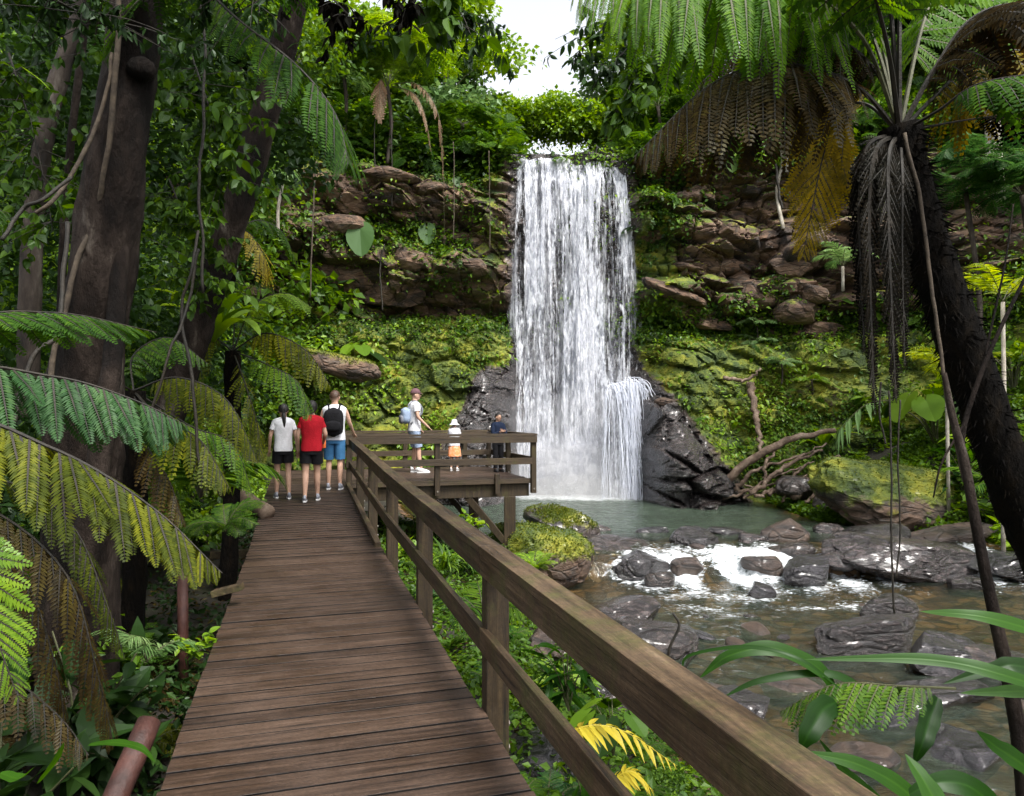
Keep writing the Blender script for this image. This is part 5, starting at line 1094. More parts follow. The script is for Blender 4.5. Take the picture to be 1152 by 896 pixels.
mb = MB(); n = 60000; Y = 12+15*RS.rand(n); b = xr(Y); x = b+.1+9*RS.rand(n)**1.2; q = XYZ(x, Y, 0*x); keep = (fbm(q*.9, 3, 25) > -.3); x, Y = x[keep], Y[keep]; n = len(x)
stamp(mb, LSW, XYZ(x, Y, ground(x, Y)+.03+.45*RS.rand(n)**2*(.5+.5*fbm(XYZ(x, Y, 0*x)*.7, 2, 3))), rdir(n, 5, 30), zup(n, .5), .09+.12*RS.rand(n), 0, .35+.5*fbm(XYZ(x, Y, 0*x)*.8, 3, 27)+.3*RS.rand(n))
tag(mb.build('ground_cover', G['bush']), 'green leaves covering the right bank above the pool', 'ground cover', kind='stuff')
# jungle wall left of the gorge: leafy masses behind the trunks
def mass(name, label, spots, m, T, kind='stuff', cat='foliage', **kw):
    mb = MB()
    for (c, r, n, sz) in spots: cloud(mb, c, r, n, sz, T, **kw)
    return tag(mb.build(name, m), label, cat, kind=kind)
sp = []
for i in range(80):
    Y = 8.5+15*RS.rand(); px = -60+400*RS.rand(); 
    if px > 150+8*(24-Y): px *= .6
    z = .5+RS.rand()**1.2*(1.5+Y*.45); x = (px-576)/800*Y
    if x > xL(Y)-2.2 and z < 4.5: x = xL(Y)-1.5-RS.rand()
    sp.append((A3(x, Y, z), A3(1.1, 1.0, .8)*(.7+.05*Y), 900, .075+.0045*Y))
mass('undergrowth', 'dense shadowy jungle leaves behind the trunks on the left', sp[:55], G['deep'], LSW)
mass('undergrowth', 'mid green jungle leaves behind the trunks on the left', sp[55:], G['bush'], LM)
sp = [(A3((px-576)/800*Y, Y, z), A3(1.8, 1.2, 1.6), 1000, .19) for px, Y, z in [(-40+i*44+RS.randn()*12, 24-.3*abs(i-6)*1.0-RS.rand()*2, zz+RS.randn()*.8) for i in range(9) for zz in (1.5, 4, 6.5, 9, 11.5, 14)]]
sp = [s for s in sp if not (s[0][0]/s[0][1]*800+576 > 300 and s[0][2] < 11.5)]
mass('jungle_wall', 'far jungle foliage rising behind the left bank', sp, G['bush'], LSW, j=.8)
sp = [(A3((px-576)/800*Y, Y, z), A3(1.4, 1.2, 1.2), 620, .14) for px, Y, z in [(1150, 22, 5), (1200, 20, 3), (1120, 25, 9), (1180, 24, 7.5), (1110, 23, 12), (1040, 26, 11.5), (1090, 27, 14), (1160, 22, 11), (1040, 24, 1.5), (1100, 21, .7), (1160, 19, .5), (1210, 17, 1.), (1010, 26, 2.8), (1060, 25, 4), (1140, 18, -.6), (1190, 17, -.2), (1230, 20, 5), (1130, 23, 2.5)]]
mass('undergrowth', 'green foliage on the right bank behind the big tree fern', sp, G['bush'], LM)

# ------------------------------------------------------------------ foliage on the cliff
def cliff_scatter(n, xr_, sr_, dens, T, size, m, name, label, out=.06, elev=-25, spread=25, seed=0):
    x = xr_[0]+(xr_[1]-xr_[0])*RS.rand(n); s = sr_[0]+(sr_[1]-sr_[0])*RS.rand(n); k = RS.rand(n) < dens(x, s); x, s = x[k], s[k]; n = len(x)
    p = cliff_pos(x, s); e = .08; nn = nrm(np.cross(cliff_pos(x+e, s)-p, cliff_pos(x, s+e)-p)); nn = nn*np.where(nn[:, 1:2] > 0, -1, 1)
    az = np.arctan2(nn[:, 1], nn[:, 0])+RS.randn(n)*.8; el = np.radians(elev+spread*RS.randn(n)); X = np.stack([np.cos(az)*np.cos(el), np.sin(az)*np.cos(el), np.sin(el)], -1)
    sz = size[0]+(size[1]-size[0])*RS.rand(n)**1.5; mb = MB(); Z = nrm(nn*.7+A3(0, 0, .8)+RS.randn(n, 3)*.35)
    pos = p+nn*(out*RS.rand(n)**1.5)[:, None]; stamp(mb, T, pos, X, Z, sz, 0, np.clip(.45+.6*fbm(XYZ(x, 0*x, s)*.9, 3, 77+seed)+.25*RS.randn(n), 0, 1))
    return tag(mb.build(name, m), label, 'foliage', kind='stuff')
def wetk(x, s): return moss_mask(x, s, 0*x)[1]
def d_low(x, s):
    f = fbm(XYZ(x, 0*x, s)*.55, 4, 91); return np.clip(.35+1.5*f, 0, 1)*(1-sst(4.6, 5.3, s))*(1-.55*bare(x, s))*(1-wetk(x, s)*1.2).clip(0, 1)
def d_up(x, s):
    f = fbm(XYZ(x, 0*x, s*1.2)*.5, 4, 95); b = np.clip(-.08+1.7*f, 0, 1)
    b = b+.75*np.exp(-((x+1.9)/1.3)**2)*sst(5.5, 6.5, s)*np.clip(.4+2*f, 0, 1)+.7*np.exp(-((x-5.4)/.75)**2)*sst(3.8, 4.5, s)*np.clip(.6+1.5*f, 0, 1)+.9*sst(10.6, 11.6, s+.8*f)+.55*np.exp(-((s-4.9-.4*f)/.5)**2)
    return np.clip(b, 0, 1)*(1-.97*chan(x))*sst(3.8, 4.4, s)*(1-(wetk(x, s)*(s < 4.5)))
cliff_scatter(90000, (-13, 17), (-1.4, 5.3), lambda x, s: d_low(x, s), LSW, (.06, .13), G['moss'], 'moss', 'small mossy leaves on the lower slopes of the cliff', .12, seed=1)
cliff_scatter(26000, (-13, 17), (-1.4, 5.3), lambda x, s: np.clip(fbm(XYZ(x, 0*x, s)*.6+9, 3, 102)*3, 0, 1)*(1-.9*bare(x, s))*(1-wetk(x, s)*1.3).clip(0, 1), LSW, (.10, .24), G['lime'], 'cliff_plants', 'bright leafy plants on the lower slopes of the cliff', .3, seed=12)
cliff_scatter(70000, (-13, 17), (-1.4, 5.3), lambda x, s: np.clip(fbm(XYZ(x, 0*x, s)*.7, 3, 101)*2.6+.1, 0, 1)*(1-.93*bare(x, s))*(1-wetk(x, s)*1.3).clip(0, 1), LSW, (.09, .2), G['bush'], 'cliff_plants', 'leafy green plants on the lower slopes of the cliff', .22, seed=2)
cliff_scatter(120000, (-15, 20), (3.9, 12.2), d_up, LSW, (.10, .22), G['bush'], 'cliff_plants', 'leafy green plants clinging to the upper cliff', .3, seed=3)
cliff_scatter(40000, (-15, 20), (3.9, 12.2), lambda x, s: d_up(x+3, s)*.8, LSW, (.10, .2), G['lime'], 'cliff_plants', 'bright green plants clinging to the upper cliff', .3, seed=4)
cliff_scatter(5000, (-14, 18), (-.5, 12.4), lambda x, s: np.clip(d_up(x, s)+d_low(x, s), 0, 1)*.8, TF1, (.25, .6), G['fern'], 'cliff_ferns', 'small ferns rooted all over the cliff', .05, seed=5, elev=0)
cliff_scatter(700, (-14, 18), (2.5, 12.4), lambda x, s: np.clip(d_up(x, s), 0, 1)*.8, LH, (.2, .5), G['bush'], 'cliff_plants', 'heart-shaped leaves hanging from the cliff ledges', .3, seed=6, elev=-40)
# rim of the cliff and the woods above it
cliff_scatter(110000, (-17, 24), (11.4, 24), lambda x, s: 1-.97*chan(x), LSW, (.16, .34), G['bush'], 'rim_plants', 'thick leafy plants along the rim of the cliff', .9, seed=7, elev=-10)
cliff_scatter(2500, (-17, 24), (11.4, 17), lambda x, s: 1-.97*chan(x), TF2, (.6, 1.3), G['fern'], 'rim_ferns', 'fern fronds along the rim of the cliff', .5, seed=8, elev=10)

sp = []
for i in range(64):
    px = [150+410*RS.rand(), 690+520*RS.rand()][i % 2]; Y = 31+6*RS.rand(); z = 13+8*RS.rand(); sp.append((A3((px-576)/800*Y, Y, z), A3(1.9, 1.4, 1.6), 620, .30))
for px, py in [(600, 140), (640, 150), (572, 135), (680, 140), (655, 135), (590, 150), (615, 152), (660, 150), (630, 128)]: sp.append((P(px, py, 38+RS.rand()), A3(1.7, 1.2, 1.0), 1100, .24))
mass('woodland', 'mid green woods rising above the rim of the gorge', sp[:14], G['bush'], LSW, j=.8); mass('woodland', 'bright sunlit woods rising above the rim of the gorge', sp[14:38]+sp[64:], G['lime'], LSW, j=.8); mass('woodland', 'pale hazy woods rising above the rim of the gorge', sp[38:64], G['pale'], LSW, j=.8)  # lime and pale leaf colours put the airy, hazy light into these woods
# individual trees above the rim
def mk_tree(name, h, r, n, leafm, T, size, bark, tr=.16):
    t = thing(name, '', 'tree'); mb = MB(); c = bez([(0, 0, -.5), (.15*r, 0, h*.3), (-.1*r, .1, h*.62), (.05, 0, h*.9)], 14); tube(mb, bez([(-.2, 0, -9), (0, 0, -.5)], 5), tr*1.05, 10, rough=.12); tube(mb, c, np.linspace(tr, tr*.3, 14), 10, rough=.12)
    mb.build('trunk', bark, t, True)
    mb = MB(); cm = MB()
    for i in range(9):
        az = RS.rand()*6.28; u = .45+.5*RS.rand(); b = A3(*[np.interp(u, np.linspace(0, 1, 14), c[:, k]) for k in range(3)]); e = b+A3(math.cos(az)*r*(.5+.5*RS.rand()), math.sin(az)*r*(.5+.5*RS.rand()), h*(.05+.25*RS.rand()))
        tube(mb, bez([b, (b+e)/2+A3(0, 0, .2), e], 8), np.linspace(tr*.35, tr*.08, 8), 6); cloud(cm, e, (r*.48, r*.48, r*.34), n//9, size, T)
    mb.build('limbs', bark, t, True); cm.build('crown', leafm, t); return t
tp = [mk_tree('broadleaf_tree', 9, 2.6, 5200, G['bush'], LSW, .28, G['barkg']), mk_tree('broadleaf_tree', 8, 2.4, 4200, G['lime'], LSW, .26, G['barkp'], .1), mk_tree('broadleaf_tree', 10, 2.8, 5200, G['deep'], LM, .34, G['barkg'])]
tu = [0, 0, 0]
for i, (px, Y, ztop, k, s, lb) in enumerate([
 (566, 40, 16.4, 1, .75, 'lime green tree rising just behind the top left of the waterfall'),
 (690, 41, 18.0, 1, .85, 'lime green tree rising just behind the top right of the waterfall'),
 (625, 46, 16.6, 1, .7, 'small pale tree under the gap of open sky'),
 (505, 33, 20.5, 1, 1.0, 'green tree leaning over the cliff left of the sky gap'),
 (460, 37, 21, 1, 1.0, 'lime green tree behind the hanging tree fern at top left'),
 (385, 35, 21, 1, 1.1, 'green tree on the rim above the brown rock face'),
 (330, 29, 20, 1, 1.0, 'light green tree on the rim beyond the leaning trunk'),
 (265, 27, 20, 0, 1.0, 'green tree between the two left trunks in the distance'),
 (190, 25, 18, 2, 1.0, 'dark tree filling the gap right of the biggest trunk'),
 (30, 24, 18, 0, 1.1, 'tall tree behind the biggest trunk at the far left'),
 (730, 34, 20, 0, .9, 'dark green tree on the rim right of the sky gap'),
 (760, 32, 21, 0, 1.1, 'green tree on the right rim behind the hanging fronds'),
 (850, 32, 21.5, 1, 1.1, 'light green tree on the right rim above the brown ledges'),
 (930, 31, 21, 0, 1.1, 'green tree on the rim behind the crown of the big tree fern'),
 (1010, 30, 21, 2, 1.1, 'dark tree behind the trunk of the big tree fern'),
 (1090, 28, 20, 0, 1.1, 'green tree with a pale trunk at the upper right'),
 (1160, 26, 19, 1, 1.1, 'light green tree at the far right edge'),
 (100, 20, 15, 2, .9, 'dense dark tree directly behind the biggest trunk')]):
    o = tp[k] if not tu[k] else dup(tp[k]); tu[k] = 1; x = (px-576)/800*Y; hh = [9, 8, 10][k]*s
    o.location = (x, Y, ztop-hh); o.rotation_euler = (0, 0, RS.rand()*6.28); o.scale = (s, s, s); tag(o, lb, 'tree', 'trees around the gorge')
def cpY(px, py, off=.3):
    d = ray(px, py); Y = np.linspace(17, 31, 400); q = EYE+d*(Y/d[1])[:, None]; f = cliff_pos(q[:, 0], np.clip(q[:, 2], -2.5, 11.95))[:, 1]; i = np.argmax(Y > f); return Y[i if i else 399]-off
def C(px, py, off=.3): return P(px, py, cpY(px, py, off))
def hit(px, py):
    d = ray(px, py); Y = np.linspace(4, 31, 900); q = EYE+d*(Y/d[1])[:, None]; f = cliff_pos(q[:, 0], np.clip(q[:, 2], -2.5, 11.95))[:, 1]; m = (Y > f-.05) | (q[:, 2] < ground(q[:, 0], q[:, 1])); i = np.argmax(m); return q[i if i else 899]
# ================================================================== BIG TREES ON THE LEFT
def lump(mb, c, r, seed=0): tube(mb, [A3(*c)+A3(0, 0, -r*.9), A3(*c)+A3(0, 0, -r*.5), A3(*c), A3(*c)+A3(0, 0, r*.5), A3(*c)+A3(0, 0, r*.9)], [r*.3, r*.85, r, r*.8, r*.25], 12, rough=.3, seed=seed)
b0 = P(88, 560, 5.6); b0[2] = gz(b0[0], b0[1])-.2
t = thing('rainforest_tree', 'biggest dark trunk at the left, leaning and scarred black', 'tree', tuple(b0))
c = bez([b0, P(95, 480, 5.6), P(112, 320, 5.5), P(135, 160, 5.45), P(158, -20, 5.4), P(185, -300, 5.3), P(230, -620, 5.2)], 220); rad = np.interp(np.linspace(0, 1, 220), [0, .12, .25, .5, .75, 1], [.34, .26, .245, .2, .18, .15])
mb = MB(); tube(mb, c, rad, 72, rough=.2, rf=3.2, seed=3); mb.build('trunk', G['bark'], t, True)
for k, (px, py, r) in enumerate([(160, 78, .10)]): mb = MB(); lump(mb, P(px, py, 5.3), r, k); mb.build('burl', G['bark'], t, True)
mb = MB(); cm = MB()
for i in range(7):
    u = .78+.22*RS.rand(); a = c[int(u*219)]; az = i*.9; e = a+A3(math.cos(az)*2.2, math.sin(az)*2., 1.5+RS.rand()); tube(mb, bez([a, (a+e)/2+A3(0, 0, .3), e], 10), np.linspace(.09, .02, 10), 8); cloud(cm, e, (1.5, 1.5, .8), 700, .2, LM)
mb.build('limbs', G['bark'], t, True); cm.build('crown', G['deep'], t)
def ftrunk(label, pts, r0, r1, m, name='rainforest_tree', crown=None, seg=20, rough=.18, n=50, cat='tree', parts=True, seed=0, moss=None):
    p = np.array(pts); g = gz(p[0][0], p[0][1]); p[0][2] = min(p[0][2], g-.1) if p[0][2]-g < 1.2 else p[0][2]
    t = thing(name, label, cat, tuple(p[0])); n = 120 if r0 > .1 else n; c = bez(p, n); mb = MB(); tube(mb, c, np.linspace(r0, r1, n), 40 if r0 > .1 else seg, rough=rough*1.2, rf=5, seed=seed); mb.build('trunk', m, t, True)
    if crown:
        cm = MB()
        for (q, r, k, s) in crown: cloud(cm, P(*q), r, k, s, LM)
        cm.build('crown', G['deep'], t)
    return t, c
t2, c2 = ftrunk('crooked leaning trunk with shaggy bark, second from the boardwalk on the left', [P(188, 470, 8.2), P(205, 420, 8.2), P(235, 330, 8.1), P(262, 250, 8), P(285, 170, 8), P(305, 100, 8), P(328, 20, 8), P(335, -60, 8), P(350, -400, 8)], .19, .13, G['bark'], crown=[((350, -420, 8), (2, 2, 1.2), 1500, .22), ((300, -330, 9), (1.5, 1.5, 1), 900, .2)], seed=5)
ftrunk('slim grey brown trunk at the far left behind the biggest one', [P(30, 470, 8), P(38, 250, 8), P(52, 140, 8), P(72, 70, 8.1), P(92, 0, 8.2), P(110, -200, 8.4)], .11, .08, G['barkg'], seed=6, crown=[((115, -220, 8.4), (1.6, 1.6, 1), 900, .2)])
ftrunk('thin dark sapling between the two biggest trunks', [P(64, 560, 6.5), P(70, 300, 6.5), P(80, 160, 6.5), P(100, -20, 6.5), P(110, -200, 6.5)], .04, .03, G['bark'], seed=7, seg=10, crown=[((110, -180, 6.5), (1, 1, .7), 500, .18)])
ftrunk('mossy slanting trunk under the ferns in front of the biggest tree', [P(92, 640, 5), P(105, 560, 5), P(120, 450, 5.1), P(128, 385, 5.25), P(138, 250, 5.5)], .09, .06, G['bark'], seed=8, name='leaning_tree', seg=14, cat='tree')
for lb, pts, r in [('far pale trunk high behind the crown of the big tree fern', [P(1122, 230, 21), P(1117, 150, 21), P(1112, 60, 21), P(1108, -60, 21)], .22), ('slender white trunk on the right rim below the palm', [P(881, 258, cpY(880, 258, .1)), P(874, 215, cpY(880, 240, .2)), P(880, 180, cpY(880, 240, .1)), P(872, 140, cpY(880, 240, .1))], .07)]:
    ftrunk(lb, pts, r, r*.8, G['barkp'], name='pale_tree', seg=12, rough=.1, n=20)
# limbs and saplings of the understory, left
for i, (pts, r, lb) in enumerate([
 ([P(55, 480, 5), P(62, 400, 5.1), P(85, 300, 5.2), P(105, 250, 5.3), P(118, 190, 5.2), P(130, 90, 5.1), P(133, -20, 5)], .020, 'rope-like liana twisting up the face of the biggest trunk'),
 ([P(40, 240, 4.8), P(60, 225, 4.8), P(90, 180, 5), P(112, 130, 5.1), P(127, 60, 5.1)], .014, 'thin liana crossing in front of the biggest trunk'),
 ([P(228, 330, 6), P(226, 200, 6), P(229, 90, 6), P(228, -20, 6)], .012, 'dark liana hanging straight down between the two big trunks'),
 ([P(225, 560, 5.5), P(218, 440, 5.5), P(205, 350, 5.6), P(215, 300, 5.6), P(222, 260, 5.7)], .012, 'looping liana hanging below the crooked trunk'),
 ([P(165, 470, 5.2), P(190, 400, 5.2), P(212, 340, 5.3), P(222, 280, 5.3)], .010, 'slack thin liana crossing the shadows near the crooked trunk'),
 ([P(15, 480, 4.5), P(35, 400, 4.6), P(60, 380, 4.7), P(70, 340, 4.8), P(75, 250, 4.9)], .016, 'bent bare branch at the far left edge'),
 ([P(0, 270, 4.5), P(25, 235, 4.6), P(48, 225, 4.6), P(80, 200, 4.7)], .012, 'thin bare twig at the left edge under a lime leaf'),
 ([P(349, 335, 20), P(352, 260, 20), P(355, 182, 20)], .02, 'pale straight hanging root left of the brown rock face'),
 ([P(422, 200, cpY(422, 230, .35)), P(421, 150, cpY(421, 230, .35)), P(423, 130, cpY(423, 230, .35))], .018, 'dark hanging root below the brown dead frond'),
 ([P(441, 232, cpY(441, 230, .35)), P(441, 180, cpY(441, 230, .35)), P(440, 130, cpY(440, 230, .35))], .018, 'second hanging root on the brown rock face'),
 ([P(510, 270, cpY(510, 230, .35)), P(511, 200, cpY(511, 230, .35)), P(510, 160, cpY(510, 230, .35))], .018, 'pale hanging root right of the hanging brown frond'),
 ([P(551, 280, cpY(551, 230, .3)), P(551, 230, cpY(551, 230, .3)), P(550, 170, cpY(551, 230, .3))], .018, 'straight pale root hanging beside the left edge of the waterfall'),
 ([P(430, 350, cpY(430, 300, .35)), P(428, 300, cpY(430, 300, .35)), P(432, 275, cpY(430, 300, .35))], .03, 'short root dangling below the brown ledge left of the fall'),
 ([P(880, 235, cpY(876, 215, .4)), P(876, 215, cpY(876, 215, .4)), P(873, 185, cpY(876, 215, .4))], .05, 'short pale root hanging under the right palm')]):
    p = np.array(pts); mb = MB(); b = bez(p, 40); b = b+fbm(b*3, 3, i)[:, None]*A3(.03, .01, 0)*(1 if r < .03 else 2); tube(mb, b, r, 7, rough=.2, rf=8, seed=i); o = mb.build('liana' if r < .03 else 'hanging_root', G['vine'] if i in (0, 1, 7, 10, 11) else G['stemd'], None, True, origin=p[0]); tag(o, lb, 'vine' if r < .03 else 'root')

# ================================================================== LEFT FERN FRONDS (a tree fern just outside the frame)
def tfern(label, crown, base, fronds, r=.12, mstem=None, group=None, name='tree_fern', trunkm=None, det=2):
    t = thing(name, label, 'tree fern', tuple(base), group); mb = MB(); n = 26; c = bez([base, (A3(*base)*.5+A3(*crown)*.5)+A3(.03, 0, 0), crown], n); tube(mb, c, np.linspace(r*1.15, r, n), 18, rough=.3, rf=7); mb.build('trunk', trunkm or G['fibre'], t, True)
    for f in fronds:
        f = dict(f); pts = bez(f.pop('pts'), 26); m = f.pop('m'); mb = MB(); frond(mb, pts, f.pop('pl'), ms=1, **f); mb.build('frond', [m, f.get('msm') or G['stemd']], t)
    return t
crL = A3(-3.5, 3.3, 1.25)
tfern('tree fern rooted beyond the left edge, its long fronds arching over the undergrowth', crL, (-3.5, 3.3, -.6), [
 dict(pts=[crL, P(-60, 372, 3.4), P(60, 352, 3.6), P(176, 374, 3.8)], pl=.30, m=G['fern'], npin=30, npl=18, hang=.25, rr=.010, droop=.15, wid=.16, tint=.35),
 dict(pts=[crL, P(-90, 418, 3.2), P(60, 424, 3.35), P(150, 450, 3.45), P(212, 480, 3.5)], pl=.33, m=G['blue'], npin=30, npl=26, hang=.55, rr=.012, droop=.1, wid=.15, tint=.5, jit=.09),
 dict(pts=[crL+A3(0, -.1, -.1), P(-80, 470, 3.0), P(60, 505, 3.05), P(170, 570, 3.1), P(250, 645, 3.1)], pl=.36, m=G['olive'], npin=38, npl=28, hang=.5, rr=.014, droop=.1, wid=.15, tint=.6, jit=.09),
 dict(pts=[crL+A3(0, -.2, -.1), P(-120, 560, 2.6), P(-55, 610, 2.5), P(-15, 690, 2.5), P(22, 790, 2.5)], pl=.22, m=G['lime'], npin=26, npl=18, hang=.15, up=(.3, -1, .2), rr=.010, droop=.15, wid=.17, tint=.35),
 dict(pts=[crL+A3(0, .1, .1), P(-150, 300, 3.8), P(-60, 220, 4.2), P(10, 240, 4.4)], pl=.3, m=G['fern'], npin=22, npl=16, hang=.4, rr=.010, tint=.3),
 dict(pts=[crL, P(-190, 560, 3), P(-60, 700, 3.1), P(60, 800, 3.2), P(100, 850, 3.2)], pl=.22, m=G['brown'], npin=26, npl=14, hang=.6, rr=.010, tint=.4, gaps=.15),
 dict(pts=[crL+A3(0, .2, 0), P(-40, 560, 3.5), P(70, 640, 3.6), P(110, 760, 3.6), P(128, 840, 3.6)], pl=.26, m=G['fernbrown'] if 'fernbrown' in G else G['brown'], npin=28, npl=16, hang=.55, rr=.010, tint=.6, gaps=.1),
 dict(pts=[crL+A3(0, .3, 0), P(0, 540, 4), P(80, 590, 4.1), P(120, 680, 4.1), P(140, 740, 4.1)], pl=.22, m=G['olive'], npin=24, npl=14, hang=.5, rr=.010, tint=.2),
 dict(pts=[crL+A3(0, .2, 0), P(-60, 600, 3.4), P(20, 640, 3.5), P(60, 740, 3.5), P(75, 830, 3.5)], pl=.24, m=G['brown'], npin=26, npl=14, hang=.6, rr=.010, tint=.3),
], .13)
# middle distance tree ferns on the left bank
def gb(px, py, Y): p = P(px, py, Y); p[2] = gz(p[0], p[1])-.1; return p
cr = P(150, 440, 6.4)
tfern('low tree fern with olive fronds drooping towards the boardwalk, under the crooked trunk', cr, gb(148, 500, 6.4), [
 dict(pts=[cr, P(200, 425, 6.3), P(255, 450, 6.2), P(290, 520, 6.1)], pl=.36, m=G['olive'], npin=26, npl=13, hang=.5, tint=.6, rr=.012),
 dict(pts=[cr, P(180, 470, 5.8), P(225, 495, 5.6), P(258, 550, 5.5)], pl=.34, m=G['olive'], npin=26, npl=13, hang=.5, tint=.5, rr=.012),
 dict(pts=[cr, P(150, 400, 6.6), P(190, 380, 6.8), P(235, 410, 6.8)], pl=.3, m=G['fern'], npin=22, npl=11, hang=.4, tint=.4, rr=.01),
 dict(pts=[cr, P(120, 430, 6), P(90, 470, 5.8), P(70, 540, 5.7)], pl=.3, m=G['olive'], npin=22, npl=11, hang=.5, tint=.2, rr=.01),
 dict(pts=[cr, P(165, 500, 5.8), P(190, 540, 5.6), P(205, 590, 5.5)], pl=.28, m=G['brown'], npin=22, npl=11, hang=.6, tint=.5, rr=.01),
 dict(pts=[cr, P(215, 480, 6.8), P(262, 500, 6.8), P(285, 560, 6.8)], pl=.3, m=G['fern'], npin=22, npl=11, hang=.4, tint=.7, rr=.01)], .09)
cr = P(262, 395, 9.5)
tfern('tree fern glowing yellow green behind the walkers beside the leaning trunk', cr, gb(258, 470, 9.5), [
 dict(pts=[cr, P(300, 375, 9.4), P(345, 395, 9.3), P(372, 435, 9.2)], pl=.42, m=G['olive'], npin=26, npl=10, hang=.55, tint=.8, rr=.014),
 dict(pts=[cr, P(285, 345, 9.6), P(320, 330, 9.7), P(350, 345, 9.8)], pl=.4, m=G['lime'], npin=24, npl=10, hang=.3, tint=.5, rr=.012),
 dict(pts=[cr, P(300, 410, 9), P(335, 430, 8.9), P(350, 470, 8.8)], pl=.36, m=G['fern'], npin=24, npl=10, hang=.5, tint=.8, rr=.012),
 dict(pts=[cr, P(235, 380, 9.2), P(215, 420, 9), P(205, 470, 9)], pl=.34, m=G['olive'], npin=22, npl=9, hang=.5, tint=.4, rr=.012),
 dict(pts=[cr, P(262, 350, 9.8), P(240, 320, 10), P(215, 330, 10)], pl=.34, m=G['fern'], npin=22, npl=9, hang=.3, tint=.6, rr=.012),
 dict(pts=[cr, P(275, 430, 9), P(290, 480, 8.9), P(292, 520, 8.8)], pl=.32, m=G['olive'], npin=22, npl=9, hang=.6, tint=.7, rr=.012)], .1)
# yellow fern fronds higher up
cr = P(262, 262, 11)
tfern('small tree fern with yellow fronds high behind the crooked trunk', cr, P(256, 340, 11), [
 dict(pts=[cr, P(280, 262, 10.9), P(298, 290, 10.8), P(302, 318, 10.8)], pl=.4, m=G['yellow'], npin=20, npl=9, hang=.4, tint=.5, rr=.012),
 dict(pts=[cr, P(272, 240, 11), P(262, 225, 11), P(248, 228, 11)], pl=.3, m=G['yellow'], npin=18, npl=8, hang=.3, tint=.3, rr=.012),
 dict(pts=[cr, P(290, 248, 11.3), P(318, 262, 11.4), P(335, 300, 11.5)], pl=.36, m=G['fern'], npin=18, npl=8, hang=.4, tint=.6, rr=.012)], .06)
# bird's nest fern with bright straps behind the leaning trunk
for (px, py, Y, s, lb) in [(240, 385, 9.2, 1.35, "bright green bird's-nest fern with upright straps behind the leaning trunk")]:
    p = P(px, py, Y); put('nest', p, s, lb, 'fern')
# overhead frond at top left
cr = P(215, -30, 5.0)
tfern('tree fern overhead whose large frond hangs across the top left', cr, P(240, -420, 5.4), [
 dict(pts=[cr, P(265, 20, 4.9), P(335, 75, 4.8), P(378, 130, 4.75), P(392, 185, 4.7)], pl=.52, m=G['fern'], npin=30, npl=22, hang=.35, tint=.25, rr=.014, fwd=20, wid=.15),
 dict(pts=[cr, P(250, -60, 4.7), P(300, -50, 4.5), P(350, -30, 4.4)], pl=.4, m=G['fern'], npin=24, npl=16, hang=.3, tint=.2, rr=.012),
 dict(pts=[cr, P(180, -20, 5.2), P(140, 20, 5.2), P(120, 70, 5.2)], pl=.3, m=G['fern'], npin=24, npl=12, hang=.4, tint=.1, rr=.012)], .12)
# single lime leaf and other leaves in the left shadows
def bigleaf(pts, w, m, label, cat='leaf', name='strap_leaf', n=22, up=(0, 0, 1), pf=(.45, .8), tint=.5, group=None):
    p = np.array(pts); mb = MB(); blade(mb, p, w, 0, n, .15, tint, pf, up); o = mb.build(name, m, None, True, origin=p[0]); return tag(o, label, cat, group)
bigleaf(PP((25, 76, 4), (42, 88, 4), (57, 102, 4)), .045, G['lime'], 'single bright lime leaf caught by light at the upper left')
for i, (pts, w) in enumerate([([(45, 880, 2.5), (62, 858, 2.5), (72, 835, 2.5)], .07), ([(0, 870, 2.5), (22, 876, 2.5), (40, 862, 2.5)], .06), ([(100, 838, 2.6), (130, 836, 2.6), (158, 842, 2.6), (175, 858, 2.6)], .05)]):
    bigleaf(PP(*pts), w, G['strap'], ['upright bright green blade at the bottom left corner', 'short green blade at the very bottom left edge', 'long green blade bending over the red brown post'][i], tint=.9)

# ================================================================== THE BIG TREE FERN, RIGHT
crR = P(1012, 150, 4.3); D4 = lambda px, py, Y=4.3: P(px, py, Y)
baseR = P(1240, 760, 4.6); 
t = thing('tree_fern', 'big dark tree fern leaning in at the right with a skirt of dead fronds', 'tree fern', tuple(baseR))
c = bez([A3(4.35, 4.75, -2.6), baseR, P(1185, 650, 4.5), P(1130, 520, 4.4), P(1085, 400, 4.35), P(1050, 300, 4.3), P(1026, 215, 4.3), P(1012, 145, 4.3)], 60)
mb = MB(); tube(mb, c, np.interp(np.linspace(0, 1, 60), [0, .5, .85, 1], [.17, .13, .12, .115]), 30, rough=.22, rf=6, seed=4)
k = 2600; i = RS.randint(0, 59, k); a = RS.rand(k)*6.28; T = nrm(np.gradient(c, axis=0)); S = nrm(np.cross(T, A3(0, 1, 0))); U = np.cross(S, T); d = S[i]*np.cos(a)[:, None]+U[i]*np.sin(a)[:, None]
stamp(mb, (np.array([(0, -.08, 0), (1, 0, 0), (0, .08, 0)]), [], [(0, 1, 2)]), c[i]+d*.112+T[i]*(RS.randn(k)*.02)[:, None], d*.8-T[i]*.9*RS.rand(k)[:, None], RS.randn(k, 3), .05+.06*RS.rand(k))
mb.build('trunk', G['fibre'], t, True)
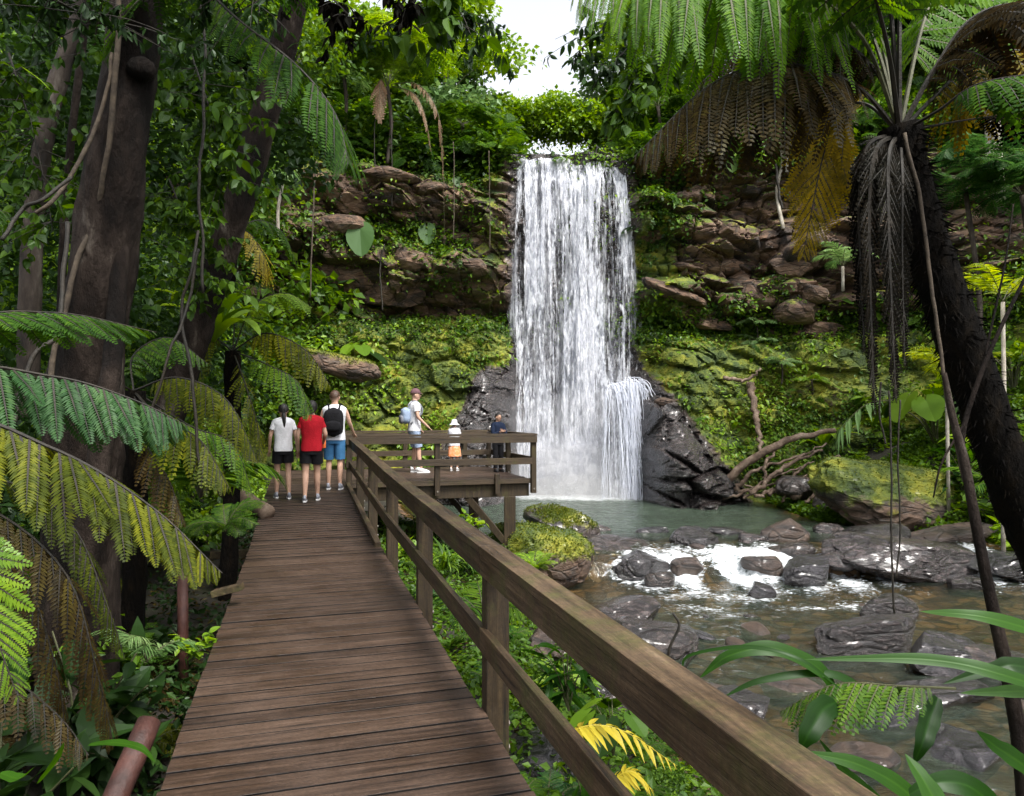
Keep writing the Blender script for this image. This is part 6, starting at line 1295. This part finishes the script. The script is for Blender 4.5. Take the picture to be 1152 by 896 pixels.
for f in [
 # brown frond sweeping left
 dict(pts=[crR, D4(960, 95, 4.2), D4(880, 72, 4.1), D4(800, 95, 4.05), D4(712, 178, 4.0)], pl=.56, m='brown', npin=40, npl=22, hang=.55, tint=.45, rr=.016, fwd=15, wid=.13, start=.2),
 dict(pts=[crR, D4(985, 80, 4.3), D4(930, 40, 4.3), D4(850, 45, 4.35), D4(770, 110, 4.4)], pl=.40, m='brown', npin=34, npl=18, hang=.5, tint=.15, rr=.014, fwd=15, start=.25, wid=.13),
 # yellow frond hanging
 dict(pts=[crR, D4(975, 118, 4.5), D4(945, 125, 4.6), D4(925, 180, 4.65), D4(903, 290, 4.7)], pl=.34, m='gold', npin=34, npl=20, hang=.12, up=(0, -1, .2), tint=.5, rr=.014, fwd=28, wid=.16, start=.28, prof=(.35, .6)),
 # green fronds over the top left
 dict(pts=[crR, D4(968, 40, 4.1), D4(880, -25, 3.95), D4(770, -40, 3.8), D4(640, 0, 3.7)], pl=.58, m='lite', npin=40, npl=36, hang=.7, tint=.6, rr=.015, fwd=8, wid=.11, jit=.08, start=.3),
 dict(pts=[crR, D4(985, 50, 4.4), D4(940, -40, 4.4), D4(860, -80, 4.4), D4(760, -60, 4.4)], pl=.62, m='lite', npin=36, npl=32, hang=.65, tint=.35, rr=.015, fwd=10, wid=.11, jit=.08, start=.3),
 dict(pts=[crR, D4(985, 20, 4.6), D4(950, -60, 4.8), D4(890, -70, 5), D4(830, -30, 5.2)], pl=.6, m='lite', npin=34, npl=20, hang=.6, tint=.7, rr=.014, start=.3),
 dict(pts=[crR, D4(1003, 20, 4.2), D4(990, -80, 4.), D4(960, -160, 3.7)], pl=.5, m='fern', npin=24, npl=16, hang=.3, tint=.5, rr=.018, start=.3),
 dict(pts=[crR, D4(1012, 40, 4.2), D4(1014, -60, 4.2), D4(1030, -160, 4.1)], pl=.5, m='fern', npin=24, npl=16, hang=.3, tint=.6, rr=.018, start=.4),
 dict(pts=[crR, D4(1035, 40, 4.5), D4(1060, -30, 4.8), D4(1080, -60, 5.2)], pl=.6, m='lite', npin=26, npl=18, hang=.5, tint=.6, rr=.016, start=.25),
 # dark and golden fronds to the right
 dict(pts=[crR, D4(1050, 80, 4.25), D4(1095, 20, 4.2), D4(1160, 5, 4.1), D4(1240, 40, 4)], pl=.55, m='brown', npin=30, npl=18, hang=.35, tint=.1, rr=.018, start=.2),
 dict(pts=[crR, D4(1060, 100, 4.5), D4(1110, 60, 4.6), D4(1170, 65, 4.7), D4(1230, 120, 4.8)], pl=.5, m='gold', npin=28, npl=18, hang=.6, tint=.4, rr=.015, start=.2),
 dict(pts=[crR, D4(1060, 140, 4.2), D4(1110, 132, 4.1), D4(1200, 120, 4)], pl=.2, m='dark', npin=16, npl=8, hang=.3, tint=.4, rr=.010, start=.6),
 dict(pts=[crR, D4(1055, 125, 4.0), D4(1100, 95, 3.8), D4(1180, 80, 3.6)], pl=.3, m='fern', npin=18, npl=10, hang=.4, tint=.2, rr=.012, start=.5),
 dict(pts=[crR, D4(1000, 60, 4.0), D4(975, -30, 3.7), D4(930, -110, 3.4)], pl=.4, m='fern', npin=18, npl=12, hang=.4, tint=.5, rr=.018, start=.5),
 # skirt of dead fronds
 dict(pts=[crR, D4(985, 170, 4.15), D4(978, 240, 4.1), D4(980, 350, 4.1), D4(984, 462, 4.1)], pl=.15, m='dark', npin=70, npl=7, hang=.45, up=(0, -1, 0), tint=.5, rr=.016, start=.12, fwd=40, wid=.14, prof=(.1, .35)),
 dict(pts=[crR, D4(1000, 175, 4.1), D4(1000, 260, 4.05), D4(1004, 360, 4.05), D4(1008, 448, 4.05)], pl=.15, m='dark', npin=66, npl=7, hang=.45, up=(0, -1, 0), tint=.5, rr=.016, start=.12, fwd=40, wid=.14, prof=(.1, .35)),
 dict(pts=[crR, D4(975, 165, 4.2), D4(966, 230, 4.2), D4(968, 300, 4.2), D4(972, 395, 4.2)], pl=.15, m='dark', npin=56, npl=7, hang=.45, up=(0, -1, 0), tint=.4, rr=.014, start=.12, fwd=40, wid=.14, prof=(.1, .35)),
 dict(pts=[crR, D4(1015, 200, 4.1), D4(1015, 290, 4.1), D4(1018, 410, 4.1)], pl=.15, m='dark', npin=50, npl=7, hang=.45, up=(0, -1, 0), tint=.4, rr=.014, start=.1, fwd=40, wid=.14, prof=(.1, .35))]:
    f = dict(f); pts = bez(f.pop('pts'), 30); m = f.pop('m'); mb = MB(); frond(mb, pts, f.pop('pl'), ms=1, **f); mb.build('frond', [G[m], G['stemd'] if m != 'lite' else G['stem']], t)
# roots and stems hanging from it
for i, (pts, r, lb) in enumerate([
 ([D4(1018, 150, 4.0), D4(1036, 230, 4.0), D4(1050, 330, 4.0), D4(1062, 430, 4.0), D4(1075, 500, 4.0), D4(1093, 570, 4.)], .010, 'thin grey aerial stem hanging in front of the big tree fern trunk'),
 ([D4(1000, 440), D4(1003, 520), D4(1002, 600), D4(1006, 690)], .006, 'thread-like root hanging below the dead fronds, the longer one'),
 ([D4(1012, 450), D4(1010, 520), D4(1012, 600), D4(1008, 650)], .005, 'thread-like root hanging below the dead fronds, the shorter one'),
 ([D4(992, 430), D4(990, 470), D4(996, 500)], .006, 'short curled root at the tip of the dead fronds')]):
    p = np.array(pts); mb = MB(); b = bez(p, 50); b = b+fbm(b*5, 3, i)[:, None]*A3(.02, .01, 0); tube(mb, b, r, 7); o = mb.build('hanging_root', G['stemd'] if i else G['vine'], None, True, origin=p[0]); tag(o, lb, 'root')
t, c_ = ftrunk('slender dark trunk rising at the right from the stream bank, forking under the tree fern', [P(1160, 1000, 3.4), P(1150, 860, 3.4), P(1138, 780, 3.4), P(1118, 690, 3.4), P(1100, 600, 3.4), P(1085, 520, 3.4), P(1072, 470, 3.4), P(1062, 420, 3.42)], .038, .012, G['bark'], name='slender_tree', seg=12, rough=.12, seed=9)
mb = MB()
for pts, r in [([P(1096, 575, 3.4), P(1082, 500, 3.5), P(1100, 430, 3.5), P(1130, 360, 3.5), P(1165, 290, 3.5)], .014), ([P(1108, 400, 3.5), P(1130, 300, 3.5), P(1140, 230, 3.5)], .006), ([P(1089, 470, 3.5), P(1060, 520, 3.5), P(1050, 560, 3.5)], .006)]: b = bez(pts, 24); tube(mb, b, np.linspace(r, r*.6, 24), 8, rough=.1)
mb.build('branch', G['bark'], t, True)

# ================================================================== STRAP-LEAVED PLANT, LOWER RIGHT
pb = P(1010, 1060, 2.3)
t = thing('strap_leaved_plant', 'large plant with long green strap leaves across the lower right corner', 'plant', tuple(pb))
for i, (pts, w, tn) in enumerate([
 ([P(1300, 760, 2.3), P(1200, 722, 2.3), P(1110, 695, 2.3), P(1034, 688, 2.35)], .07, .8),
 ([P(1240, 800, 2.2), P(1130, 760, 2.2), P(1040, 742, 2.25), P(905, 742, 2.3)], .06, .6),
 ([P(1230, 780, 2.4), P(1152, 778, 2.4), P(1080, 780, 2.4)], .06, .9),
 ([P(940, 780, 2.6), P(920, 752, 2.6), P(870, 730, 2.6), P(820, 738, 2.6), P(786, 764, 2.6)], .075, .8),
 ([P(945, 775, 2.5), P(900, 742, 2.5), P(840, 728, 2.55), P(775, 738, 2.6), P(768, 760, 2.6)], .015, .4),
 ([P(1000, 800, 2.6), P(940, 760, 2.6), P(860, 765, 2.6), P(812, 785, 2.6)], .03, .4),
 ([P(940, 790, 2.5), P(925, 800, 2.45), P(910, 825, 2.4), P(900, 846, 2.4)], .11, .12),
 ([P(1055, 785, 2.5), P(1045, 810, 2.45), P(1038, 835, 2.4), P(1028, 860, 2.4)], .09, .08),
 ([P(1085, 1000, 2.), P(1060, 920, 2.1), P(1040, 880, 2.15), P(1018, 848, 2.2)], .10, 1.),
 ([P(1100, 980, 2.3), P(1030, 900, 2.3), P(970, 862, 2.3), P(900, 845, 2.3)], .08, .7),
 ([P(1050, 980, 2.6), P(985, 900, 2.6), P(950, 868, 2.6), P(920, 830, 2.6)], .06, .8),
 ([P(1200, 900, 2.3), P(1150, 860, 2.3), P(1120, 840, 2.3), P(1098, 822, 2.3)], .09, .5),
 ([P(1180, 1000, 2.3), P(1110, 900, 2.3), P(1060, 880, 2.3), P(1010, 900, 2.3)], .10, .4),
 ([P(880, 960, 2.9), P(870, 900, 2.9), P(850, 860, 2.9), P(848, 820, 2.9)], .05, .9),
 ([P(1230, 770, 2.6), P(1150, 750, 2.6), P(1120, 752, 2.6), P(1060, 770, 2.6)], .08, .15)]):
    mb = MB(); blade(mb, pts, max(w*.78, .046) if w > .045 else w, 0, 26, .2, tn-.1, up=(.15, -.75, .6)); mb.build('leaf', G['strap'], t, True)
mb = MB(); frond(mb, bez([P(1075, 775, 2.5), P(1010, 772, 2.5), P(940, 770, 2.55), P(878, 800, 2.6)], 22), .17, 22, 2, 12, hang=.35, rr=.005, tint=.7, ms=1, wid=.2)
o = mb.build('fern_frond', [G['fern'], G['stem']], None, origin=P(1075, 775, 2.5)); tag(o, 'single bright fern frond spread over the stream at the lower right', 'fern')
mb = MB(); b = bez([P(765, 760, 3), P(752, 735, 3), P(764, 705, 3), P(757, 690, 3)], 14); tube(mb, b, .006, 6); b = bez([P(768, 756, 3), P(785, 735, 3), P(830, 727, 3), P(870, 740, 3)], 14); tube(mb, b, .005, 6)
o = mb.build('twig', G['stemd'], None, True, origin=P(765, 760, 3)); tag(o, 'thin dark bent twig rising behind the handrail above the stream', 'twig')

# yellow fronds on the near bank
p = gp(700, 880); p = P(640, 880, 3.6)
t = thing('yellow_fern', 'fern with bright yellow fronds below the handrail', 'fern', tuple(p))
for pts, pl in [([P(628, 842, 3.5), P(655, 818, 3.5), P(700, 822, 3.5), P(762, 862, 3.45)], .16), ([P(668, 905, 3.3), P(690, 878, 3.3), P(712, 868, 3.3), P(735, 890, 3.3)], .12)]:
    mb = MB(); frond(mb, bez(pts, 20), pl, 20, 1, hang=.15, rr=.005, tint=.7, wid=.22, ms=1, start=.05, prof=(.25, .6), fwd=15); mb.build('frond', [G['yellow'], G['yellow']], t)

# ================================================================== OVERHANGING SPRAYS AT THE TOP
def spray(label, pts, n, size, m, T=LM, spreadr=.3, drop=.3, r=.012, name='overhanging_branch'):
    p = bez(PP(*pts), 20); t = thing(name, label, 'branch', tuple(p[0])); mb = MB(); tube(mb, p, np.linspace(r, r*.3, 20), 7)
    k = max(6, n//14); lm = MB(); 
    for i in range(k):
        a = p[int((.1+.9*RS.rand())*19)]; e = a+RS.randn(3)*spreadr*A3(1, .7, .35)-A3(0, 0, drop*RS.rand()); q = bez([a, (a+e)/2+A3(0, 0, .04), e], 7); tube(mb, q, np.linspace(r*.4, r*.15, 7), 5)
        m_ = n//k; u = .2+.8*RS.rand(m_); pos = np.stack([np.interp(u, np.linspace(0, 1, 7), q[:, j]) for j in range(3)], -1); stamp(lm, T, pos, rdir(m_, -45, 25), zup(m_, .6), size*(.6+.6*RS.rand(m_)), 0, RS.rand(m_)*.5)
    mb.build('stems', G['stemd'], t, True); lm.build('leaves', m, t); return t
spray('dark spray of leaves hanging at the top left of centre', [(340, -30, 7), (375, 0, 7), (400, 25, 7)], 170, .15, G['dark'], LM, .22, .4)  # near-black leaf colour paints this spray and the next as silhouettes
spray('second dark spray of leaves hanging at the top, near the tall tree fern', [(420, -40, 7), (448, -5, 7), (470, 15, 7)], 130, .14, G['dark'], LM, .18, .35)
spray('dense dark leafy branch crossing above the tall tree fern', [(430, 30, 9), (480, 5, 9), (530, 20, 9), (555, 60, 9)], 380, .15, G['deep'], LM, .32, .4)
spray('hanging green leaves in front of the open sky, left side', [(480, -20, 8), (515, 10, 8), (530, 40, 8)], 160, .22, G['bush'], LW, .35, .3)
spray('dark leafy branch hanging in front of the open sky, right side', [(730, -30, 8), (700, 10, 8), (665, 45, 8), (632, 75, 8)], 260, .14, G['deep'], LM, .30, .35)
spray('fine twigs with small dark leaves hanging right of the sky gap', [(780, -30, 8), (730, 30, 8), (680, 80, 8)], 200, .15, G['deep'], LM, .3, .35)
spray('leafy branch under the green fern fronds at the upper middle', [(760, 40, 13), (720, 80, 13), (690, 130, 13)], 340, .28, G['bush'], LW, .6, .5)
spray('dark leafy bough over the top left corner', [(-40, -40, 4.5), (60, 0, 4.5), (120, 30, 4.6)], 520, .09, G['deep'], LM, .4, .3)
spray('dark leaves at the top edge between the two left trunks', [(160, -60, 5.5), (230, -10, 5.5), (300, 0, 5.5)], 520, .10, G['deep'], LM, .4, .35)
spray('leafy climber hanging between the biggest trunk and the crooked one', [(215, 60, 7), (240, 140, 7), (250, 220, 7)], 760, .13, G['bush'], LW, .42, .35, .01, 'climber')
spray('dense climber low between the biggest trunk and the crooked one', [(190, 200, 7.3), (215, 270, 7.3), (225, 330, 7.3)], 700, .11, G['bush'], LW, .4, .3, .01, 'climber')
spray('climbing leaves left of the biggest trunk', [(10, 60, 6), (40, 160, 6), (60, 260, 6)], 760, .10, G['bush'], LW, .5, .4, .01, 'climber')

# ================================================================== MIDDLE DISTANCE: tree ferns, palms, big leaves
PRO['crown_green'] = None
def small_tfern(label, px, py, Y, h, L, m=G['fern'], n=12, a0=42, a1=-45, fib=None, det=1, group=None, r=.07, extra=(), z0=None):
    Y = cpY(px, py, .25) if Y is None else Y; c = P(px, py, Y); h = c[2]-gz(c[0], c[1])+.2 if h is None else h; t = thing('tree_fern', label, 'tree fern', (c[0], c[1], c[2]-h), group); mb = MB(); tube(mb, bez([(c[0], c[1], c[2]-h), (c[0]+.05*h, c[1], c[2]-h*.5), c], 14), r, 10, rough=.2, rf=6); mb.build('trunk', fib or G['barkg'], t, True)
    for i in range(n):
        az = 2*math.pi*i/n+RS.randn()*.15; mb = MB(); frond(mb, arch(L*(.85+.3*RS.rand()), a0+RS.randn()*9, a1+RS.randn()*12, 14, az=az, base=c), .28*L, 22, 2, 8, hang=.2, rr=.012, tint=.3+.5*RS.rand(), ms=1, wid=.2); mb.build('frond', [m, G['stem']], t)
    for (pts, m2, pl) in extra: mb = MB(); frond(mb, bez(pts, 16), pl, 26, 2, 8, hang=.5, rr=.02, tint=.5, ms=1, fwd=35); mb.build('dead_frond', [m2, G['stem']], t)
    return t
small_tfern('tall tree fern spreading over the brown rock face at the top', 436, 98, 27.3, 3.0, 3.6, G['lime'], 15, 70, -28, extra=[
 ([P(432, 95, 27.2), P(428, 90, 26.6), P(427, 110, 26.3), P(427, 138, 26.2)], G['browl'], .62), ([P(440, 95, 27.2), P(470, 95, 26.6), P(492, 125, 26.2), P(498, 180, 26.1), P(500, 262, 26.1)], G['browl'], .36), ([P(440, 97, 27.2), P(465, 105, 26.6), P(478, 130, 26.3), P(486, 175, 26.2)], G['browl'], .36)])
for a in [('pale tree fern in front of the cliff above the leaning trunk', 385, 70, 27.5, 3.5, 2.8, G['pale'], 12), ('bluish tree fern on the far right slope behind the big trunk', 1085, 205, 20, None, 2.3, G['blue'], 12), ('second bluish tree fern at the right edge of the far slope', 1150, 220, 19, None, 2.2, G['blue'], 12), ('tree fern with glowing fronds at the rim right of the waterfall', 740, 120, 29, 2.5, 2.4, G['fern'], 12), ('small tree fern on the rim just left of the sky gap', 520, 140, 29, 2, 2.0, G['fern'], 11)]: small_tfern(*a)
def umb(label, px, py, Y, L, h, m=G['pale']): return small_tfern(label, px, py, Y, h, L, m, 11, 20, -35, r=.03)
umb('small flat-topped fern on the right slope, upper of the pair', 851, 364, None, .95, 1.0); umb('small flat-topped fern on the right slope, lower of the pair', 853, 384, None, .85, .9); umb('small round fern crown right of the flat-topped pair', 879, 408, None, .75, .8); umb('bright lime fern crown on the slope above the driftwood', 913, 428, None, .8, .8, G['lime'])
# fan palm, left
c = P(320, 200, 15); t = thing('fan_palm', 'small fan palm with a pale stalk before the cliff, left', 'palm', tuple(P(313, 265, 15))); mb = MB(); tube(mb, bez([P(313, 268, 15), P(313, 235, 15), P(318, 208, 15)], 10), .035, 8); mb.build('trunk', G['barkp'], t, True)
mb = MB()
for i in range(90):
    a = RS.rand()*6.28; L_ = .42*(.7+.4*RS.rand()); blade(mb, [c, c+A3(math.cos(a)*L_*.6, math.sin(a)*L_*.6, .13*RS.rand()), c+A3(math.cos(a)*L_, math.sin(a)*L_, -.22+.3*RS.rand())], .035, 0, 7, .2, RS.rand())
mb.build('fronds', G['pale'], t)
# palms on the right
for (px, py, Y, L, n, m, lb, sz) in [(885, 165, 22, 1.7, 9, 'pale', 'pale feather palm on the right rim behind the brown frond', .6), (1128, 340, 16.5, 1.75, 8, 'ylw', 'glowing yellow green palm at the right edge beside the thick trunk', .5), (1065, 425, 18.5, 1.65, 9, 'ylw', 'yellow green palm low behind the thick leaning trunk', .4), (948, 300, 20, 1.2, 8, 'pale', 'small palm half hidden by the dead fronds on the far slope', .4), (1128, 560, 15.6, 1.35, 8, 'fern', 'fern-like palm at the right edge above the rocks', .3)]:
    c = P(px, py, Y); g_ = gz(c[0], c[1]); sz = c[2]-g_ if px > 1000 and c[2] > g_ else sz; t = thing('feather_palm', lb, 'palm', (c[0], c[1], c[2]-sz)); mb = MB(); tube(mb, [(c[0], c[1], c[2]-sz-.3), c], .045, 8); mb.build('trunk', G['barkp'], t, True)
    for i in range(n): mb = MB(); frond(mb, arch(L*(.8+.3*RS.rand()), 60+RS.randn()*14, -35+RS.randn()*12, 14, az=2*math.pi*i/n+RS.randn()*.2, base=c), .3*L, 24, 1, hang=.12, wid=.11, rr=.012, ms=1, tint=RS.rand(), fwd=32, prof=(.3, .5)); mb.build('frond', [G[m], G['stem']], t)
# grey frond hanging on the driftwood side
c = P(985, 452, 21.5); t = thing('fern_plant', 'drooping grey green fern frond over the upper end of the driftwood', 'fern', tuple(c)); mb = MB(); frond(mb, bez([P(1005, 450, 21.5), P(975, 455, 21.3), P(948, 480, 21.2), P(940, 500, 21.2)], 16), .8, 20, 1, hang=.3, rr=.02, ms=1, tint=.6, wid=.14); mb.build('frond', [G['pale'], G['stem']], t)
# strapping and broad plants on the right bank
RB = [('nest', 928, 505, 21.5, 1.5, 'strap-leaved fern tumbling behind the driftwood'), ('taro', 1055, 500, 17, 2.0, 'big-leaved plant above the huge mossy boulder'), ('broad2', 1090, 460, 15, 2.2, 'glowing broad-leaved plant behind the thick leaning trunk'), ('nest', 1100, 510, 14, 1.3, 'spiky strap-leaved plant right of the huge mossy boulder'), ('broad', 1120, 590, 13.5, 1.5, 'leafy plant at the right edge above the ledges'), ('ginger', 1085, 560, 14.5, 1.6, 'narrow-leaved plant above the brown ledges'), ('fern', 1055, 545, 15.5, 1.4, 'green fern at the right end of the huge mossy boulder'), ('taro', 1140, 440, 12, 1.5, 'large glossy leaves at the right edge'), ('fernlime', 1000, 490, 20, 1.6, 'lime fern behind the huge mossy boulder'), ('fernbr', 985, 520, 19.8, 1.0, 'withered brown fern lying on the huge mossy boulder'), ('broad2', 1145, 620, 12.5, 1.1, 'lime leafy plant low at the right edge above the small chute'), ('broad', 960, 470, 22, 1.8, 'green plant behind the upper end of the driftwood'), ('pale', 1030, 590, 17, .8, 'small pale plant at the foot of the huge mossy boulder'),
 ('taro', 405, 425, 21.5, 1.5, 'taro plant on the slope behind the walkers'), ('broad2', 330, 455, 15, 2.2, 'glowing lime plant on the bank left of the walkers'), ('fernlime', 300, 430, 13, 1.8, 'lime fern on the bank behind the two women'), ('bushlime', 355, 440, 16, 2.0, 'bright bush behind the man in white'), ('bush', 320, 395, 15, 2.4, 'bush on the slope under the fan palm'), ('fern', 255, 600, 8.2, .9, 'fern with glossy leaflets beside the grey brown log'), ('palm', 225, 560, 7, 1.0, 'palm-like fern with shiny leaflets under the olive fronds'), ('palmp', 165, 745, 4.6, .45, 'small grey green palm seedling in the shade near the boardwalk'), ('broad2', 215, 745, 4.7, .35, 'small bright plant at the left edge of the near boardwalk'), ('taro', 500, 600, 13, .6, 'broad-leaved plant under the lookout platform'), ('broad2', 530, 605, 12.6, .8, 'leafy green plant in front of the platform beams'), ('fernlime', 600, 645, 11.6, .9, 'bright fern beside the large mossy boulder'), ('ginger', 640, 800, 5.4, .8, 'plant with strap leaves just below the near handrail'), ('taro', 690, 850, 4.6, .5, 'round-leaved plant behind the yellow fern'), ('grass', 500, 640, 8.2, 1.2, 'grassy tuft beyond the handrail posts'), ('palm', 545, 700, 6.6, .7, 'feathery palm seedling behind the nearest tall post')]
for k, px, py, Y, s, lb in RB:
    p = P(px, py, Y)
    if px > 900 or Y > 12.9: h_ = hit(px, py+4); s *= min(1.7, max(.7, h_[1]/Y)); p = h_-A3(0, 0, .05)
    put(k, p, s, lb)
# big pale elephant ears on the rock face
for (px, py, s, dn, lb) in [(405, 272, 1.05, 1, 'largest pale elephant-ear leaf hanging on the brown rock face'), (480, 265, .7, 1, 'second elephant-ear leaf hanging right of the largest one'), (385, 342, .75, 0, 'flat green elephant-ear leaf under the brown rock face'), (397, 322, .6, 0, 'smaller ear-shaped leaf above the flat green one')]:
    p = C(px, py, .5); mb = MB(); stamp(mb, LH, [p+A3(0, 0, .45*s)], [A3(.1, -.35, -1) if dn else A3(-.8, -.5, -.2)], [A3(0, -1, .3) if dn else A3(0, -.4, 1)], s); 
    tube(mb, bez([p+A3(0, 0, .45*s), p+A3(.1, .5, .5*s), p+A3(.1, 1.6, .2)], 8), .02, 6, 1); o = mb.build('elephant_ear_leaf', [G['pale'], G['stem']], None, origin=p); tag(o, lb, 'leaf')
for k, o in PRO.items():
    if o is not None and not o['_used']: bpy.data.objects.remove(o)
for o in list(SC.objects):
    for k in ('_o', '_used'):
        if k in o: del o[k]
# ------------------------------------------------------------------ render settings
c = SC.cycles; c.max_bounces = 7; c.diffuse_bounces = 4; c.glossy_bounces = 3; c.transmission_bounces = 4; c.transparent_max_bounces = 12
c.volume_bounces = 1; c.use_denoising = True; c.sample_clamp_indirect = 6.; c.use_adaptive_sampling = True; c.adaptive_threshold = .015; c.caustics_reflective = False; c.caustics_refractive = False
SC.render.use_persistent_data = False
SC.view_settings.view_transform = 'Standard'; SC.view_settings.look = 'None'; SC.view_settings.exposure = 0; SC.view_settings.gamma = 1
SC.render.film_transparent = False
